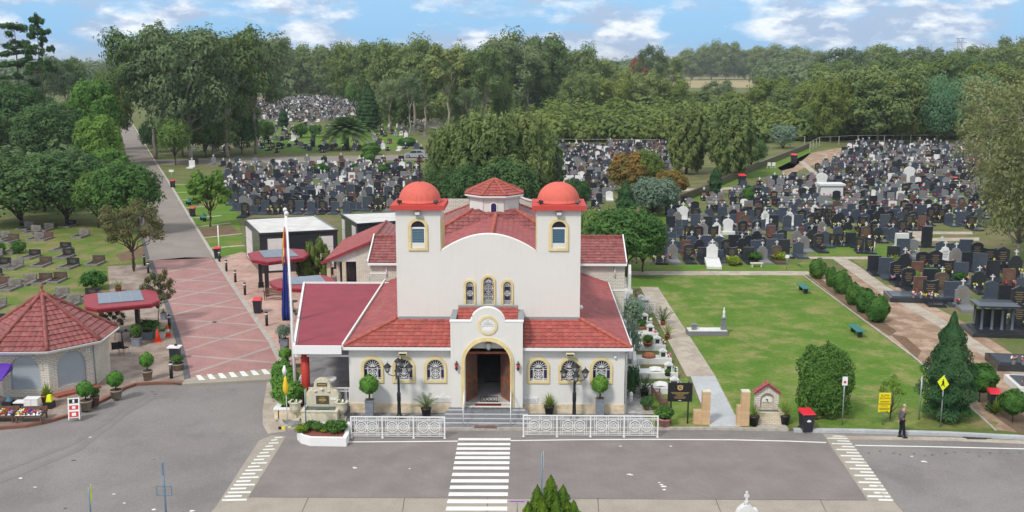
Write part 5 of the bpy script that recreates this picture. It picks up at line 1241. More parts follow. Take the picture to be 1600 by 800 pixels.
# she-oaks behind the church
T('casu', 710, 330, 186, 88, 'feathery olive she-oak behind the left tower', 'she_oak'); T('casu', 760, 335, 168, 130, 'largest feathery she-oak behind the lantern', 'she_oak'); T('casu', 815, 330, 170, 100, 'feathery she-oak behind the right tower', 'she_oak')
T('casu_b', 735, 325, 180, 80, 'feathery she-oak between the left and largest ones behind the church', 'she_oak'); T('round_dark', 684, 335, 248, 50, 'dark leafy tree beside the left dome', 'shade_tree'); T('casu_b', 850, 320, 195, 60, 'narrow feathery she-oak right of the others behind the church', 'she_oak')
T('round_dark', 790, 345, 240, 110, 'dark leafy tree low behind the lantern', 'shade_tree'); T('round_dark', 730, 345, 250, 80, 'dark leafy tree low behind the curved parapet', 'shade_tree')
T('casu_b', 1074, 272, 150, 66, 'tall feathery casuarina beside the middle graves, left of two', 'she_oak'); T('casu_b', 1146, 278, 142, 74, 'tall feathery casuarina beside the middle graves, right of two', 'she_oak'); T('gum_open', 1140, 270, 150, 60, 'thin trunked gum between the tall casuarinas', 'gum_tree')
T('round_orange', 985, 300, 234, 70, 'orange brown leaved tree in front of the middle graves', 'small_tree'); T('round_olive', 1010, 300, 228, 60, 'olive green tree behind the orange brown one', 'small_tree'); T('round_orange', 1048, 310, 262, 56, 'low orange green bush right of the orange brown tree', 'small_tree')
T('round_sage', 1022, 336, 274, 80, 'silvery grey green rounded tree behind the right wing', 'small_tree'); T('cypress', 977, 345, 284, 28, 'dark pointed cypress left of the silvery tree', 'cypress'); T('round_dark', 900, 330, 275, 50, 'green shrub behind the right dome', 'bush')
T('round', 980, 432, 318, 130, 'large leafy green tree behind the right wing of the church', 'shade_tree'); T('round', 935, 420, 322, 90, 'leafy green tree touching the right wing roof', 'shade_tree'); T('round', 1005, 425, 340, 70, 'leafy green tree right of the large one behind the right wing', 'shade_tree')
T('cypress', 1118, 306, 262, 20, 'slim dark cypress at the left edge of the right hand cemetery', 'cypress'); T('bush_tall', 1170, 316, 292, 20, 'bright green oval bush among the right hand graves', 'bush')
T('round_dark', 1175, 262, 212, 50, 'dark shrubby tree behind the right casuarina', 'shade_tree'); T('shrub_sage', 1225, 232, 190, 46, 'grey leafless looking shrub at the bush edge', 'bush')
# hedge shrubs low behind (dense bush strip) as masses
def mass(name, label, spots, leaf, card, kind='stuff', cat='bush'):
    mb = MB().m(leaf)
    for c, r, n in spots:
        p, nn = shell(c, r, n, .7, -.3, .25); mb.cards(leaf_quads(p, nn, card*(r[0]/6.0)**.5 if r[0] > 6 else card, .65))
    o = mb.build(name); tag(o, label, cat, kind=kind); return o
def scatter(px0, px1, pb0, pb1, n, rmin, rmax, hmin, hmax, cards):
    out = []
    for i in range(n):
        g = G(px0+(px1-px0)*rng.random(), pb0+(pb1-pb0)*rng.random()); r = rmin+(rmax-rmin)*rng.random(); h = hmin+(hmax-hmin)*rng.random(); out.append(((g.x, g.y, h*.5), (r, r, h*.55), cards))
    return out
mass('scrub', 'low olive scrub filling the bush between the church and the far field', scatter(860, 1040, 145, 212, 130, 4, 8, 3, 9, 240) + scatter(1030, 1300, 164, 214, 150, 3, 7, 2, 7, 240) + scatter(865, 1262, 212, 223, 70, 2.5, 4, 3, 6, 220), 'leaf_scrub', .55)
mass('scrub', 'low olive scrub under the gums along the right hand cemetery fence', scatter(1255, 1620, 150, 214, 170, 4, 8, 4, 9, 240) + scatter(1262, 1620, 208, 220, 60, 2.5, 4.5, 3, 6, 220), 'leaf_scrub', .55)
mass('scrub', 'shrubby undergrowth below the middle belt of gums', scatter(600, 890, 150, 196, 120, 4, 7, 3, 7, 240), 'leaf_scrub', .5)
mass('scrub', 'dark undergrowth at far left beyond the figs', scatter(-60, 150, 170, 300, 60, 3, 6, 3, 6, 260), 'leaf_far', .45)
mass('far_woodland', 'far woodland behind the gums reading as one dark green mass', scatter(-80, 175, 118, 135, 70, 10, 18, 14, 19, 330) + scatter(210, 1700, 112, 124, 260, 12, 20, 15, 21, 330) + scatter(420, 1000, 130, 152, 130, 8, 13, 11, 18, 330), 'leaf_far', .9)
mass('far_woodland', 'pale bushland treetops along the far right horizon', scatter(1200, 1700, 128, 150, 130, 9, 14, 12, 19, 330), 'leaf_far', .9)
# ------------------------------------------------------------------ graves
GR = random.Random(5)
def flower_bunch(mb, cx, cy, z, r=.14, n=12, cols=('fl_pink', 'fl_white', 'fl_red')):
    for i in range(n):
        a = GR.random()*6.28; q = r*math.sqrt(GR.random()); mb.m('fl_green' if i % 3 == 0 else GR.choice(cols)).sphere((cx+q*math.cos(a), cy+q*math.sin(a), z+r*.9*GR.random()), .045+.035*GR.random(), 5, 3, False)
def headpoly(style, w, h):
    a = w/2
    if style == 'square': return [(-a, 0), (a, 0), (a, h), (-a, h)]
    if style == 'arched': return [(-a, 0), (a, 0), (a, h-a*.55)] + [(a*math.cos(math.pi*i/10), h-a*.55+a*.55*math.sin(math.pi*i/10)) for i in range(1, 10)] + [(-a, h-a*.55)]
    if style == 'peaked': return [(-a, 0), (a, 0), (a, h*.84), (0, h), (-a, h*.84)]
    if style == 'shouldered': return [(-a, 0), (a, 0), (a, h*.72), (a*.72, h*.76), (a*.55, h*.92), (0, h), (-a*.55, h*.92), (-a*.72, h*.76), (-a, h*.72)]
    if style == 'slanted': return [(-a, 0), (a, 0), (a, h*.86), (-a, h)]
    if style == 'scroll': return [(-a, 0), (a, 0), (a, h), (a*.5, h*.93), (0, h*.90), (-a*.5, h*.93), (-a, h)]
def grave_parts(style, stone, w=.95, h=1.25, cross=None, slab=True, insc=True, fl=0, kerb=False, double=False, L_=2.0, low=False):
    """returns [(name, mesh object)] of one grave; it faces -y, its foot towards the viewer"""
    out = []
    mb = MB().m(stone); b = .18 if slab else .08
    if double:
        for s in (-1, 1): mb.T = Matrix.Translation((s*w*.52, 0, b)); mb.slab(headpoly(style, w*.96, h), 'y', -.08, .08)
        mb.T = None; tw = w*2.1
    else:
        mb.T = Matrix.Translation((0, 0, b)); mb.slab(headpoly(style, w, h), 'y', -.08, .08); mb.T = None; tw = w
    mb.box(-tw/2-.08, tw/2+.08, -.2, .2, b-.10, b-.001+.0)
    out.append(('headstone', mb))
    if slab:
        s = MB().m(stone).box(-tw/2-.06, tw/2+.06, -L_, -.201, 0, .10)
        s.box(-tw/2, tw/2, -L_+.08, -.25, .101, .17); out.append(('ledger', s))
    if kerb:
        s = MB().m('grave_kerb').box(-tw/2-.1, -tw/2+.06, -L_, -.201, 0, .2).box(tw/2-.06, tw/2+.1, -L_, -.201, 0, .2).box(-tw/2+.061, tw/2-.061, -L_, -L_+.16, 0, .2); s.m('soil' if GR.random() < .5 else 'granite_brown').box(-tw/2+.061, tw/2-.061, -L_+.161, -.201, 0, .10); out.append(('kerbing', s))
    if insc:
        s = MB().m('grave_gold' if stone != 'marble_white' else 'granite_grey')
        for q in ((-1, 1) if double else (0,)):
            cx = q*w*.52
            for k in range(5): ww = w*(.30, .22, .34, .26, .18)[k]; s.box(cx-ww*.85, cx+ww*.85, -.086, -.0815, b+h*.70-k*h*.10, b+h*.70-k*h*.10+h*.035)
        out.append(('inscription', s))
    if cross:
        s = MB().m(cross); z = b+h; s.box(-.035, .035, -.035, .035, z-.02, z+.42).box(-.15, .15, -.034, .034, z+.24, z+.31); out.append(('cross', s))
    if fl:
        s = MB(); v = MB().m('granite_black' if fl % 2 else 'marble_white')
        for q in ((-1, 1) if fl > 1 else (GR.choice((-1, 1)),)):
            cx = q*tw*.33; v.lathe([(.05, 0), (.075, .10), (.05, .22)], cx, -.36, .17 if slab else 0, 7); flower_bunch(s, cx, -.36, .40 if slab else .2, .17, 13, (('fl_pink', 'fl_white'), ('fl_red', 'fl_white'), ('fl_white', 'fl_yellow'), ('fl_pink', 'fl_red', 'fl_lilac'))[fl % 4])
        out.append(('vase', v)); out.append(('flowers', s))
    return out
GP = []   # (parts, words)
def gp(words, *a, **k):
    GP.append(([(n, m_.build(n, link=False)) for n, m_ in grave_parts(*a, **k)], words, (a, k)))
gp('black square headstone and ledger', 'square', 'granite_black', 1.0, 1.2, insc=False)
gp('black arched headstone with flowers', 'arched', 'granite_black', .95, 1.35, fl=1)
gp('blue grey peaked headstone with white cross', 'peaked', 'granite_blue', .95, 1.2, cross='marble_white', insc=False)
gp('grey shouldered headstone with small white cross', 'shouldered', 'granite_grey', .95, 1.25, cross='marble_white', fl=1)
gp('black scroll topped headstone with two flower vases', 'scroll', 'granite_black', 1.05, 1.25, fl=2)
gp('blue grey square headstone with flowers', 'square', 'granite_blue', 1.05, 1.3, fl=1, insc=False)
gp('wide black double headstone with flowers', 'slanted', 'granite_black', .95, 1.3, double=True, fl=2)
gp('white marble shouldered headstone with cross', 'shouldered', 'marble_white', .85, 1.25, cross='marble_white')
gp('reddish granite headstone with flowers', 'square', 'granite_red', .85, 1.2, fl=3)
gp('brown arched headstone with white cross', 'arched', 'granite_brown', .95, 1.2, cross='marble_white', fl=3)
gp('wide blue grey double headstone', 'scroll', 'granite_blue', .95, 1.15, double=True, insc=False)
gp('black peaked headstone with gold lettering and flowers', 'peaked', 'granite_black', 1.0, 1.5, fl=3)
gp('pale grey arched headstone', 'arched', 'granite_grey', .95, 1.15, fl=2, insc=False)
gp('black shouldered headstone with white cross', 'shouldered', 'granite_black', 1.0, 1.3, cross='marble_white', fl=2, insc=False)
GW = [11, 6, 9, 6, 6, 9, 5, 2, 2, 3, 7, 6, 4, 9]
NG = len(GP)
# lawn graves: low kerbed ones at the left
for wd, st, fl in (('brown granite', 'granite_brown', 0), ('grey', 'grave_kerb', 0), ('black', 'granite_black', 0), ('pink brown', 'granite_red', 0)):
    GP.append(([(n, m_.build(n, link=False)) for n, m_ in grave_parts('square', st, 1.15, .62, slab=False, kerb=True, insc=(st != 'granite_grey'), low=True)], 'low %s headstone on kerbed grave' % wd, None))
def place_grave(k, x, y, rz, label, group, sc=1.0):
    parts, words, _ = GP[k]; t = thing('grave', label, 'grave', (x, y, 0), rz, group); t.scale = (sc, sc, sc*(.9+.2*GR.random()))
    for n, p in parts: o = p.copy(); C.objects.link(o); o.parent = t
    return t
ZERO = 0
def inpoly(x, y, P):
    c = False; j = len(P)-1
    for i in range(len(P)):
        if (P[i][1] > y) != (P[j][1] > y) and x < (P[j][0]-P[i][0])*(y-P[i][1])/(P[j][1]-P[i][1])+P[i][0]: c = not c
        j = i
    return c
def rows(polypx, pitch, col, keep=.92, rot=0.0):
    P = [(G(*p).x, G(*p).y) for p in polypx]; ca, sa = math.cos(rot), math.sin(rot)
    Q = [(x*ca+y*sa, -x*sa+y*ca) for x, y in P]
    rown = 0
    y = min(q[1] for q in Q)+.3; ymax = max(q[1] for q in Q); x0 = min(q[0] for q in Q); x1 = max(q[0] for q in Q); out = []
    while y < ymax:
        r = []; x = x0 + GR.random()*col
        while x < x1:
            if inpoly(x, y, Q) and GR.random() < keep:
                xx, yy = x, y+GR.uniform(-.12, .12); r.append((xx*ca-yy*sa, xx*sa+yy*ca))
            x += col*GR.uniform(.95, 1.18) + (1.1 if GR.random() < .06 else 0)
        out.append(r); rown += 1; y += pitch*(1.75 if rown % 6 == 0 else 1)
    return out
stuff = MB()
def stuff_grave(x, y, rz, pal):
    """one small distant grave merged into the far cemetery"""
    st = GR.choice(pal); w_ = GR.uniform(.8, 1.1); h = GR.uniform(.7, 1.35); T0 = Matrix.Translation((x, y, 0)) @ Matrix.Rotation(rz, 4, 'Z'); stuff.T = T0
    stuff.m(st).slab(headpoly(GR.choice(('square', 'arched', 'peaked', 'shouldered')), w_, h), 'y', -.08, .08).box(-w_/2, w_/2, -1.9, -.1, 0, .18)
    if GR.random() < .30:
        c = 'marble_white'; stuff.m(c).box(-.05, .05, -.04, .04, h-.02, h+.45).box(-.17, .17, -.039, .039, h+.2, h+.30)
    if GR.random() < .55:
        for q in (-.28, .28): stuff.m(GR.choice(('fl_pink', 'fl_white', 'fl_red', 'fl_white', 'fl_pink', 'marble_white'))).sphere((q, -.35, .38), .13, 5, 3, False)
    if GR.random() < .22: stuff.m('grave_gold').box(-w_*.3, w_*.3, -.10, -.085, h*.35, h*.72)
    stuff.T = None
PAL = ['granite_black']*10 + ['granite_blue']*11 + ['granite_grey']*8 + ['granite_red', 'granite_brown', 'granite_brown', 'marble_white', 'marble_white']
PALW = ['marble_white']*2 + ['granite_grey']*5 + ['granite_blue']*5 + ['granite_black']*4 + ['granite_brown']*2 + ['granite_red']
PALB = ['granite_brown', 'granite_black', 'granite_grey', 'granite_black', 'granite_grey', 'granite_blue', 'marble_white']
COUNT = 0
def section(polypx, pitch, col, nind, phrase, group, pal=PAL, keep=.92, rot=0.0, sc=1.0, face=0.0, cond=None):
    global COUNT
    for ri, r in enumerate(rows(polypx, pitch, col, keep, rot)):
        r.sort(); r = [p for p in r if not cond or cond(*p)]
        for ci, (x, y) in enumerate(r):
            if ri < nind:
                if ci >= len(ordn): continue
                k = GR.choices(range(NG), GW)[0]; words = GP[k][1]
                if (k in (6, 10)) and ci+1 < len(r): pass
                row = 'front row' if ri == 0 else '%s row' % ordn[ri]
                lb = '%s, %s from left, %s %s' % (words, ordn[ci], row, phrase)
                if len(lb.replace('-', ' ').split()) > 16: lb = '%s, %s from left, %s %s' % (words.split(' with ')[0].split(' and ')[0], ordn[ci], row, phrase)
                if len(lb.replace('-', ' ').split()) > 16: lb = lb.replace('headstone', 'stone').replace('blue grey', 'grey').replace('mausoleum roofs', 'mausoleums').replace('pale ', '')
                place_grave(k, x, y, rot+face+GR.uniform(-.03, .03), lb, group, sc*(.72 if k in (6, 10) else 1)); COUNT += 1
            else: stuff_grave(x, y, rot+face+GR.uniform(-.05, .05), pal)
# right hand cemetery behind the lawn
D = [(1003, 408), (1252, 408), (1262, 397), (1300, 384), (1345, 382), (1425, 376), (1430, 362), (1530, 358), (1545, 300), (1545, 226), (1330, 226), (1318, 240), (1262, 275), (1205, 285), (1150, 292), (1140, 300), (1080, 312), (1045, 330), (1040, 350), (1000, 395)]
section(D, 2.75, 1.32, 10, 'behind the green lawn', 'graves in the right hand cemetery', sc=1.0, keep=.86)
# left of the church, below the cemetery road
B = [(378, 338), (470, 335), (612, 330), (625, 300), (665, 290), (660, 262), (560, 258), (400, 262), (352, 262), (350, 300), (372, 330)]
section(B, 2.7, 1.28, 7, 'behind the mausoleums', 'graves behind the mausoleums')
section([(300, 262), (660, 258), (660, 251), (300, 255)], 3.4, 3.0, 0, '', '', PALB, .7)
# middle graves right of the she-oaks
section([(868, 345), (868, 228), (1048, 224), (1060, 252), (1045, 262), (960, 292), (945, 330), (905, 350)], 2.7, 1.3, 0, '', '')
# far pale graves and scattered ones beyond the cemetery road
section([(395, 190), (395, 158), (470, 152), (640, 156), (690, 165), (720, 178), (640, 190)], 4.0, 1.7, 0, '', '', PALW, .9)
section([(400, 238), (395, 196), (640, 194), (670, 200), (670, 236), (560, 238)], 4.6, 2.2, 0, '', '', PALB, .48)
section([(108, 232), (105, 210), (128, 208), (130, 234)], 3.0, 1.8, 0, '', '', PALW, .8); section([(300, 236), (300, 222), (390, 222), (390, 240)], 3.4, 2.4, 0, '', '', PALB, .6)
section([(-60, 285), (-60, 240), (60, 240), (60, 285)], 4, 2.4, 0, '', '', PALB, .5)
# beside the path at the lower right: larger graves whose rows follow the path
pr = G(1600, 588)-G(1330, 408); prot = math.atan2(pr.y, pr.x)
rr_ = [(1365, 424, 0), (1383, 430, 5), (1400, 440, 11), (1418, 451, 1), (1436, 462, 8), (1452, 470, 4), (1412, 428, 13), (1432, 436, 8), (1452, 446, 0), (1470, 455, 9), (1486, 470, 5), (1502, 478, 3), (1440, 420, 1), (1460, 424, 11), (1480, 432, 4), (1500, 440, 5), (1528, 452, 13),
       (1548, 468, 2), (1570, 478, 0), (1590, 486, 11), (1560, 500, 4), (1590, 512, 1), (1350, 392, 6), (1410, 402, 5), (1425, 398, 12), (1395, 412, 0), (1470, 402, 2), (1490, 398, 10), (1508, 402, 5), (1525, 408, 1), (1545, 412, 4), (1565, 420, 11), (1585, 430, 13), (1530, 425, 5), (1550, 436, 0), (1575, 448, 8), (1598, 460, 2), (1512, 418, 0), (1492, 416, 3), (1475, 414, 7)]
rr_.sort(key=lambda q: (q[1], q[0]))
band = {}
for x, y, k in rr_: band.setdefault(int((y-380)//20), []).append((x, y, k))
names = ['topmost', 'second', 'third', 'fourth', 'fifth', 'sixth', 'seventh', 'eighth']
for bi, key in enumerate(sorted(band)):
    for ci, (x, y, k) in enumerate(sorted(band[key])):
        g = G(x, y); lb = '%s, %s from left, %s row beside the right hand path' % (GP[k][1].split(' with ')[0].split(' and ')[0], ordn[ci], names[bi])
        place_grave(k, g.x, g.y, GR.uniform(-.04, .04)+R(-8), lb, 'graves beside the right hand path', 1.12*(.8 if k in (6, 10) else 1)); COUNT += 1
print('individual graves', COUNT)
o = stuff.build('far_graves'); tag(o, 'hundreds of small distant headstones, crosses and flowers filling the cemeteries', 'graves', kind='stuff')
# lawn graves at the left, one by one
lg = [(25, 392, 1), (22, 376, 0), (62, 372, 1), (77, 358, 1), (75, 372, 3), (55, 400, 2), (57, 362, 1), (108, 400, 2), (103, 388, 2), (112, 352, 2), (72, 412, 0), (8, 414, 2), (28, 416, 1), (115, 415, 2), (155, 410, 0), (72, 438, 0), (95, 436, 0), (48, 440, 1), (5, 444, 3), (24, 448, 1), (132, 368, 1), (98, 462, 1), (116, 474, 1), (145, 462, 2), (10, 370, 1), (46, 356, 1), (-4, 400, 1), (-6, 430, 2), (8, 505, 2), (0, 478, 1)]
lg.sort(key=lambda q: (q[1]//14, q[0]))
for i, (x, y, k) in enumerate(lg):
    g = G(x, y); row = lg[i][1]//14; ci = len([1 for q in lg[:i] if q[1]//14 == row]); rowi = sorted(set(q[1]//14 for q in lg)).index(row)
    place_grave(NG+k, g.x, g.y, R(-4)+GR.uniform(-.05, .05), '%s, %s from left, %s row of left lawn' % (GP[NG+k][1], ordn[ci], 'rearmost' if rowi == 0 else ordn[rowi]), 'graves on the left lawn', .95)
# single monuments
t = thing('marble_grave', 'bright white marble grave with cross, lying at the front edge behind the lawn', 'grave', G(1112, 411), R(-6))
MB().m('marble_white').slab([(-.5, .5), (.5, .5), (.5, 1.45), (.35, 1.5), (.28, 1.72), (-.28, 1.72), (-.35, 1.5), (-.5, 1.45)], 'y', -.12, .12).build('headstone', t)
MB().m('marble_white').box(-.05, .05, -.05, .05, 1.721, 2.2).box(-.17, .17, -.049, .049, 1.95, 2.05).build('cross', t); MB().m('marble_white').add([(-.65, -2.8, .0), (.65, -2.8, 0), (.65, .2, 0), (-.65, .2, 0), (-.65, -2.8, .22), (.65, -2.8, .22), (.65, .2, .50), (-.65, .2, .50)], [(0,3,2,1),(4,5,6,7),(0,1,5,4),(1,2,6,5),(2,3,7,6),(3,0,4,7)]).build('ledger', t)
def dome_stone(px, pb, label, s=1.0):
    t = thing('marble_grave', label, 'grave', G(px, pb)); t.scale = (s, s, s)
    mb = MB().m('marble_white').slab([(-.45, 0), (.45, 0), (.45, .9)] + [(.55*math.cos(math.pi*i/12), 1.15+.45*math.sin(math.pi*i/12)) for i in range(13)] + [(-.45, .9)], 'y', -.1, .1).box(-.7, .7, -.5, .3, 0, .3); mb.build('headstone', t)
    MB().m('marble_white').box(-.04, .04, -.04, .04, 1.59, 2.05).box(-.16, .16, -.039, .039, 1.8, 1.9).build('cross', t)
dome_stone(1137, 366, 'white onion topped headstone with cross, left of centre in the right cemetery', 1.05); dome_stone(1067, 346, 'white pointed headstone with cross near the left edge of the right cemetery', 1.1)
dome_stone(1283, 296, 'white rounded monument above the white tomb in the right cemetery', 1.5); dome_stone(1420, 285, 'white statue like monument near the top of the right cemetery', 1.5)
t = thing('white_tomb', 'white marble box tomb with flat slab in the middle of the right cemetery', 'tomb', G(1296, 306))
MB().m('marble_white').box(-1.5, 1.5, -1, 1, 0, 1.5).build('chest', t); MB().m('marble_white').box(-1.75, 1.75, -1.2, 1.2, 1.501, 1.75).build('top_slab', t)
# the black columned monument by the path
t = thing('columned_monument', 'black granite monument with flat roof on columns beside the right hand path', 'monument', G(1550, 520), R(-6)); t.scale = (.85, .85, .9)
bs = MB().m('granite_black').box(-2.0, 2.0, -1.6, 1.5, 0, .30).box(-1.6, 1.6, -1.2, 1.2, .301, .42); bs.build('base', t)
for x in (-1.15, -.38, .38, 1.15):
    for y in ((-.85, .85) if abs(x) > 1 else (-.85,)): MB().m('granite_blue').lathe([(.16, 0), (.16, .08), (.11, .12), (.10, 1.55), (.16, 1.66), (.17, 1.72)], x, y, .42, 12).build('column', t)
MB().m('granite_black').box(-1.2, 1.2, .5, .65, .421, 1.7).build('headstone', t)
MB().m('granite_blue').box(-1.5, 1.5, -1.15, 1.15, 2.14, 2.30).add([(-1.6, -1.25, 2.301), (1.6, -1.25, 2.301), (1.6, 1.25, 2.301), (-1.6, 1.25, 2.301), (-1.3, -.5, 2.46), (1.3, -.5, 2.46), (1.3, .5, 2.46), (-1.3, .5, 2.46)], [(0,3,2,1),(4,5,6,7),(0,1,5,4),(1,2,6,5),(2,3,7,6),(3,0,4,7)]).build('roof', t)
for px, pb, lb, w_, st, hh in ((1440, 470, 'black granite family grave enclosure nearest the right hand path, upper one', 5.0, 'granite_black', .38), (1598, 575, 'low black granite grave with pink flowers beside the columned monument', 3.4, 'granite_black', .42), (1618, 610, 'white and grey grave with pink flowers at the right frame edge', 2.4, 'marble_white', .40)):
    t = thing('family_grave', lb, 'grave', G(px, pb), R(-8)); MB().m(st).box(-w_/2, w_/2, -.9, 1.6, 0, hh).build('base', t); MB().m('granite_blue').box(-w_/2+.2, w_/2-.2, -.6, 1.3, hh+.001, hh+.06).build('ledger', t)
    f = MB(); v = MB().m('granite_grey')
    for q in (-.8, -.25, .5): v.cb(q, -.7, hh, .16, .16, .26); flower_bunch(f, q, -.7, hh+.28, .2, 16, ('fl_pink', 'fl_white', 'fl_pink'))
    v.build('vase', t); f.build('flowers', t)
for px, pb, lb in ((1447, 386, 'tall black granite pillar stone at the top of the right hand path'), (1408, 388, 'white arched stone behind the tall black pillar')):
    st = 'marble_white' if 'white' in lb else 'granite_black'
    t = thing('pillar_stone', lb, 'headstone', G(px, pb)); MB().m(st).cb(0, 0, .2, .9 if st != 'marble_white' else 1.2, .5, 1.9 if st != 'marble_white' else 1.3).build('shaft', t); MB().m(st).cb(0, 0, 0, 1.4, 1.0, .2).build('base', t)
# the white graves in a line beside the church
ws = [(1046, 612, 0), (1038, 588, 1), (1030, 566, 2), (1022, 545, 3), (1012, 526, 4), (1004, 508, 5), (1000, 478, 6)]
desc = ['white grave slab nearest the road, with lilac flowers and open book', 'white grave second from the road, with open stone book', 'white grave with a brown mound of soil, third from the road', 'white grave with clay planter and shrub, fourth from the road', 'white grave with small house shaped lamp box, fifth from the road', 'white grave with potted shrub and yellow flower, sixth from the road', 'white railed grave furthest from the road beside the church']
for px, pb, i in ws:
    g = G(px-14, pb); t = thing('white_grave', desc[i], 'grave', g, CRZ, 'white graves beside the church')
    MB().m('marble_white').box(-1.15, 1.25, -.45, .45, 0, .34).build('base', t)
    MB().m('plaque_stone').slab([(-.45, .341), (.45, .341), (.45, 1.1), (.25, 1.25), (0, 1.5), (-.25, 1.25), (-.45, 1.1)], 'x', -1.35, -1.16).build('headstone', t)
    MB().m('marble_white').bar((-1.255, 0, 1.5), (-1.255, 0, 1.9), .05).bar((-1.255, -.13, 1.75), (-1.255, .13, 1.75), .05).build('cross', t)
    lb_ = MB().m('marble_white').cb(.75, 0, .341, .42, .36, .38).add([(.50, -.23, .722), (1.0, -.23, .722), (1.0, .23, .722), (.50, .23, .722), (.75, -.23, .86), (.75, .23, .86)], [(0, 1, 4), (2, 3, 5), (1, 2, 5, 4), (3, 0, 4, 5), (0, 3, 2, 1)]); lb_.m('granite_black').box(.62, .88, -.185, -.1805, .40, .66); lb_.build('lamp_box', t)
    f = MB(); flower_bunch(f, 1.1, -.1, .40, .18, 18, (('fl_lilac', 'fl_pink'), ('fl_white', 'fl_white'), ('fl_pink', 'fl_white'), ('fl_white', 'fl_red'), ('fl_white', 'fl_pink'), ('fl_yellow', 'fl_white'), ('fl_white', 'fl_pink'))[i]); f.build('flowers', t)
    if i in (0, 1): MB().m('marble_white').add([(-.35, -.25, .36), (0, -.25, .42), (.35, -.25, .36), (-.35, .2, .50), (0, .2, .56), (.35, .2, .50)], [(0, 1, 4, 3), (1, 2, 5, 4)]).build('stone_book', t)
    if i == 2: MB().m('pot_clay').lathe([(.42, 0), (.40, .16), (.2, .26), (.02, .28)], -.1, 0, .341, 14).build('soil_mound', t)
for px, pb, k, lb, cl, s in ((1012, 548, 'shrub', 'clay bowl planter with glossy shrub on the white graves, nearer one', 'pot_clay', .9), (1002, 522, 'shrub', 'clay bowl planter with glossy shrub on the white graves, further one', 'pot_clay', .9), (1043, 596, 'shrub', 'small dark pot with thin plant on the nearest white grave', 'pot_black', .5)):
    g = G(px, pb); z = .34
    t = thing('planter', lb, 'planter', (g.x, g.y, z)); MB().m(cl).lathe([(.28*s, 0), (.38*s, .22*s), (.40*s, .24*s)], 0, 0, 0, 14).m('soil').lathe([(.37*s, 0), (.1, .02)], 0, 0, .22*s, 12).build('pot', t)
    for p in PROTO[k][0]: o = p.copy(); C.objects.link(o); o.parent = t; o.location = (0, 0, .2*s); o.scale = (.5*s, .5*s, .45*s)
for q in (0, 1):
    g = G(978+q*8, 482 + q*9)
    ornate_fence('grave_railing', ['white railing behind the last white grave, further one', 'white railing in front of the last white grave, nearer one'][q], g, 1.7, 1, .8)
# monument on the lawn
t = thing('lawn_monument', 'grey stone grave on the lawn with low base and slender pillar carrying a statue', 'monument', G(1075, 525), R(0))
z_ = WD(1120, 524, 1)
MB().m('granite_grey').box(0, 62*z_, -.0, 1.0, 0, .30).build('base', t); MB().m('marble_white').box(.05, 61*z_, .05, .95, .301, .34).build('ledger', t)
MB().m('granite_grey').cb(11*z_, .45, .341, .30, .30, .30).cb(11*z_, .45, .641, .40, .38, .07).build('lamp_box', t)
MB().m('granite_grey').cb(57*z_, .45, .341, .34, .34, .45).cb(57*z_, .45, .791, .27, .27, .30).cb(57*z_, .45, 1.091, .34, .34, .06).build('pillar', t)
MB().m('plaque_stone').lathe([(.13, 0), (.14, .1), (.10, .35), (.13, .55), (.08, .68), (.04, .72), (.085, .80), (.08, .88), (.02, .94)][:] and [(.10, 0), (.10, .08), (.07, .25), (.09, .42), (.05, .52), (.03, .55), (.06, .60), (.055, .66), (.01, .70)], 57*z_, .45, 1.151, 10).build('statue', t)
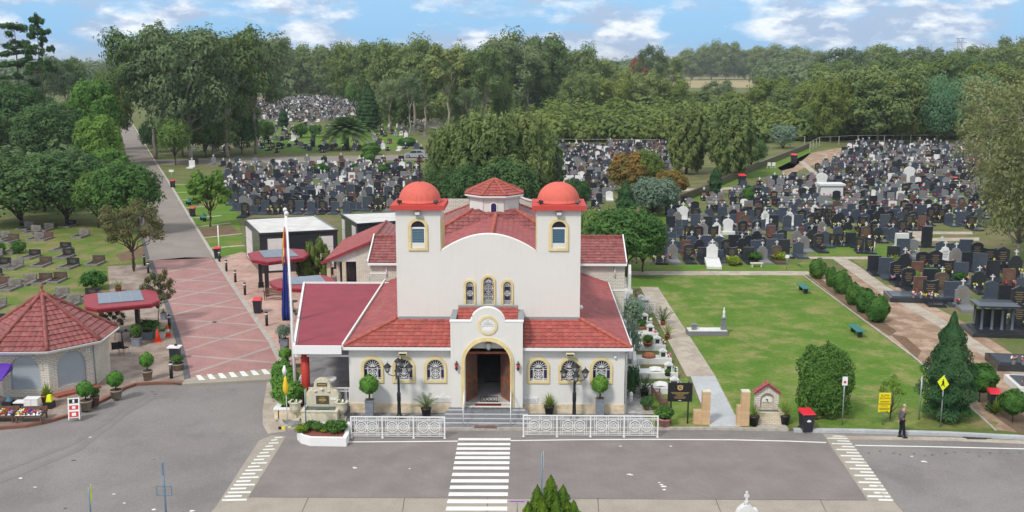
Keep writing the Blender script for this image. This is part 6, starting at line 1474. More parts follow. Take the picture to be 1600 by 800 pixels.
# ------------------------------------------------------------------ kiosk at the left
kc = Vector((-26.6, 56.55, 0))
kiosk = thing('kiosk', 'octagonal white brick kiosk with red tiled pyramid roof and grey shutters', 'kiosk', kc)
def oct2(r, z, ph=-65): return [Vector((r*math.cos(R(45*i+ph)), r*math.sin(R(45*i+ph)), z)) for i in range(8)]
wr = 3.30; c0 = oct2(wr, 0)
for i in range(8):
    a, b = c0[i], c0[(i+1) % 8]; L_ = (b-a).length; T_ = Matrix.Translation(a) @ Matrix.Rotation(math.atan2(b.y-a.y, b.x-a.x), 4, 'Z')
    hol = [arch(L_/2, .42, 1.50, .80)] if i in (0, 7, 6) else []
    mb = MB().m('white_brick'); mb.T = None
    mb.slab([(0, 0), (L_, 0), (L_, 2.55), (0, 2.55)], 'y', 0, .22, hol)
    o = mb.build('wall', kiosk); o.matrix_local = T_
    if hol:
        s = MB().m('shutter').slab(arch(L_/2, .42, 1.50, .795), 'y', .10, .13)
        for k in range(22): 
            z = .45+k*.085; hw = .79 if z < 1.5 else math.sqrt(max(.01, .79**2-(z-1.5)**2))
            s.box(L_/2-hw, L_/2+hw, .092, .0995, z, z+.06)
        s2 = s.build('shutter', kiosk); s2.matrix_local = T_
        rb = MB().m('cream_brick').slab(arch(L_/2, 1.48, 1.50, .93), 'y', -.015, -.002, [arch(L_/2, 1.40, 1.50, .80)][:0]) if False else None
        # soldier course of bricks round the arch head
        sc_ = MB().m('white_brick')
        for k in range(15):
            t0 = math.pi*k/15+.02; t1 = math.pi*(k+1)/15-.02
            sc_.slab([(L_/2+.81*math.cos(t0), 1.5+.81*math.sin(t0)), (L_/2+.99*math.cos(t0), 1.5+.99*math.sin(t0)), (L_/2+.99*math.cos(t1), 1.5+.99*math.sin(t1)), (L_/2+.81*math.cos(t1), 1.5+.81*math.sin(t1))], 'y', -.03, -.002)
        q = sc_.build('brick_arch', kiosk); q.matrix_local = T_
    fy = MB().m('yellow_trim').box(0, L_, -.05, -.002, 2.42, 2.56); q = fy.build('frieze', kiosk); q.matrix_local = T_
    if i == 0:
        q = MB().m('step_white').box(.2, L_-.35, -.30, -.004, 0, .05).m('terra_step').box(.1, L_, -.62, -.02, .0, .14).build('step', kiosk); q.matrix_local = T_
        q = MB().m('sign_white').box(L_-.42, L_-.18, -.035, -.004, 2.05, 2.25).m('shutter').box(L_-.36, L_-.24, -.045, -.036, 2.09, 2.21).build('wall_sign', kiosk); q.matrix_local = T_
e = oct2(3.86, 2.68); ap = Vector((0, 0, 5.10)); rf = MB()
for i in range(8): tiles(rf, [e[i], e[(i+1) % 8], ap], 'terracotta_dark', pitch=.36, col=.30, amp=.04, step=.045)
rf = rf.build('roof', kiosk); hp_ = MB()
for i in range(8): caps(hp_, e[i]+Vector((0, 0, .06)), ap+Vector((0, 0, .06)), 'ridge_dark', .12, .42)
hp_.m('ridge_dark').lathe([(.20, -.12), (.16, .1), (.07, .2), (.05, .3), (.10, .38), (.07, .46), (.01, .52)], 0, 0, 5.10, 10); hp_.build('ridge_capping', rf)
g0, g1 = oct2(3.90, 2.56), oct2(3.98, 2.69); mb = MB().m('trim_white').add(g0+g1, [(i, (i+1) % 8, 8+(i+1) % 8, 8+i) for i in range(8)] + [tuple(range(7, -1, -1)), tuple(range(8, 16))]); mb.build('gutter', kiosk)
p = oct2(wr+.05, 0)[1]; MB().m('grey_cap').tube([p, (p.x, p.y, 2.5)], .035, 6).build('downpipe', kiosk)
g = G(0, 585, 1.9)
aw = thing('awning', 'purple sloping awning on the kiosk at the left frame edge', 'awning', (0, 0, 0))
a, b = G(19, 568, 2.1), G(-60, 566, 2.1); a2, b2 = G(2, 594, 1.75), G(-90, 604, 1.75)
MB().m('purple').add([a, b, b2, a2, a-Vector((0, 0, .05)), b-Vector((0, 0, .05)), b2-Vector((0, 0, .05)), a2-Vector((0, 0, .05))], [(0, 1, 2, 3), (7, 6, 5, 4), (3, 2, 6, 7), (0, 3, 7, 4), (1, 5, 6, 2), (0, 4, 5, 1)]).add([a, a2, (a.x, a.y+.02, 1.75)], [(0, 1, 2)]).build('canopy', aw)
# flower stall tables
for n_, (x0, x1, lb) in enumerate(((-22, 26, 'low display table of mixed flower bunches at the left frame edge'), (30, 70, 'low display table of red, purple and white flower bunches before the kiosk'))):
    A = G((x0+x1)/2, 657); wdt = WD(x0, 657, x1-x0)
    t = thing('flower_table', lb, 'table', A, R(4))
    tb = MB().m('bench_wood').box(-wdt/2, wdt/2, -.45, .45, .34, .42)
    for sx in (-1, 1):
        for sy in (-1, 1): MB().m('bench_wood').cb(sx*(wdt/2-.06), sy*.38, 0, .07, .07, .34).build('leg', t)
    tb.build('tabletop', t); MB().m('bench_wood').box(-wdt/2, wdt/2, .42, .45, .421, .62).box(-wdt/2, -wdt/2+.03, -.42, .419, .421, .55).box(wdt/2-.03, wdt/2, -.42, .419, .421, .55).build('rim', t)
    for k in range(9):
        x = -wdt/2+.15 + (wdt-.3)*((k % 5)/4.0); y = -.28 + .34*(k//5)+.05*GRX(k) if False else -.26+.36*(k//5)
        f = MB(); cols = [('fl_red', 'fl_pink'), ('fl_lilac', 'fl_white'), ('fl_yellow', 'fl_white'), ('fl_red', 'fl_red'), ('fl_lilac', 'purple')][(k+n_*2) % 5]
        r_ = random.Random(k+10*n_)
        for q in range(16): f.m(r_.choice(cols + ('fl_green',))).sphere((x+r_.uniform(-.13, .13), y+r_.uniform(-.2, .2), .45+r_.uniform(0, .10)), r_.uniform(.04, .07), 5, 3, False)
        f.m('sign_white').add([(x-.12, y-.22, .44), (x+.12, y-.24, .44), (x+.05, y-.05, .50), (x-.06, y-.05, .50)], [(0, 1, 2, 3)])
        f = f.build('flower_bunch'); f.location = A; f.rotation_euler = (0, 0, R(4))
        tag(f, '%s flower bunch, %s along the %s display table before the kiosk' % (('red and pink', 'lilac and white', 'yellow and white', 'bright red', 'purple')[(k+n_*2) % 5], ordn[k], ('left', 'right')[n_]), 'flowers', 'flower bunches on the tables')
for i, (px, pb, cx, lb, cols, w_, h_) in enumerate([(52, 640, 0, 'tall white polystyrene box behind the flower tables', 'sign_white', .75, .62), (34, 640, 0, 'black crate with white lid behind the flower tables', 'bin_dark', .62, .42), (14, 640, 0, 'dark tub with blue wrapping behind the left flower table', 'pot_black', .5, .5), (78, 637, 0, 'black bag with lime green wrapping beside the kiosk wall', 'pot_black', .42, .35)]):
    o = MB().m(cols).cb(0, 0, 0, w_, .5, h_, .94)
    if i == 0: o.m('plaque_stone').box(-.02, .02, -.255, -.2, .0, .6).cb(0, 0, h_, w_*.98, .5, .04)
    if i == 1: o.m('sign_white').cb(0, 0, h_, w_, .52, .05)
    if i == 2: o.m('louvre_blue').cb(.05, 0, h_, .3, .3, .22, .4)
    if i == 3: o.m('sign_lime').cb(0, .05, h_, .3, .3, .35, .6)
    o = o.build('crate' if i < 2 else 'tub'); o.location = G(px, pb); tag(o, lb, 'box' if i < 2 else 'tub')
# A-frame board
t = thing('sandwich_board', 'white A-frame board with red and black squares on the kiosk kerb', 'sign', G(116, 656), R(14)); t.scale = (1, 1, 1)
fb = MB(); fb.T = Matrix.Rotation(R(-14), 4, 'X'); fb.m('sign_white').box(-.27, .27, -.015, .015, .10, 1.12).m('sign_red').box(-.22, .22, -.02, -.0155, .14, .42).box(-.22, .22, -.02, -.0155, .52, .74).m('sign_white').box(-.10, .10, -.024, -.0205, .20, .36).box(-.08, .08, -.024, -.0205, .57, .69).m('sign_black').box(-.22, .22, -.02, -.0155, .84, 1.06).m('sign_white').box(-.05, .04, -.024, -.0205, .87, 1.03)
fb.m('paint_white').box(-.28, -.24, -.02, .02, 0, 1.14).box(.24, .28, -.02, .02, 0, 1.14); fb.build('front_board', t)
bb = MB(); bb.T = Matrix.Translation((0, .56, 0)) @ Matrix.Rotation(R(14), 4, 'X'); bb.m('pot_green' if 'pot_green' in MATS else 'bench_green').box(-.27, .27, -.01, .01, .10, 1.10).m('paint_white').box(-.28, -.24, -.02, .02, 0, 1.12).box(.24, .28, -.02, .02, 0, 1.12); bb.build('rear_board', t)
# ---- shelters with solar panels
def shelter(outline, panel, posts, label, z=2.75):
    t = thing('shelter', label, 'shelter', (0, 0, 0))
    P = [G(x, y, z) for x, y in outline]; cen = sum(P, Vector())/len(P); t.location = (cen.x, cen.y, 0)
    L_ = lambda v: (v.x-cen.x, v.y-cen.y)
    mb = MB().m('shelter_red').slab([L_(p) for p in P], 'z', z-.30, z-.02)
    mb.slab([L_(cen+(p-cen)*1.03) for p in P], 'z', z-.12, z-.06)
    mb.build('roof', t)
    Q = [G(x, y, z+.05) for x, y in panel]; mb = MB().m('solar').slab([L_(p) for p in Q], 'z', z-.015, z+.04)
    q0, q1, q2, q3 = Q
    mb.m('steel')
    for k in range(1, 4): a = q0.lerp(q1, k/4); b = q3.lerp(q2, k/4); mb.bar((a.x-cen.x, a.y-cen.y, z+.042), (b.x-cen.x, b.y-cen.y, z+.042), .03, .008)
    mb.build('solar_panel', t)
    for x, y in posts:
        g = G(x, y); MB().m('black_metal').cb(g.x-cen.x, g.y-cen.y, 0, .26, .26, z-.3).build('post', t)
    return t
shelter([(388, 395), (394, 405), (419, 409), (474, 402), (482, 396), (474, 389), (451, 388), (404, 391)], [(404, 391.5), (452, 388), (467, 399.5), (413, 402)], [(408, 448), (418, 463)], 'shelter with red roof and solar panel in front of the large mausoleum')
shelter([(421, 439), (427, 445), (434, 449), (475, 451), (515, 446), (528, 442), (513, 431), (500, 429), (438, 434)], [(440, 433.5), (500, 429.5), (511, 442), (447, 444)], [(445, 492), (500, 490)], 'shelter with red roof and solar panel just behind the metal canopy')
shelter([(132, 460), (133, 478), (152, 482), (236, 474), (248, 469), (243, 455), (232, 452), (152, 457)], [(152, 458), (219, 453), (225, 468), (154, 474)], [(160, 510), (218, 538)], 'shelter with red roof and solar panel behind the kiosk')
# bench, bistro tables and chairs
def slat_bench(loc, rz, label, col='bench_wood', L_=1.5):
    t = thing('slatted_bench', label, 'bench', loc, rz)
    mb = MB().m(col); [mb.box(-L_/2, L_/2, -.40+.09*k, -.40+.09*k+.07, .42, .45) for k in range(5)]; mb.build('seat', t)
    mb = MB().m(col); [mb.box(-L_/2, L_/2, .06+.02*k, .085+.02*k, .50+.10*k, .58+.10*k) for k in range(4)]; mb.build('backrest', t)
    for x in (-L_/2+.05, L_/2-.05):
        for y, h in ((-.36, .60), (.05, .86)): MB().m(col).cb(x, y, 0, .06, .06, h).build('leg', t)
        MB().m(col).box(x-.03, x+.03, -.40, .03, .601, .64).build('armrest', t)
    return t
slat_bench(G(430, 468), R(-8), 'brown slatted bench under the shelter by the salmon paving')
slat_bench(G(1026, 633), R(96), 'weathered grey brown bench behind the black notice board', 'bench_wood', 1.8)
slat_bench(G(994, 472), R(86), 'dark slatted bench near the rear corner of the church side path', 'bench_wood', 1.7)
def cafe_chair(loc, rz, label):
    t = thing('cafe_chair', label, 'chair', loc, rz); MB().m('black_metal').box(-.22, .22, -.22, .22, .43, .47).build('seat', t); MB().m('black_metal').box(-.21, .21, .19, .23, .471, .88).build('backrest', t)
    for sx in (-1, 1):
        for sy in (-1, 1): MB().m('steel').tube([(sx*.18, sy*.18, .43), (sx*.24, sy*.24, 0)], .014, 5).build('leg', t)
def cafe_table(loc, label, umb=False):
    t = thing('cafe_table', label, 'table', loc); MB().m('black_metal').lathe([(.38, 0), (.38, .03)], 0, 0, .72, 20).build('tabletop', t); MB().m('black_metal').lathe([(.04, .03), (.04, .72)], 0, 0, 0, 8).build('post', t); MB().m('black_metal').lathe([(.26, 0), (.24, .03)], 0, 0, 0, 16).build('base', t)
cafe_chair(G(194, 554), R(160), 'black bistro chair in the open just right of the kiosk'); cafe_chair(G(181, 555), R(-160), 'black bistro chair half hidden by the kiosk wall')
cafe_table(G(191, 534), 'round black bistro table beside the kiosk roof edge'); cafe_table(G(205, 533), 'round black bistro table next to the shelter post behind the kiosk')
cafe_chair(G(408, 457), R(200), 'black chair beside the shelter post at the salmon paving'); cafe_table(G(458, 486), 'round black bistro table beside the flagpole on the salmon paving'); cafe_chair(G(466, 500), R(100), 'black bistro chair right of the hanging flag')
# bollards
for i, (x, y, lb) in enumerate([(354, 424, 'furthest on the right of the pink drive'), (368, 441, 'second on the right of the pink drive'), (383, 461, 'third on the right of the pink drive'), (417, 509, 'beside the dark bin'), (438, 536, 'behind the grey tall planter'), (449, 566, 'behind the hedge'), (226, 415, 'furthest on the left of the drive'), (232, 427, 'second on the left of the drive'), (265, 514, 'behind the traffic cones'), (276, 562, 'beside the white topped box'), (268, 591, 'nearest the road beside the kiosk plaza'), (343, 409, 'at the near end of the grass verges'), (238, 470, 'behind the blue planter')]):
    t = thing('bollard', 'dark bollard with white band, ' + lb, 'bollard', G(x, y), 0, 'bollards along the drive')
    MB().m('black_metal').lathe([(.10, 0), (.10, .80)], 0, 0, 0, 12).lathe([(.10, .90), (.10, .98), (.06, 1.02)], 0, 0, 0, 12).build('post', t); MB().m('paint_white').lathe([(.104, 0), (.104, .10)], 0, 0, .80, 12).build('reflective_band', t)
# bins
def bin_(px, pb, label, rz=0.0, h=1.1, z=0.0, s=1.0):
    t = thing('wheelie_bin', label, 'bin', G(px, pb, z), rz, 'red lidded wheelie bins'); t.scale = (s, s, s)
    MB().m('bin_dark').add([(-.24, -.26, .06), (.24, -.26, .06), (.24, .24, .06), (-.24, .24, .06), (-.30, -.35, .98), (.30, -.35, .98), (.30, .32, .98), (-.30, .32, .98)], [(0,3,2,1),(4,5,6,7),(0,1,5,4),(1,2,6,5),(2,3,7,6),(3,0,4,7)]).box(-.32, .32, -.37, .34, .93, .985).build('body', t)
    MB().m('bin_red').add([(-.33, -.40, .99), (.33, -.40, .99), (.33, .36, .99), (-.33, .36, .99), (-.30, -.36, 1.04), (.30, -.36, 1.04), (.28, .36, 1.12), (-.28, .36, 1.12)], [(0,3,2,1),(4,5,6,7),(0,1,5,4),(1,2,6,5),(2,3,7,6),(3,0,4,7)]).build('lid', t)
    for x in (-.27, .27): MB().m('tyre').add([(x+q, .27+.10*math.cos(k*.785), .10+.10*math.sin(k*.785)) for q in (-.03, .03) for k in range(8)], [tuple(range(7, -1, -1)), tuple(range(8, 16))] + [(k, (k+1) % 8, 8+(k+1) % 8, 8+k) for k in range(8)]).build('wheel', t)
    return t
b_ = bin_(1259, 674, 'red lidded dark bin at the kerb beside the big square hedge', R(6), z=-.12)
MB().m('sign_white').slab([(-.08, .60), (.10, .60), (.12, .66), (.0, .72), (-.1, .66)], 'y', -.337, -.325).build('emblem', b_)
bin_(1552, 641, 'red lidded dark bin behind the spiky agave', R(-10)); bin_(403, 489, 'red lidded dark bin beside the drive at the salmon paving', R(5))
bin_(340, 404, 'red lidded dark bin on the verge beside the large mausoleum', R(10)); bin_(301, 338, 'red lidded dark bin on the verge beside the small bright tree'); bin_(270, 293, 'red lidded dark bin furthest up the drive')
bin_(1159, 291, 'red lidded dark bin by the path beside the right casuarina', s=1.6); bin_(1240, 256, 'brown bin on the dirt at the top of the right cemetery', s=1.6); bin_(1492, 287, 'dark bin among the graves near the brown gum', s=.9)
# signs near the top of the verge
def post_sign(px, pb, ptop, label, board, col, z=0.0, r=.03, pcol='steel', w_=None, face=0.0, name='road_sign', shape='rect', txt=None):
    g = G(px, pb, z); H_ = HP(px, pb, ptop, z); t = thing(name, label, 'sign', g, face)
    MB().m(pcol).tube([(0, 0, 0), (0, 0, H_)], r, 8).build('post', t)
    if board:
        bw, bh = board
        if shape == 'diamond': P = [(0, H_-bh), (bw/2, H_-bh/2), (0, H_), (-bw/2, H_-bh/2)]
        else: P = [(-bw/2, H_-bh), (bw/2, H_-bh), (bw/2, H_), (-bw/2, H_)]
        mb = MB().m('steel').slab(P, 'y', -.055, -.045).m(col).slab([(x*.98, H_-bh/2+(zz-H_+bh/2)*.985) for x, zz in P], 'y', -.062, -.0555)
        b = mb.build('sign_board', t)
        if txt: txt(b, H_, bw, bh)
    return t
def t_park(b, H_, bw, bh):
    MB().m('sign_red').box(-bw*.45, bw*.45, -.068, -.0625, H_-bh*.30, H_-.02).build('symbol', b)
    text('lettering', 'P', .12, 'sign_red', b, (0, -.066, H_-bh*.45)); text('lettering', '1/4 HOUR', .055, 'text_black', b, (0, -.066, H_-bh*.62))
post_sign(1315.5, 664, 588, 'parking sign with red top on grey pole before the big square hedge', (.27, .46), 'sign_white', txt=None)
q = bpy.data.objects['sign_board']; MB().m('sign_red').slab(ring(0, 2.27, .07, 16), 'y', -.068, -.0625).build('symbol', q)
def t_slow(b, H_, bw, bh):
    text('lettering', 'SLOW', .155, 'text_black', b, (0, -.066, H_-.15)); text('lettering', 'DOWN', .155, 'text_black', b, (0, -.066, H_-.30))
    mb = MB().m('text_black')
    for k, (w2, y_) in enumerate(((.26, .44), (.22, .49), (.28, .57), (.28, .63), (.18, .70), (.26, .80), (.27, .85), (.24, .90))): mb.box(-w2, w2, -.066, -.0625, H_-y_-.012, H_-y_+.010)
    mb.box(-.2, .12, -.066, -.0625, H_-1.0, H_-.985).slab([(.12, H_-1.03), (.22, H_-.992), (.12, H_-.955)], 'y', -.066, -.0625); mb.build('small_print', b)
post_sign(1379, 664, 613, 'yellow SLOW DOWN notice board on a short pole before the lemon tree', (.60, 1.02), 'sign_yellow', txt=t_slow)
post_sign(1435.5, 656, 588, 'white sign seen edge on beside the big conifer', (.34, .62), 'sign_white', face=R(58))
def t_dia(b, H_, bw, bh):
    mb = MB().m('text_black').slab(ring(0, H_-bh*.30, .035, 10), 'y', -.068, -.0625)
    mb.slab([(-.05, H_-bh*.36), (.05, H_-bh*.36), (.06, H_-bh*.55), (.10, H_-bh*.72), (.06, H_-bh*.72), (0, H_-bh*.58), (-.06, H_-bh*.74), (-.10, H_-bh*.72), (-.05, H_-bh*.55)], 'y', -.068, -.0625); mb.build('symbol', b)
post_sign(1469, 668, 586, 'yellow green diamond pedestrian sign in front of the big conifer', (.62, .80), 'sign_lime', face=R(-52), shape='diamond', txt=t_dia)
# front poles
post_sign(846, 812, 708, 'grey blue pole with narrow sign edge on behind the golden conifer', (.5, .6), 'sign_white', z=-.12, pcol='steel_blue', face=R(86))
s_ = post_sign(262, 840, 722, 'blue grey pole with a small square sign frame in the left foreground', (.06, .5), 'steel_blue', z=-.12, pcol='steel_blue', face=R(0), r=.04)
MB().m('steel_blue').box(-.30, .30, -.06, -.03, 1.75, 1.78).box(-.30, .30, -.06, -.03, 2.12, 2.15).box(-.30, -.27, -.06, -.03, 1.781, 2.119).box(.27, .30, -.06, -.03, 1.781, 2.119).bar((-.27, -.045, 1.781), (.27, -.045, 2.119), .012).build('sign_frame', s_)
post_sign(144, 830, 760, 'yellow green sign edge on atop a thin pole in the left foreground', (.5, .6), 'sign_lime', z=-.12, pcol='steel_blue', face=R(107))
post_sign(808, 815, 780, 'low mauve name plate on a post beside the golden conifer', (.80, .14), 'sign_pink', z=-.12, pcol='steel', txt=lambda b, H_, bw, bh: MB().m('purple').box(-.3, .3, -.066, -.0625, H_-.085, H_-.06).build('small_print', b))
post_sign(478.5, 672, 608, 'blue grey pole with yellow green sign edge on in the front planter', (.5, .62), 'sign_lime', z=.2, pcol='steel_blue', face=R(97))
post_sign(1229, 421, 398, 'small white notice on a thin post at the edge behind the lawn', (.35, .3), 'sign_white'); post_sign(269, 288, 265, 'small white sign on a post at the top of the verge', (.7, .35), 'sign_white')
post_sign(343, 404, 352, 'thin white post beside the bin near the mausoleum', None, None, pcol='paint_white', r=.05)
post_sign(1357, 390, 368, 'white post on the grass strip, left of two thin posts', None, None, pcol='paint_white', r=.12); post_sign(1366, 394, 378, 'thin pale post on the grass strip, right of the white post', None, None, pcol='panel_white', r=.04)
# bottom right white monument with cross, golden conifer
t = thing('white_monument', 'white carved monument with cross finial at the bottom frame edge', 'monument', G(1163, 838, -.12)); k_ = HP(1163, 838, 768, -.12)
MB().m('marble_white').box(-.55, .55, -.4, .4, 0, .5).slab([(-.34, .5), (.36, .5), (.40, k_-.85), (.44, k_-.72), (.30, k_-.70), (.20, k_-.58), (.10, k_-.52), (-.04, k_-.52), (-.18, k_-.62), (-.30, k_-.75), (-.36, k_-.9)], 'y', -.16, .16).lathe([(.10, 0), (.06, .1), (.08, .14)], .02, 0, k_-.54, 8).build('body', t)
MB().m('marble_white').box(-.02, .06, -.04, .04, k_-.42, k_).box(-.07, .11, -.039, .039, k_-.22, k_-.13).lathe([(.05, 0), (.03, .08)], .02, 0, k_-.46, 8).build('cross', t)
g = G(860, 860, -.12)
for i, (dx, dy, H_, W_) in enumerate(((0, 0, 1.0, 1.0), (-.62, .1, .86, .8), (.62, .05, .90, .85), (.1, -.5, .78, .9), (-.3, -.45, .74, .8))):
    pass
gt = thing('golden_conifer', 'golden green many tipped conifer at the bottom frame edge', 'conifer', g); hh = HP(860, 860, 743, -.12)
cl = []; mb = MB().m('leaf_golden')
for (dx, dy, zt_, rr) in ((0, 0, 1.0, .42), (-.50, .05, .86, .40), (.46, .0, .87, .42), (-.85, -.1, .66, .42), (.85, -.1, .68, .42), (.2, -.45, .78, .42), (-.3, -.5, .74, .42), (0, .4, .85, .42), (1.15, 0, .46, .4), (-1.15, 0, .46, .4), (.7, -.6, .55, .4), (-.7, -.6, .52, .4)):
    n = 3400; z = rng.random(n)**.9; a = rng.random(n)*6.283; r_ = rr*(1-z**2.4)**.8*(1+.22*np.sin(a*4+z*14)*np.sin(a*3-z*19))*(.62+.38*rng.random(n))
    top = hh*zt_; c = np.stack([dx+r_*np.cos(a), dy+r_*np.sin(a), top-1.9+1.9*z], 1); nn = np.stack([np.cos(a), np.sin(a), np.full(n, .4)], 1)+unit(n)*.5; nn /= np.linalg.norm(nn, axis=1, keepdims=True)
    mb.cards(leaf_quads(c, nn, .050, .5, np.tile(np.array([0, 0, 1.0]), (n, 1))))
mb.build('crown', gt); MB().m('bark_dark').tube([(0, 0, 0), (0, 0, hh*.7)], .09, 7).build('trunk', gt)
MB().m('leaf_golden').lathe([(1.0, .1), (.95, hh*.3), (.5, hh*.5), (.1, hh*.6)], 0, 0, 0, 14).build('inner_foliage', gt)
# ---- notice board, gate piers, shrine fountain
t = thing('notice_board', 'black notice board with gold crest and lettering on two posts', 'sign', G(1061, 662), R(-2)); H_ = HP(1061, 662, 598); wd = WD(1061, 662, 38)
for x in (-wd*.35, wd*.35): MB().m('black_metal').cb(x, .04, 0, .07, .07, H_+.05).build('post', t)
MB().m('sign_black').box(-wd/2, wd/2, -.03, .0, H_-.98, H_).build('sign_board', t)
cr = MB().m('gold_text'); cz_ = H_-.24
cr.slab([(-.13, cz_+.02), (-.15, cz_+.12), (-.09, cz_+.09), (-.05, cz_+.12), (.05, cz_+.12), (.09, cz_+.09), (.15, cz_+.12), (.13, cz_+.02), (.14, cz_-.06), (.08, cz_-.13), (0, cz_-.15), (-.08, cz_-.13), (-.14, cz_-.06)], 'y', -.037, -.0305).m('granite_brown').slab([(-.06, cz_+.06), (.06, cz_+.06), (.07, cz_-.04), (0, cz_-.08), (-.07, cz_-.04)][::-1], 'y', -.042, -.0375)
cr.m('gold_text').box(-.03, .03, -.045, -.0425, cz_-.02, cz_+.03); cr.build('crest', t)
tx = MB().m('gold_text')
for y_, w2 in ((.50, .45), (.56, .40), (.62, .22), (.68, .16), (.74, .30), (.80, .26)):
    x = -w2; r_ = random.Random(int(y_*100))
    while x < w2: l = r_.uniform(.03, .09); tx.box(x, min(w2, x+l), -.034, -.0305, H_-y_-.010, H_-y_+.010); x += l+.015
tx.m('sign_white').box(-.07, .07, -.034, -.0305, H_-.93, H_-.905); tx.build('lettering', t)
def pier(px, label, side, pb=662):
    g = G(px, pb); t = thing('gate_pier', label, 'pier', g, R(-2)); H_ = HP(px, pb, 612)
    mb = MB().m('tan_brick').box(-.20, .20, -.18, .25, 0, H_).box(*((-.62, -.2005) if side < 0 else (-.40, -.2005)), -.15, .22, 0, H_*.42 if side < 0 else H_*.58); mb.build('pier', t)
    MB().m('cream_stone').box(-.21, .21, -.19, .26, H_, H_+.05).build('cap', t)
pier(1102, 'tan brick stepped pier left of the white gate path', -1); pier(1163, 'tan brick stepped pier right of the white gate path', 1, 664)
t = thing('brick_shrine', 'cream brick wall fountain with red tiled gable and arched niche', 'fountain', G(1197, 655), R(-2)); H_ = HP(1197, 655, 600)
hw = WD(1197, 655, 18)
MB().m('white_brick').slab([(-hw, 0), (hw, 0), (hw, H_-.42), (0, H_-.02), (-hw, H_-.42)], 'y', 0, .32, [arch(.02, .60, H_-.85, .36)]).build('wall', t)
MB().m('cream_brick').box(-.36, .40, .14, .30, .55, H_-.45).build('niche_back', t)
MB().m('plaque_stone').slab([(-.24, H_-1.0), (.28, H_-1.0), (.28, H_-.80), (.02, H_-.68), (-.24, H_-.80)], 'y', .11, .1385).build('plaque', t)
MB().m('bronze').lathe([(.04, 0), (.05, .05)], .02, .10, 1.0, 8).tube([(.02, .12, 1.02), (.02, -.04, 1.02), (.02, -.06, .95)], .02, 6).build('tap', t)
rf = MB(); tiles(rf, [(-hw-.10, .42, H_-.50), (-hw-.10, -.12, H_-.50), (0, -.12, H_+.01), (0, .42, H_+.01)], 'terracotta_side', pitch=.2, col=.16, amp=.02); tiles(rf, [(hw+.10, -.12, H_-.50), (hw+.10, .42, H_-.50), (0, .42, H_+.01), (0, -.12, H_+.01)], 'terracotta_side', pitch=.2, col=.16, amp=.02); caps(rf, (0, -.13, H_+.04), (0, .43, H_+.04), 'ridge_tile', .07, .2); rf.build('roof', t)
MB().m('cream_brick').box(-.68, .72, -.80, -.62, 0, .62).box(-.68, -.50, -.619, -.003, 0, .62).box(.54, .72, -.619, -.003, 0, .62).build('basin', t); MB().m('water_dark').box(-.499, .539, -.619, -.003, .05, .50).build('water', t)
MB().m('concrete_kerb').box(-.72, .80, -1.35, -.801, 0, .03).build('slab', t)
# fountain left of the church
F0 = W(-8.42, -.80)
t = thing('stone_fountain', 'cream stone fountain with scrolled headstone shape and trough beside the terrace', 'fountain', F0, CRZ)
sh = [(-.82, 0), (.82, 0), (.82, 1.25), (.70, 1.42), (.55, 1.46), (.42, 1.62)] + [(.42*math.cos(a_/10*math.pi), 1.72+.34*math.sin(a_/10*math.pi)) for a_ in range(1, 10)] + [(-.42, 1.62), (-.55, 1.46), (-.70, 1.42), (-.82, 1.25)]
MB().m('cream_stone').slab(sh, 'y', 0, .30).build('body', t); MB().m('cream_stone').slab([(x*1.03, z*1.012) for x, z in sh], 'y', .06, .24).build('moulding', t)
MB().m('bronze').box(-.32, .34, -.02, -.002, .72, 1.16).m('gold_text').box(-.18, .20, -.026, -.0205, .90, .98).box(-.1, .12, -.026, -.0205, .82, .85).box(-.14, .16, -.026, -.0205, 1.03, 1.06).build('bronze_panel', t)
MB().m('bronze').box(-.26, .26, -.02, -.002, 1.66, 1.84).m('gold_text').box(-.2, .2, -.026, -.0205, 1.73, 1.77).build('bronze_panel', t)
sc_ = MB().m('bronze').m('cream_stone')
for x, r_ in ((-.36, .07), (-.30, .05), (0, .08), (.06, .05), (.36, .07), (.30, .05), (-.05, .05)): sc_.sphere((x, -.02, 1.40+(.1 if abs(x) < .1 else 0)), r_, 8, 6)
sc_.build('carved_scroll', t); MB().m('sign_white').box(.42, .74, -.02, -.002, .92, 1.04).build('name_plate', t)
MB().m('cream_stone').box(-.88, .92, -1.0, -.86, 0, .62).box(-.88, -.76, -.859, -.001, 0, .62).box(.80, .92, -.859, -.001, 0, .62).box(-.92, .96, -1.04, -.86, .621, .68).box(-.92, -.76, -.859, -.001, .621, .68).box(.80, .96, -.859, -.001, .621, .68).build('trough', t)
MB().m('water_dark').box(-.759, .799, -.859, -.002, .1, .58).build('water', t)
def urn(loc, label):
    t = thing('stone_urn', label, 'urn', loc, R(0), 'stone urns beside the fountain')
    MB().m('cream_stone').cb(0, 0, 0, .46, .46, .12).lathe([(.18, .12), (.09, .22), (.09, .30), (.20, .40), (.30, .62), (.27, .80), (.33, .92), (.36, .96)], 0, 0, 0, 16).build('body', t); MB().m('soil').lathe([(.31, 0), (.05, .02)], 0, 0, .94, 14).build('soil', t)
    f = MB(); flower_bunch2(f, 0, 0, .97, .22); f.build('flowers', t)
def flower_bunch2(mb, cx, cy, z, r, n=26, cols=('fl_white', 'leaf_hedge', 'leaf_hedge')):
    r_ = random.Random(int(cx*100)+n)
    for i in range(n):
        a = r_.random()*6.28; q = r*math.sqrt(r_.random()); mb.m(r_.choice(cols)).sphere((cx+q*math.cos(a), cy+q*math.sin(a), z+.08*r_.random()), .035+.025*r_.random(), 5, 3, False)
urn(W(-9.75, -1.15), 'cream stone urn with plants left of the stone fountain'); urn(W(-7.38, -1.15), 'cream stone urn with plants right of the stone fountain')
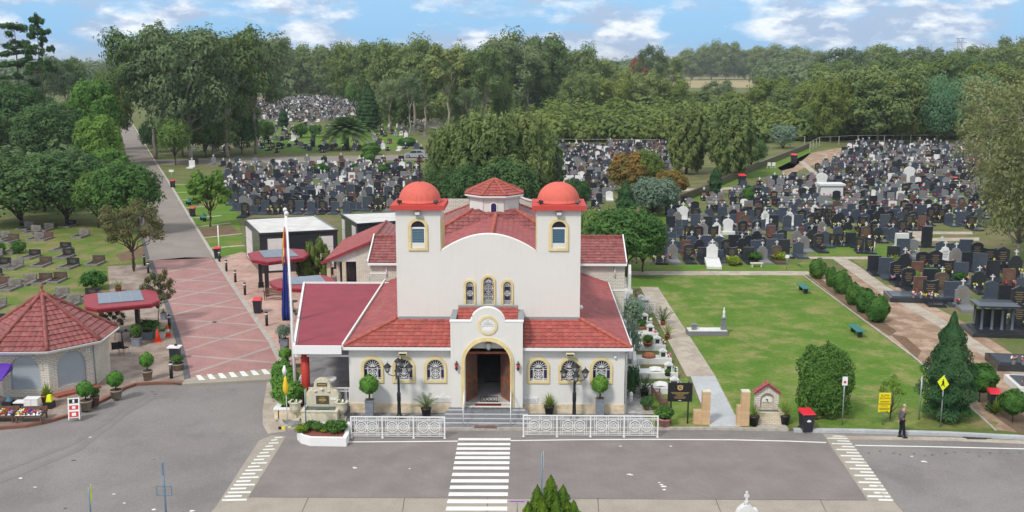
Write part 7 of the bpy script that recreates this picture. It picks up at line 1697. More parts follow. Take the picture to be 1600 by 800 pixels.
t = thing('white_bowl', 'large white bowl on the terrace behind the stone fountain', 'bowl', W(-8.40, .55, .38)); MB().m('paint_white').lathe([(.12, 0), (.14, .95), (.30, 1.02), (.46, 1.20), (.48, 1.30), (.43, 1.30), (.35, 1.2), (.1, 1.12)], 0, 0, 0, 24).build('bowl', t)
# potted plants in front of the church
def pot_plant(px, pb, key, label, potfn, hH, wW, zp, cat='potted plant', z=0.0):
    g = G(px, pb, z); t = thing('potted_plant', label, cat, g, 0)
    potfn().build('pot', t)
    h0, w0 = PROTO[key][1:]
    for p in PROTO[key][0]: o = p.copy(); C.objects.link(o); o.parent = t; o.location = (0, 0, zp); o.scale = (wW/w0, wW/w0, hH/h0)
    return t
def tallpot(col='pot_grey', s=.44, h=.95): return lambda: MB().m(col).cb(0, 0, 0, s*.9, s*.9, h*.95, 1.08).cb(0, 0, h*.95, s*1.08, s*1.08, h*.05).m('soil').cb(0, 0, h+.001, s*.8, s*.8, .015)
def roundpot(col='pot_black', r=.27, h=.48): return lambda: MB().m(col).lathe([(r*.70, 0), (r*.95, h*.85), (r*1.02, h*.86), (r*1.02, h)], 0, 0, 0, 18).m('soil').lathe([(r*.9, 0), (.05, .02)], 0, 0, h, 14)
pot_plant(578, 652, 'topiary', 'round green shrub in tall grey pot left of the left lamp post', tallpot(), 1.30, .95, .93)
pot_plant(937, 650, 'topiary', 'clipped ball shrub in tall grey pot right of the right lamp post', tallpot(), 1.25, .85, .93)
pot_plant(666, 651, 'potpalm', 'arching palm in black pot left of the entrance steps', roundpot(), 1.25, 1.25, .45)
pot_plant(858, 648, 'spiky', 'spiky yellow green plant in black pot right of the entrance steps', roundpot(), .80, .95, .42)
pot_plant(1038, 669, 'shrub', 'leafy plant in large pink pot at the end of the right fence', roundpot('pot_pink', .33, .55), .75, 1.05, .45, z=-.12)
pot_plant(1178, 665, 'potpalm_y', 'yellow green palm in black patterned pot left of the brick shrine', roundpot('pot_black', .26, .52), .95, .9, .45)
pot_plant(1226, 663, 'potpalm_y', 'yellow green palm in dark pot right of the brick shrine', roundpot('pot_black', .27, .5), 1.15, 1.2, .42)
pot_plant(231, 594, 'topiary', 'clipped ball shrub in brown pot on the kiosk plaza', roundpot('pot_stone', .30, .58), 1.15, .78, .48)
pot_plant(182, 622, 'topiary', 'clipped ball shrub in stone pot near the curved kerb by the kiosk', roundpot('pot_stone', .34, .48), 1.15, .84, .34)
pot_plant(135, 640, 'topiary', 'clipped ball shrub in stone pot beside the sandwich board', roundpot('pot_stone', .33, .52), 1.15, .80, .40)
pot_plant(149, 634, 'shrub', 'small shrub in dark brown pot behind the sandwich board', roundpot('bench_wood', .24, .55), .6, .6, .5)
pot_plant(74, 633, 'spiky', 'palm like plant in brown pot against the kiosk wall', roundpot('pot_clay', .3, .6), .8, 1.0, .5)
pot_plant(278, 578, 'shrub', 'bushy plant in round brown tub beside the pink drive', roundpot('pot_stone', .40, .42), .6, .8, .4)
pot_plant(256, 499, 'potpalm_y', 'leafy plant in small blue planter beside the drive, nearest the thin tree', tallpot('pot_grey', .38, .5), .5, .5, .45)
pot_plant(214, 540, 'shrub', 'dark shrub in grey square planter at the shelter post', tallpot('pot_grey', .55, .55), 1.1, .8, .5)
pot_plant(232, 528, 'shrub', 'wide olive shrub in grey trough planter behind the traffic cones', tallpot('pot_grey', .75, .5), .9, 1.7, .45)
pot_plant(253, 527, 'fern', 'fern like plant in pale bucket planter behind the orange cone', tallpot('plaque_stone', .55, .45), .6, 1.4, .4)
pot_plant(185, 455, 'fern', 'golden fern in clay pot behind the shelter by the lawn', roundpot('pot_clay', .28, .4), .9, 1.1, .35)
pot_plant(445, 552, 'shrub_sage', 'loose grey green shrub in tall grey planter at the edge of the pink drive', tallpot('pot_grey', .50, .95), 1.1, 1.1, .9)
pot_plant(447, 577, 'topiary', 'small clipped shrub in grey planter just behind the hedge', tallpot('pot_grey', .42, .5), .9, .75, .42)
pot_plant(1007, 620, 'potpalm', 'palm in black pot beside the white graves', roundpot('pot_black', .26, .42), 1.35, 1.6, .38)
pot_plant(1010, 641, 'shrub_dark', 'dark leafed shrub in clay pot on the gravel bed', roundpot('pot_clay', .16, .3), .7, .75, .1)
pot_plant(1036, 508, 'potpalm', 'palm beside the furthest white grave near the path', roundpot('pot_clay', .2, .3), 1.6, 1.5, .25); pot_plant(1043, 530, 'potpalm_y', 'yellowing palm in clay pot beside the path', roundpot('pot_clay', .2, .3), 1.2, 1.1, .25)
plant('shrub_sage', G(988, 520), 2.8, 1.7, 'olive_shrub', 'grey green olive shrub between the church wall and the white graves, further', 'shrub'); plant('shrub_sage', G(987, 560), 2.4, 1.3, 'olive_shrub', 'grey green olive shrub at the front corner of the church side', 'shrub')
plant('shrub_dark', G(986, 618), 1.8, 1.0, 'dark_shrub', 'dark green shrub against the front right corner of the church', 'shrub')
for i, (x, y, lb) in enumerate(((986, 632, 'white capped garden light beside the palm on the gravel bed, nearer'), (981, 600, 'white capped garden light beside the church corner on the gravel bed, further'))):
    o = MB().m('paint_white').lathe([(.09, 0), (.09, .62), (.05, .70)], 0, 0, 0, 12).m('glass_clear').lathe([(.092, .45), (.092, .52)], 0, 0, 0, 12).build('garden_light'); o.location = G(x, y); tag(o, lb, 'light')
# brown stool like white table near rear
t = thing('white_table', 'low white square table near the rear of the church side path', 'table', G(1006, 480), CRZ); MB().m('paint_white').box(-.45, .45, -.35, .35, .62, .68).build('tabletop', t)
for sx in (-.3, .3): MB().m('grey_cap').cb(sx, 0, 0, .05, .05, .62).build('leg', t)
for i, px in enumerate((983, 981)):
    t = thing('marble_grave', ['tall narrow white headstone beside the rear brick wing', 'lower white headstone box beside the rear brick wing'][i], 'grave', G(px, 458+24*i), CRZ); MB().m('marble_white').box(-.35, .25, -.4, .4, 0, .3).build('base', t); MB().m('marble_white').slab([(-.35, .301), (.35, .301), (.35, 1.6-.8*i), (0, 2.3-1.1*i), (-.35, 1.6-.8*i)], 'x', -.1, .1).build('headstone', t)
# planter bed at the front left of the fence
t = thing('planter_bed', 'white kerbed planter bed with red mulch and low shrubs at the road', 'planter', (0, 0, 0))
out_ = [(464, 673), (480, 665), (547, 665), (545, 684), (541, 691), (484, 690), (470, 686), (464, 680)]; P = [G(x, y, .1) for x, y in out_]; cen = sum(P, Vector())/len(P); t.location = (cen.x, cen.y, -.12)
L2 = [(p.x-cen.x, p.y-cen.y) for p in P]; IN = [(x*.86, y*.80) for x, y in L2]
MB().m('trim_white').slab(L2, 'z', 0, .42, [IN]).build('kerb', t); MB().m('mulch_red').slab([(x*.995, y*.995) for x, y in IN], 'z', .05, .36).build('mulch', t)
for i, (x, y, k, s) in enumerate(((-.85, -.05, 'lime_bush', 1.0), (-.55, .35, 'flower_bush', .9), (-.1, .2, 'flower_bush', .9), (.25, .0, 'lime_bush', .6), (.55, .15, 'flower_bush', 1.1), (.9, .0, 'flower_bush', 1.2), (1.05, .3, 'flower_bush', .8), (.75, -.2, 'flower_bush', .7))):
    parts, h0, w0 = PROTO[k]; u = thing('garden_shrub', '%s shrub in the white kerbed planter bed, %s from left' % ('lime green' if k == 'lime_bush' else 'dark green flowering', ordn[i]), 'shrub', (cen.x+x, cen.y+y, .22), i*1.3, 'shrubs in the planter bed'); u.scale = (s, s, s*.95)
    for p in parts: o = p.copy(); C.objects.link(o); o.parent = u
# hedge in the stone box at the corner
t = thing('stone_planter', 'square planter box of pale stone holding the corner hedge', 'planter', G(458, 655), R(0)); MB().m('sandstone').box(-.75, .75, -.05, .20, 0, .50).box(-.95, -.70, -.05, 1.3, 0, .50).box(.60, .75, .2005, 1.3, 0, .50).m('trim_white').box(-.98, .78, -.08, .22, .501, .57).box(-.98, -.68, .2201, 1.3, .501, .57).build('wall', t); MB().m('soil').box(-.699, .599, .2005, 1.3, .1, .42).build('soil', t)
g = G(450, 644)
plant('ficus', (g.x+.02, g.y, .35), 1.75, 1.75, 'corner_hedge', 'bright green bushy hedge in the pale stone planter at the church corner', 'hedge')
g2 = G(446, 620); plant('ficus', (g2.x, g2.y, .2), 1.85, 1.55, 'corner_hedge', 'bright green rounded hedge behind the one in the stone planter', 'hedge')
g3 = G(440, 606); plant('ficus', (g3.x, g3.y+.2, .1), 1.75, 1.15, 'corner_hedge', 'bright green rounded hedge furthest back beside the flagpole base', 'hedge')
# striped kerb end
o = MB()
for k in range(9): o.m('sign_yellow' if k % 2 else 'sign_black').box(-.7+k*.16, -.7+(k+1)*.16, -.04, .04, 0, .14)
o = o.build('wheel_stop'); o.location = G(457, 671, -.12); tag(o, 'yellow and black striped kerb block beside the planter bed', 'wheel stop')
# yellow flag like sign in the hedge
t = thing('hedge_flag', 'small pole with furled yellow and white flag in the corner hedge', 'flag', G(449, 660), 0); hH = HP(449, 660, 571); MB().m('paint_white').tube([(0, 0, 0), (0, 0, hH)], .025, 6).build('pole', t)
MB().m('flag_yellow').lathe([(.03, 0), (.13, .25), (.15, .5), (.08, .8), (.04, 1.0)], 0, -.05, hH-1.55, 7).m('paint_white').lathe([(.05, 0), (.12, .25), (.03, .5)], -.03, -.05, hH-.5, 7).build('flag', t)
# flagpoles with hanging flags
for i, (px, pb, ptop) in enumerate(((463, 643, 336), (460, 600, 330))):
    t = thing('flagpole', ['white flagpole nearer of two beside the terrace', 'white flagpole just behind, flying the hanging blue flag'][i], 'flagpole', G(px, pb), 0); H_ = HP(px - (6 if i == 0 else 4), pb, ptop)
    MB().m('paint_white').tube([(0, 0, 0), (-.03, 0, H_*.5), (-.09 if i == 0 else -.12, 0, H_)], [.085, .07, .045], 12).build('pole', t); MB().m('plaque_stone').sphere((-.09 if i == 0 else -.12, 0, H_+.08), .12, 12, 8).build('finial', t)
    if i == 1: FP = t; FH = H_
def cloth(path_w, mname, x0, y0, ph=0.0):
    """a furled hanging cloth: path_w = [(z, width)]; folds run downwards"""
    mb = MB().m(mname); n = 14; vs = []; fs = []
    for k, (z, w2, xo) in enumerate(path_w):
        for j in range(n+1):
            u_ = j/n; vs.append((x0+xo-w2*u_, y0+.07*math.sin(u_*17+ph+z*.4)*(.4+.6*u_), z))
    for k in range(len(path_w)-1):
        for j in range(n): a = k*(n+1)+j; fs.append((a, a+1, a+n+2, a+n+1))
    return mb.add(vs, fs + [tuple(reversed(f)) for f in []], True)
t = thing('hanging_flag', 'limp blue flag with red and yellow upper part hanging from the rear flagpole', 'flag', FP.location + Vector((-.1, -.12, 0)), 0)
z1 = HP(458, 600, 362); z2 = HP(458, 600, 408); z3 = HP(458, 600, 500)
for m_, pth, nm in (('flag_blue', [(z3, .44, .08), (z3+.5, .46, .08), (z3+1.6, .36, .07), (z2+.3, .17, .03)], 'flag_cloth'), ('flag_red', [(z2-.2, .08, .02), (z2+.3, .14, .03), (z2+.8, .10, .02), (z1+.3, .04, 0)], 'flag_cloth'), ('flag_yellow', [(z2-.3, .06, -.14), (z2+.2, .09, -.12), (z2+1.0, .07, -.08), (z1+.2, .04, -.02)], 'flag_cloth')):
    o = cloth(pth, m_, -.05, -.02 if m_ != 'flag_yellow' else .0, len(m_)).build(nm, t)
    sm = o.modifiers.new('thickness', 'SOLIDIFY'); sm.thickness = .012
MB().m('fl_white').box(-.16, -.12, -.07, -.05, z2+.0, z2+.8).build('flag_stripe', t)
# lamp posts in front of the church
def lamp_post(loc, label, H_):
    t = thing('lamp_post', label, 'lamp', loc, CRZ, 'black lamp posts before the church')
    MB().m('black_metal').lathe([(.24, 0), (.22, .08), (.12, .22), (.10, .26), (.085, .9), (.10, .95), (.10, 1.35), (.07, 1.42), (.055, H_-.75), (.08, H_-.70), (.05, H_-.60), (.04, H_-.35)], 0, 0, 0, 14).build('post', t)
    for k, (dx, dy, dz) in enumerate(((-.55, 0, -.18), (.55, 0, -.18), (.12, .40, -.05), (0, 0, .10), (.05, -.42, -.28))):
        zb = H_-.50+dz
        l = MB().m('black_metal').tube([(0, 0, H_-.75), (dx*.5, dy*.5, zb-.18), (dx*.9, dy*.9, zb-.10), (dx, dy, zb)], .02, 6).lathe([(.03, 0), (.08, .03), (.09, .06)], dx, dy, zb-.02, 6).lathe([(.22, 0), (.19, .03), (.08, .15), (.02, .19), (.02, .26)], dx, dy, zb+.31, 6)
        for q in range(6): a = q*1.047; l.bar((dx+.085*math.cos(a), dy+.085*math.sin(a), zb+.03), (dx+.17*math.cos(a), dy+.17*math.sin(a), zb+.31), .016)
        l = l.build('lantern', t); MB().m('lamp_glass').lathe([(.075, .04), (.155, .305)], dx, dy, zb, 6).build('glass', l)
lamp_post(G(624, 654), 'black five lantern lamp post left of the church door', HP(624, 654, 562)); lamp_post(G(897, 654), 'black five lantern lamp post right of the church door', HP(897, 654, 570))
# cones
for x, y, lb in ((247, 534, 'plain orange traffic cone in front'), (262, 526, 'orange traffic cone with white band')):
    t = thing('traffic_cone', lb + ' near the shelter by the drive', 'cone', G(x, y)); s = 1.15
    t.scale = (s, s, s); MB().m('cone_orange').lathe([(.18, .04), (.035, .72), (.03, .74)], 0, 0, 0, 14).build('body', t); MB().m('cone_orange').cb(0, 0, 0, .44, .44, .05).build('base', t)
    if 'band' in lb: MB().m('paint_white').lathe([(.134, 0), (.097, .18)], 0, 0, .28, 14).build('band', t)
t = thing('display_box', 'dark box with white flat top beside the drive', 'box', G(274, 561)); MB().m('bin_dark').cb(0, 0, 0, .55, .5, .75).build('body', t); MB().m('paint_white').cb(0, 0, .751, .78, .62, .07).build('top', t)
t = thing('small_sign', 'small red and white stand against the kiosk corner', 'sign', G(177, 598)); MB().m('sign_white').cb(0, 0, 0, .24, .08, .35).m('sign_red').cb(0, 0, .351, .24, .08, .28).build('board', t)
tree('small_twig', 245, 505, 422, 46, 'thin twiggy young tree at the corner of the shelter by the drive', 'small_tree'); tree('shrub', 146, 452, 419, 46, 'rounded dark green bush on the left lawn', 'bush'); tree('shrub', 29, 396, 374, 26, 'dark bush among the left lawn graves', 'bush'); tree('shrub', 2, 398, 376, 14, 'dark bush among the lawn graves at the frame edge', 'bush')
tree('shrub', 28, 524, 503, 30, 'bright low bush behind the kiosk roof', 'bush'); tree('small_twig', 178, 532, 478, 30, 'thin leafy shrub under the shelter behind the kiosk', 'small_tree')
tree('casu_olive', 497, 444, 371, 52, 'feathery green conifer between the mausoleum and the annex', 'conifer_tree'); tree('casu_olive', 475, 440, 390, 30, 'lower feathery green conifer beside the shelter', 'conifer_tree'); tree('cypress', 573, 446, 395, 12, 'slim clipped column shrub against the annex wall', 'cypress')
# ---- plants on the right
for i, (x, pb, pt, w_, k) in enumerate([(1278, 437, 404, 25, 'bush'), (1299, 450, 416, 17, 'bush_tall'), (1316, 461, 423, 27, 'bush'), (1334, 478, 441, 26, 'bush'), (1352, 490, 450, 31, 'bush'), (1372, 505, 461, 34, 'bush')]):
    tree(k, x, pb-2, pt, w_, 'clipped green oval bush, %s from the back in the row along the dirt verge' % ordn[i], 'clipped_bush', 'bush', 'clipped bushes along the dirt verge')
g = G(1286, 650); plant('hedge', g, HP(1286, 650, 540), WD(1286, 650, 80), 'big_hedge', 'big square glossy green hedge at the kerb right of the shrine', 'hedge', rz=.12)
g = G(1478, 655); plant('conifer', g, HP(1478, 655, 488), WD(1478, 655, 80), 'big_conifer', 'big dark bluish green conifer at the right front of the lawn', 'conifer')
t_ = tree('lemon', 1393, 655, 588, 46, 'thin yellowing lemon tree behind the yellow notice board', 'lemon_tree')
tree('tree_ball', 1532, 628, 568, 50, 'round clipped tree beside the big conifer', 'clipped_tree', 'tree'); tree('tree_ball', 1584, 660, 609, 40, 'round clipped tree beside the agave bin', 'clipped_tree', 'tree')
g = G(1555, 645); u = plant('spiky', g, 1.05, 1.5, 'agave', 'spiky agave in front of the red lidded bin', 'plant')
for i, (x0, x1, pb, rz, lb) in enumerate(((1243, 1267, 458, R(-28), 'green picnic table slab on the lawn, further one'), (1324, 1352, 525, R(-38), 'green picnic table slab on the lawn, nearer one'))):
    t = thing('lawn_bench', lb, 'bench', G((x0+x1)/2, pb-2), 0); 
    d = G(1430, 559)-G(1345, 495); ang = math.atan2(d.y, d.x); t.rotation_euler = (0, 0, ang)
    MB().m('bench_green').box(-1.0, 1.0, -.30, -.105, .44, .48).box(-1.0, 1.0, -.095, .095, .44, .48).box(-1.0, 1.0, .105, .30, .44, .48).build('seat', t)
    for sx in (-.7, .7): MB().m('granite_black').cb(sx, 0, 0, .1, .3, .439).build('leg', t)
for px, pb, lb in ((294, 320, 'small green bench on the verge, further one'), (317, 345, 'small green bench on the verge, nearer one')):
    t = thing('park_bench', lb, 'bench', G(px, pb), R(-60)); MB().m('bench_green').box(-.8, .8, -.22, .22, .42, .46).build('seat', t); MB().m('bench_green').box(-.8, .8, .22, .26, .50, .85).build('backrest', t)
    for sx in (-.65, .65): MB().m('black_metal').cb(sx, .05, 0, .06, .4, .42).build('leg', t)
for i, (px, pb, ln, lb) in enumerate(((1229, 418, 1.6, 'low stone bench at the front of the graves behind the lawn'),)):
    t = thing('stone_bench', 'low pale stone bench at the front of the graves behind the lawn', 'bench', G(1182, 417)); MB().m('cream_stone').box(-.55, .55, -.2, .2, .28, .38).build('seat', t); [MB().m('cream_stone').cb(s*.4, 0, 0, .12, .3, .28).build('leg', t) for s in (-1, 1)]
for x, pb, lb in ((1146, 415, 'low green shrub at the front of the graves behind the lawn'), (1218, 408, 'light green shrub beside the thin notice post'), (1180, 408, 'reddish shrub at the front of the graves behind the lawn'), (1428, 440, 'bright green shrub beside the right hand path graves'), (1455, 432, 'reddish low shrub bed between the right hand graves'), (1500, 440, 'brownish low shrub among the right hand graves'), (1330, 372, 'thin lime green sapling at the top of the lawn path'), (1398, 412, 'yellow green shrub beside the black pillar stone')):
    plant('lime_bush' if 'green' in lb else 'shrub', G(x, pb), 1.0, 1.4, 'low_shrub', lb, 'shrub')
# ---- mausoleum blocks
def mausoleum(cs, h, label, panels):
    t = thing('mausoleum', label, 'mausoleum', (cs[0][0], cs[0][1], 0)); o0 = Vector(cs[0]); P = [(Vector(c)-o0) for c in cs]
    MB().m('granite_black').slab([(p.x, p.y) for p in P], 'z', 0, h-.12).build('wall', t)
    cen = sum(P, Vector((0, 0)))/4
    MB().m('granite_black').slab([tuple(cen+(p-cen)*1.02) for p in P], 'z', h-.12, h+.04, [[tuple(cen+(p-cen)*.975) for p in P]]).build('parapet', t); MB().m('roof_pale').slab([tuple(cen+(p-cen)*.974) for p in P], 'z', h-.119, h-.02).build('roof', t)
    for (i, a, b, z0, z1) in panels:
        p, q = P[i], P[(i+1) % 4]; d = (q-p).normalized(); n = Vector((d.y, -d.x)); L_ = (q-p).length
        A = p+d*L_*a+n*.006; B = p+d*L_*b+n*.006; mb = MB().m('panel_white'); k = n*.05
        mb.add([(A.x, A.y, z0), (B.x, B.y, z0), (B.x, B.y, z1), (A.x, A.y, z1), (A.x+k.x, A.y+k.y, z0), (B.x+k.x, B.y+k.y, z0), (B.x+k.x, B.y+k.y, z1), (A.x+k.x, A.y+k.y, z1)], [(4, 5, 6, 7), (0, 1, 5, 4), (1, 2, 6, 5), (2, 3, 7, 6), (3, 0, 4, 7)])
        for f in (.33, .66): mb.m('granite_grey').bar((A.x+k.x, A.y+k.y, z0+(z1-z0)*f), (B.x+k.x, B.y+k.y, z0+(z1-z0)*f), .02)
        mb.build('stone_panel', t)
    return t
z = 3.5; cs = [tuple(G(*q, z).to_2d()) for q in ((405, 365), (527, 359), (491, 337), (382, 343))]
mausoleum(cs, z, 'large black granite mausoleum block with flat pale roof and white panels', [(0, .10, .30, .2, 3.0), (0, .76, .94, .2, 3.0), (3, .10, .52, .2, 3.0)])
z = 3.5; cs = [tuple(G(*q, z).to_2d()) for q in ((558, 350), (640, 344), (630, 331), (533, 334.5))]
mausoleum(cs, z, 'second black granite mausoleum block half hidden by the left tower', [(3, .06, .24, .2, 3.1), (3, .70, .92, .2, 3.1)])
# ---- silver car on the cemetery road
t = thing('parked_car', 'silver hatchback on the cemetery road beyond the church', 'car', G(649, 246.5), R(-2))
L_ = 4.1
side = [(-2.0, .30), (-1.55, .28), (1.55, .28), (2.02, .32), (2.05, .62), (1.95, .80), (1.1, .95), (.45, 1.40), (.1, 1.47), (-1.2, 1.47), (-1.75, 1.30), (-2.0, .92), (-2.05, .55)]
side = [(-x, z_) for x, z_ in side][::-1]
MB().m('car_silver').slab(side, 'y', -.82, .82).build('body', t)
MB().m('car_glass').slab([(-.98, .98), (-.45, 1.36), (.35, 1.40), (.35, .98)], 'y', -.832, -.8205).slab([(.45, .98), (.45, 1.40), (1.15, 1.38), (1.55, 1.05)], 'y', -.832, -.8205).slab([(-1.08, .96), (-.50, 1.385), (-.45, 1.36), (-1.0, .94)], 'y', -.7, .7).build('window', t)
for x in (-1.28, 1.28):
    for y in (-.80, .80):
        wv = MB().m('tyre'); ring_ = [(x+.33*math.cos(k*.524), .33+.33*math.sin(k*.524)) for k in range(12)]; wv.slab(ring_, 'y', y-.1, y+.1); wh = wv.build('wheel', t); s = 1 if y > 0 else -1
        MB().m('steel').slab([(x+.20*math.cos(k*.524), .33+.20*math.sin(k*.524)) for k in range(12)], 'y', min(y+s*.1, y+s*.115), max(y+s*.1, y+s*.115)).build('rim', wh)
MB().m('lamp_glass').box(-2.03, -1.85, -.80, -.5, .62, .78).build('headlight', t); MB().m('fl_red').box(1.90, 2.06, -.825, -.6, .75, 1.05).build('tail_light', t)
# ---- fences and the dark low wall in the right cemetery
def wire_fence(pts, label, h=1.6, every=5.0, name='wire_fence', col='concrete_kerb', rail=.06):
    P = [G(*p) for p in pts]; t = thing(name, label, 'fence', P[0])
    rl = MB().m(col); ps = []
    for a, b in zip(P[:-1], P[1:]):
        a_, b_ = a-P[0], b-P[0]; L_ = (b-a).length; n = max(1, round(L_/every))
        rl.bar((a_.x, a_.y, h), (b_.x, b_.y, h), rail).bar((a_.x, a_.y, h*.4), (b_.x, b_.y, h*.4), rail*.5)
        for k in range(n): ps.append(a_.lerp(b_, k/n))
    ps.append(P[-1]-P[0]); rl.build('rail', t)
    for p in ps: MB().m(col).cb(p.x, p.y, 0, .12, .12, h+.05).build('post', t)
wire_fence([(1265, 237), (1280, 228), (1340, 225), (1545, 224)], 'pale wire fence along the back of the right hand cemetery', 1.9, 6); wire_fence([(1225, 227), (1257, 225)], 'short length of pale fence left of the cemetery corner', 1.7, 5)
wire_fence([(668, 188), (702, 198), (735, 209)], 'pale railing beside the bush track behind the church', 1.2, 4); wire_fence([(870, 229), (1030, 230)], 'pale wire fence behind the middle graves', 1.6, 6)
P = [G(*p) for p in ((1008, 340), (1050, 322), (1100, 301), (1180, 265), (1264, 231))]; t = thing('low_wall', 'long dark low wall running up beside the right cemetery', 'wall', P[0])
mb = MB().m('granite_brown')
for a, b in zip(P[:-1], P[1:]): a_, b_ = a-P[0], b-P[0]; mb.bar((a_.x, a_.y, .5), (b_.x, b_.y, .5), .4, 1.0)
mb.build('wall', t)
# white garden seats up there
for i, px in enumerate((1201, 1208)):
    t = thing('white_chair', 'white plastic chair on the grass below the bush, %s of two' % ('left', 'right')[i], 'chair', G(px, 263), R(180)); t.scale = (1.15, 1.15, 1.15); MB().m('paint_white').box(-.25, .25, -.25, .25, .4, .45).build('seat', t); MB().m('paint_white').box(-.25, .25, .2, .25, .451, .9).build('backrest', t); [MB().m('paint_white').cb(sx*.2, sy*.2, 0, .05, .05, .4).build('leg', t) for sx in (-1, 1) for sy in (-1, 1)]
# ---- power pylon and far city
g = Vector((0, 900, 0)); py_x = (1497-800)/1600*zc(Vector((0, 900, 10)))
t = thing('power_pylon', 'steel lattice power pylon rising above the right skyline', 'pylon', (py_x, 900, 0)); mb = MB().m('steel'); Hh = 37.5
for sx in (-1, 1):
    for sy in (-1, 1): mb.bar((sx*4, sy*4, 0), (sx*1.6, sy*1.6, Hh-8), .35).bar((sx*1.6, sy*1.6, Hh-8), (sx*2.0, sy*1.2, Hh), .3)
for k in range(8):
    z = (Hh-8)*k/8; z2_ = (Hh-8)*(k+1)/8; w1 = 4-2.4*k/8; w2 = 4-2.4*(k+1)/8; mb.bar((-w1, -w1, z), (w2, -w2, z2_), .2).bar((w1, -w1, z), (-w2, -w2, z2_), .2)
mb.bar((-2, 0, Hh-8), (2, 0, Hh), .25).bar((2, 0, Hh-8), (-2, 0, Hh), .25); mb.build('tower', t)
for z, w_ in ((Hh, 4.6), (Hh-3.4, 5.4)): MB().m('steel').bar((-w_, 0, z), (w_, 0, z), .45).build('cross_arm', t)
MB().m('steel').tube([(-60, 0, 30.4), (-30, 0, Hh-5), (0, 0, Hh-3.4)], .07, 4).tube([(60, 20, 31), (30, 10, Hh-5), (0, 0, Hh-3.4)], .07, 4).build('cable', t)
Y = 9000
for i, (px0, px1, pt, lb) in enumerate(((134, 142, 90, 'blue grey office tower on the far horizon, left and wider one'), (147, 152, 90, 'blue grey office tower on the far horizon, right and narrower one'), (128, 160, 96, 'low blue grey city block on the far horizon below the towers'))):
    k = zc(Vector((0, Y, 60)))/1600; x0 = (px0-800)*k; x1 = (px1-800)*k; v = (400-pt)/1600; d = (-math.sin(TH)+v*math.cos(TH))/(math.cos(TH)+v*math.sin(TH)); h = CH+d*Y
    t = thing('office_tower', lb, 'building', ((x0+x1)/2, Y+i*150, 0)); MB().m('city_blue').box(-(x1-x0)/2, (x1-x0)/2, 0, 40, 0, h).build('body', t)
    mb = MB().m('steel_blue'); [mb.box(-(x1-x0)/2*.9, (x1-x0)/2*.9, -.6, -.1, h*(.3+.14*q), h*(.36+.14*q)) for q in range(4)]; mb.build('window_band', t)
# ---- the walking man
def skin(name, verts, edges, radii, mname, parent, sub=2, root=0):
    me = bpy.data.meshes.new(name); me.from_pydata(verts, edges, []); o = bpy.data.objects.new(name, me); C.objects.link(o)
    md = o.modifiers.new('skin', 'SKIN'); me.skin_vertices[0].data[root].use_root = True
    for i, r in enumerate(radii): me.skin_vertices[0].data[i].radius = r if isinstance(r, tuple) else (r, r)
    ss = o.modifiers.new('sub', 'SUBSURF'); ss.levels = sub; ss.render_levels = sub
    dg = bpy.context.evaluated_depsgraph_get(); nm = bpy.data.meshes.new_from_object(o.evaluated_get(dg)); o.modifiers.clear(); o.data = nm; bpy.data.meshes.remove(me); nm.materials.clear(); nm.materials.append(M(mname)); nm.polygons.foreach_set('use_smooth', [True]*len(nm.polygons)); o.parent = parent
    return o
man = thing('person', 'grey haired man in grey cardigan and dark trousers walking right along the gutter', 'person', G(1407, 684, -.12), 0)
# he faces +x (to the right); x forward, y across
sk_v = [(0, 0, .93), (.0, 0, 1.10), (.03, 0, 1.28), (.05, 0, 1.40), (.09, 0, 1.50), (.13, 0, 1.585), (.14, 0, 1.65),
        (.02, .09, .90), (.02, .10, .50), (-.02, .10, .10), (.02, -.09, .90), (.08, -.10, .50), (.14, -.10, .10),
        (.04, .19, 1.36), (-.04, .23, 1.10), (-.02, .20, .88), (.04, -.19, 1.36), (-.12, -.21, 1.12), (-.16, -.10, .92)]
sk_e = [(0, 1), (1, 2), (2, 3), (3, 4), (4, 5), (5, 6), (0, 7), (7, 8), (8, 9), (0, 10), (10, 11), (11, 12), (3, 13), (13, 14), (14, 15), (3, 16), (16, 17), (17, 18)]
skin('body', sk_v, sk_e, [(.11, .13), (.11, .13), (.11, .15), (.08, .10), .052, (.085, .07), (.075, .065), .075, .055, .04, .075, .055, .04, .06, .045, .03, .06, .045, .03], 'skin', man)
skin('cardigan', [(0, 0, .88), (-.01, 0, 1.06), (.01, 0, 1.24), (.04, 0, 1.39), (.04, .17, 1.37), (-.03, .235, 1.12), (-.03, .21, .93), (.04, -.17, 1.37), (-.11, -.225, 1.13), (-.16, -.13, .97)], [(0, 1), (1, 2), (2, 3), (3, 4), (4, 5), (5, 6), (3, 7), (7, 8), (8, 9)], [(.135, .17), (.145, .175), (.145, .18), (.10, .13), .085, .065, .05, .085, .065, .05], 'cloth_grey', man)
MB().m('cloth_shirt').sphere((.115, 0, 1.17), (.045, .07, .24), 10, 8).build('shirt', man)
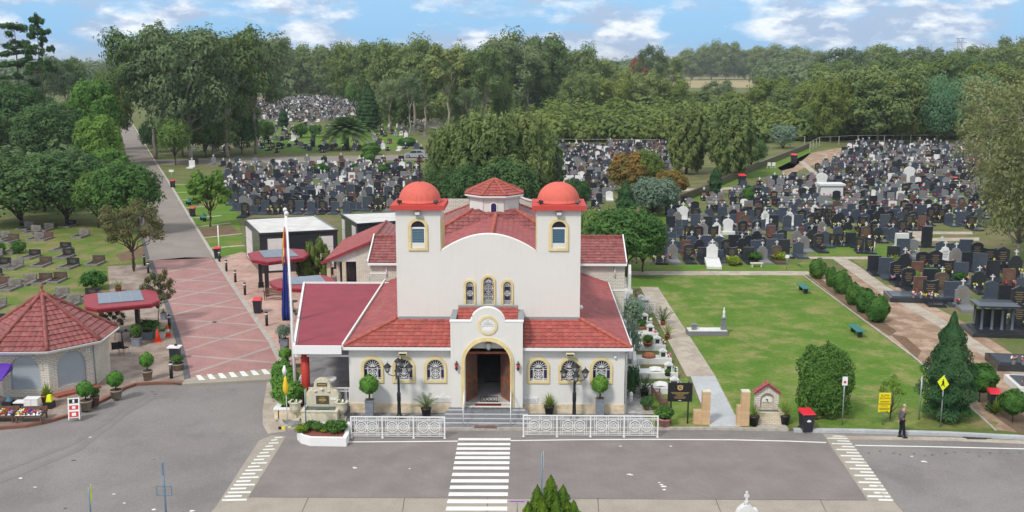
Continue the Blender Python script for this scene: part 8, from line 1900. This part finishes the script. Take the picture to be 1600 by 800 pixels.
skin('trousers', [(0, 0, .93), (.02, .09, .86), (.03, .10, .48), (-.03, .10, .09), (.02, -.09, .86), (.09, -.10, .48), (.15, -.10, .10)], [(0, 1), (1, 2), (2, 3), (0, 4), (4, 5), (5, 6)], [(.12, .15), .10, .08, .065, .10, .08, .065], 'cloth_dark', man)
for x, y, z in ((.02, .10, 0), (.19, -.10, .01)): MB().m('shoe').sphere((x, y, z+.045), (.14, .05, .05), 10, 6).build('shoe', man)
skin('hair', [(.09, 0, 1.60), (.08, 0, 1.66), (.13, 0, 1.715)], [(0, 1), (1, 2)], [(.08, .08), (.085, .085), (.075, .075)], 'hair_grey', man)
fc = MB().m('skin').sphere((.225, 0, 1.625), (.022, .018, .028), 8, 6); [fc.sphere((.13, s*.085, 1.625), (.02, .012, .032), 8, 6) for s in (-1, 1)]; fc.m('cloth_dark').sphere((.205, .03, 1.655), .011, 6, 4).sphere((.205, -.03, 1.655), .011, 6, 4).m('sign_red').box(.20, .212, -.022, .022, 1.578, 1.585); fc.build('face', man)
hd = MB().m('skin')
for hx, hy, hz in ((-.02, .20, .85), (-.17, -.07, .89)):
    hd.sphere((hx, hy, hz), (.035, .022, .05), 8, 6)
    for q in range(4): hd.tube([(hx-.025+.017*q, hy, hz-.03), (hx-.02+.017*q, hy-.005, hz-.075), (hx-.01+.016*q, hy-.012, hz-.105+abs(q-1.4)*.008)], [.009, .0085, .006], 6)
    hd.tube([(hx+.02, hy-.01, hz+.01), (hx+.045, hy-.015, hz-.02), (hx+.05, hy-.015, hz-.045)], [.011, .010, .007], 6)
hd.build('hands', man)

# ---- the slightly misty air: one even volume round the camera and everything on the ground
mh = bpy.data.materials.new('haze_air'); mh.use_nodes = True; nh = mh.node_tree; nh.nodes.clear(); oh = nh.nodes.new('ShaderNodeOutputMaterial'); pv = nh.nodes.new('ShaderNodeVolumePrincipled'); pv.inputs['Color'].default_value = (.80, .88, 1, 1); pv.inputs['Density'].default_value = .00014; pv.inputs['Anisotropy'].default_value = .0; nh.links.new(pv.outputs[0], oh.inputs['Volume']); MATS['haze_air'] = mh
hz = MB().m('haze_air').box(-9500, 9500, -310, 12100, -1.2, 72).build('haze'); hz['kind'] = 'stuff'; S.cycles.volume_bounces = 0
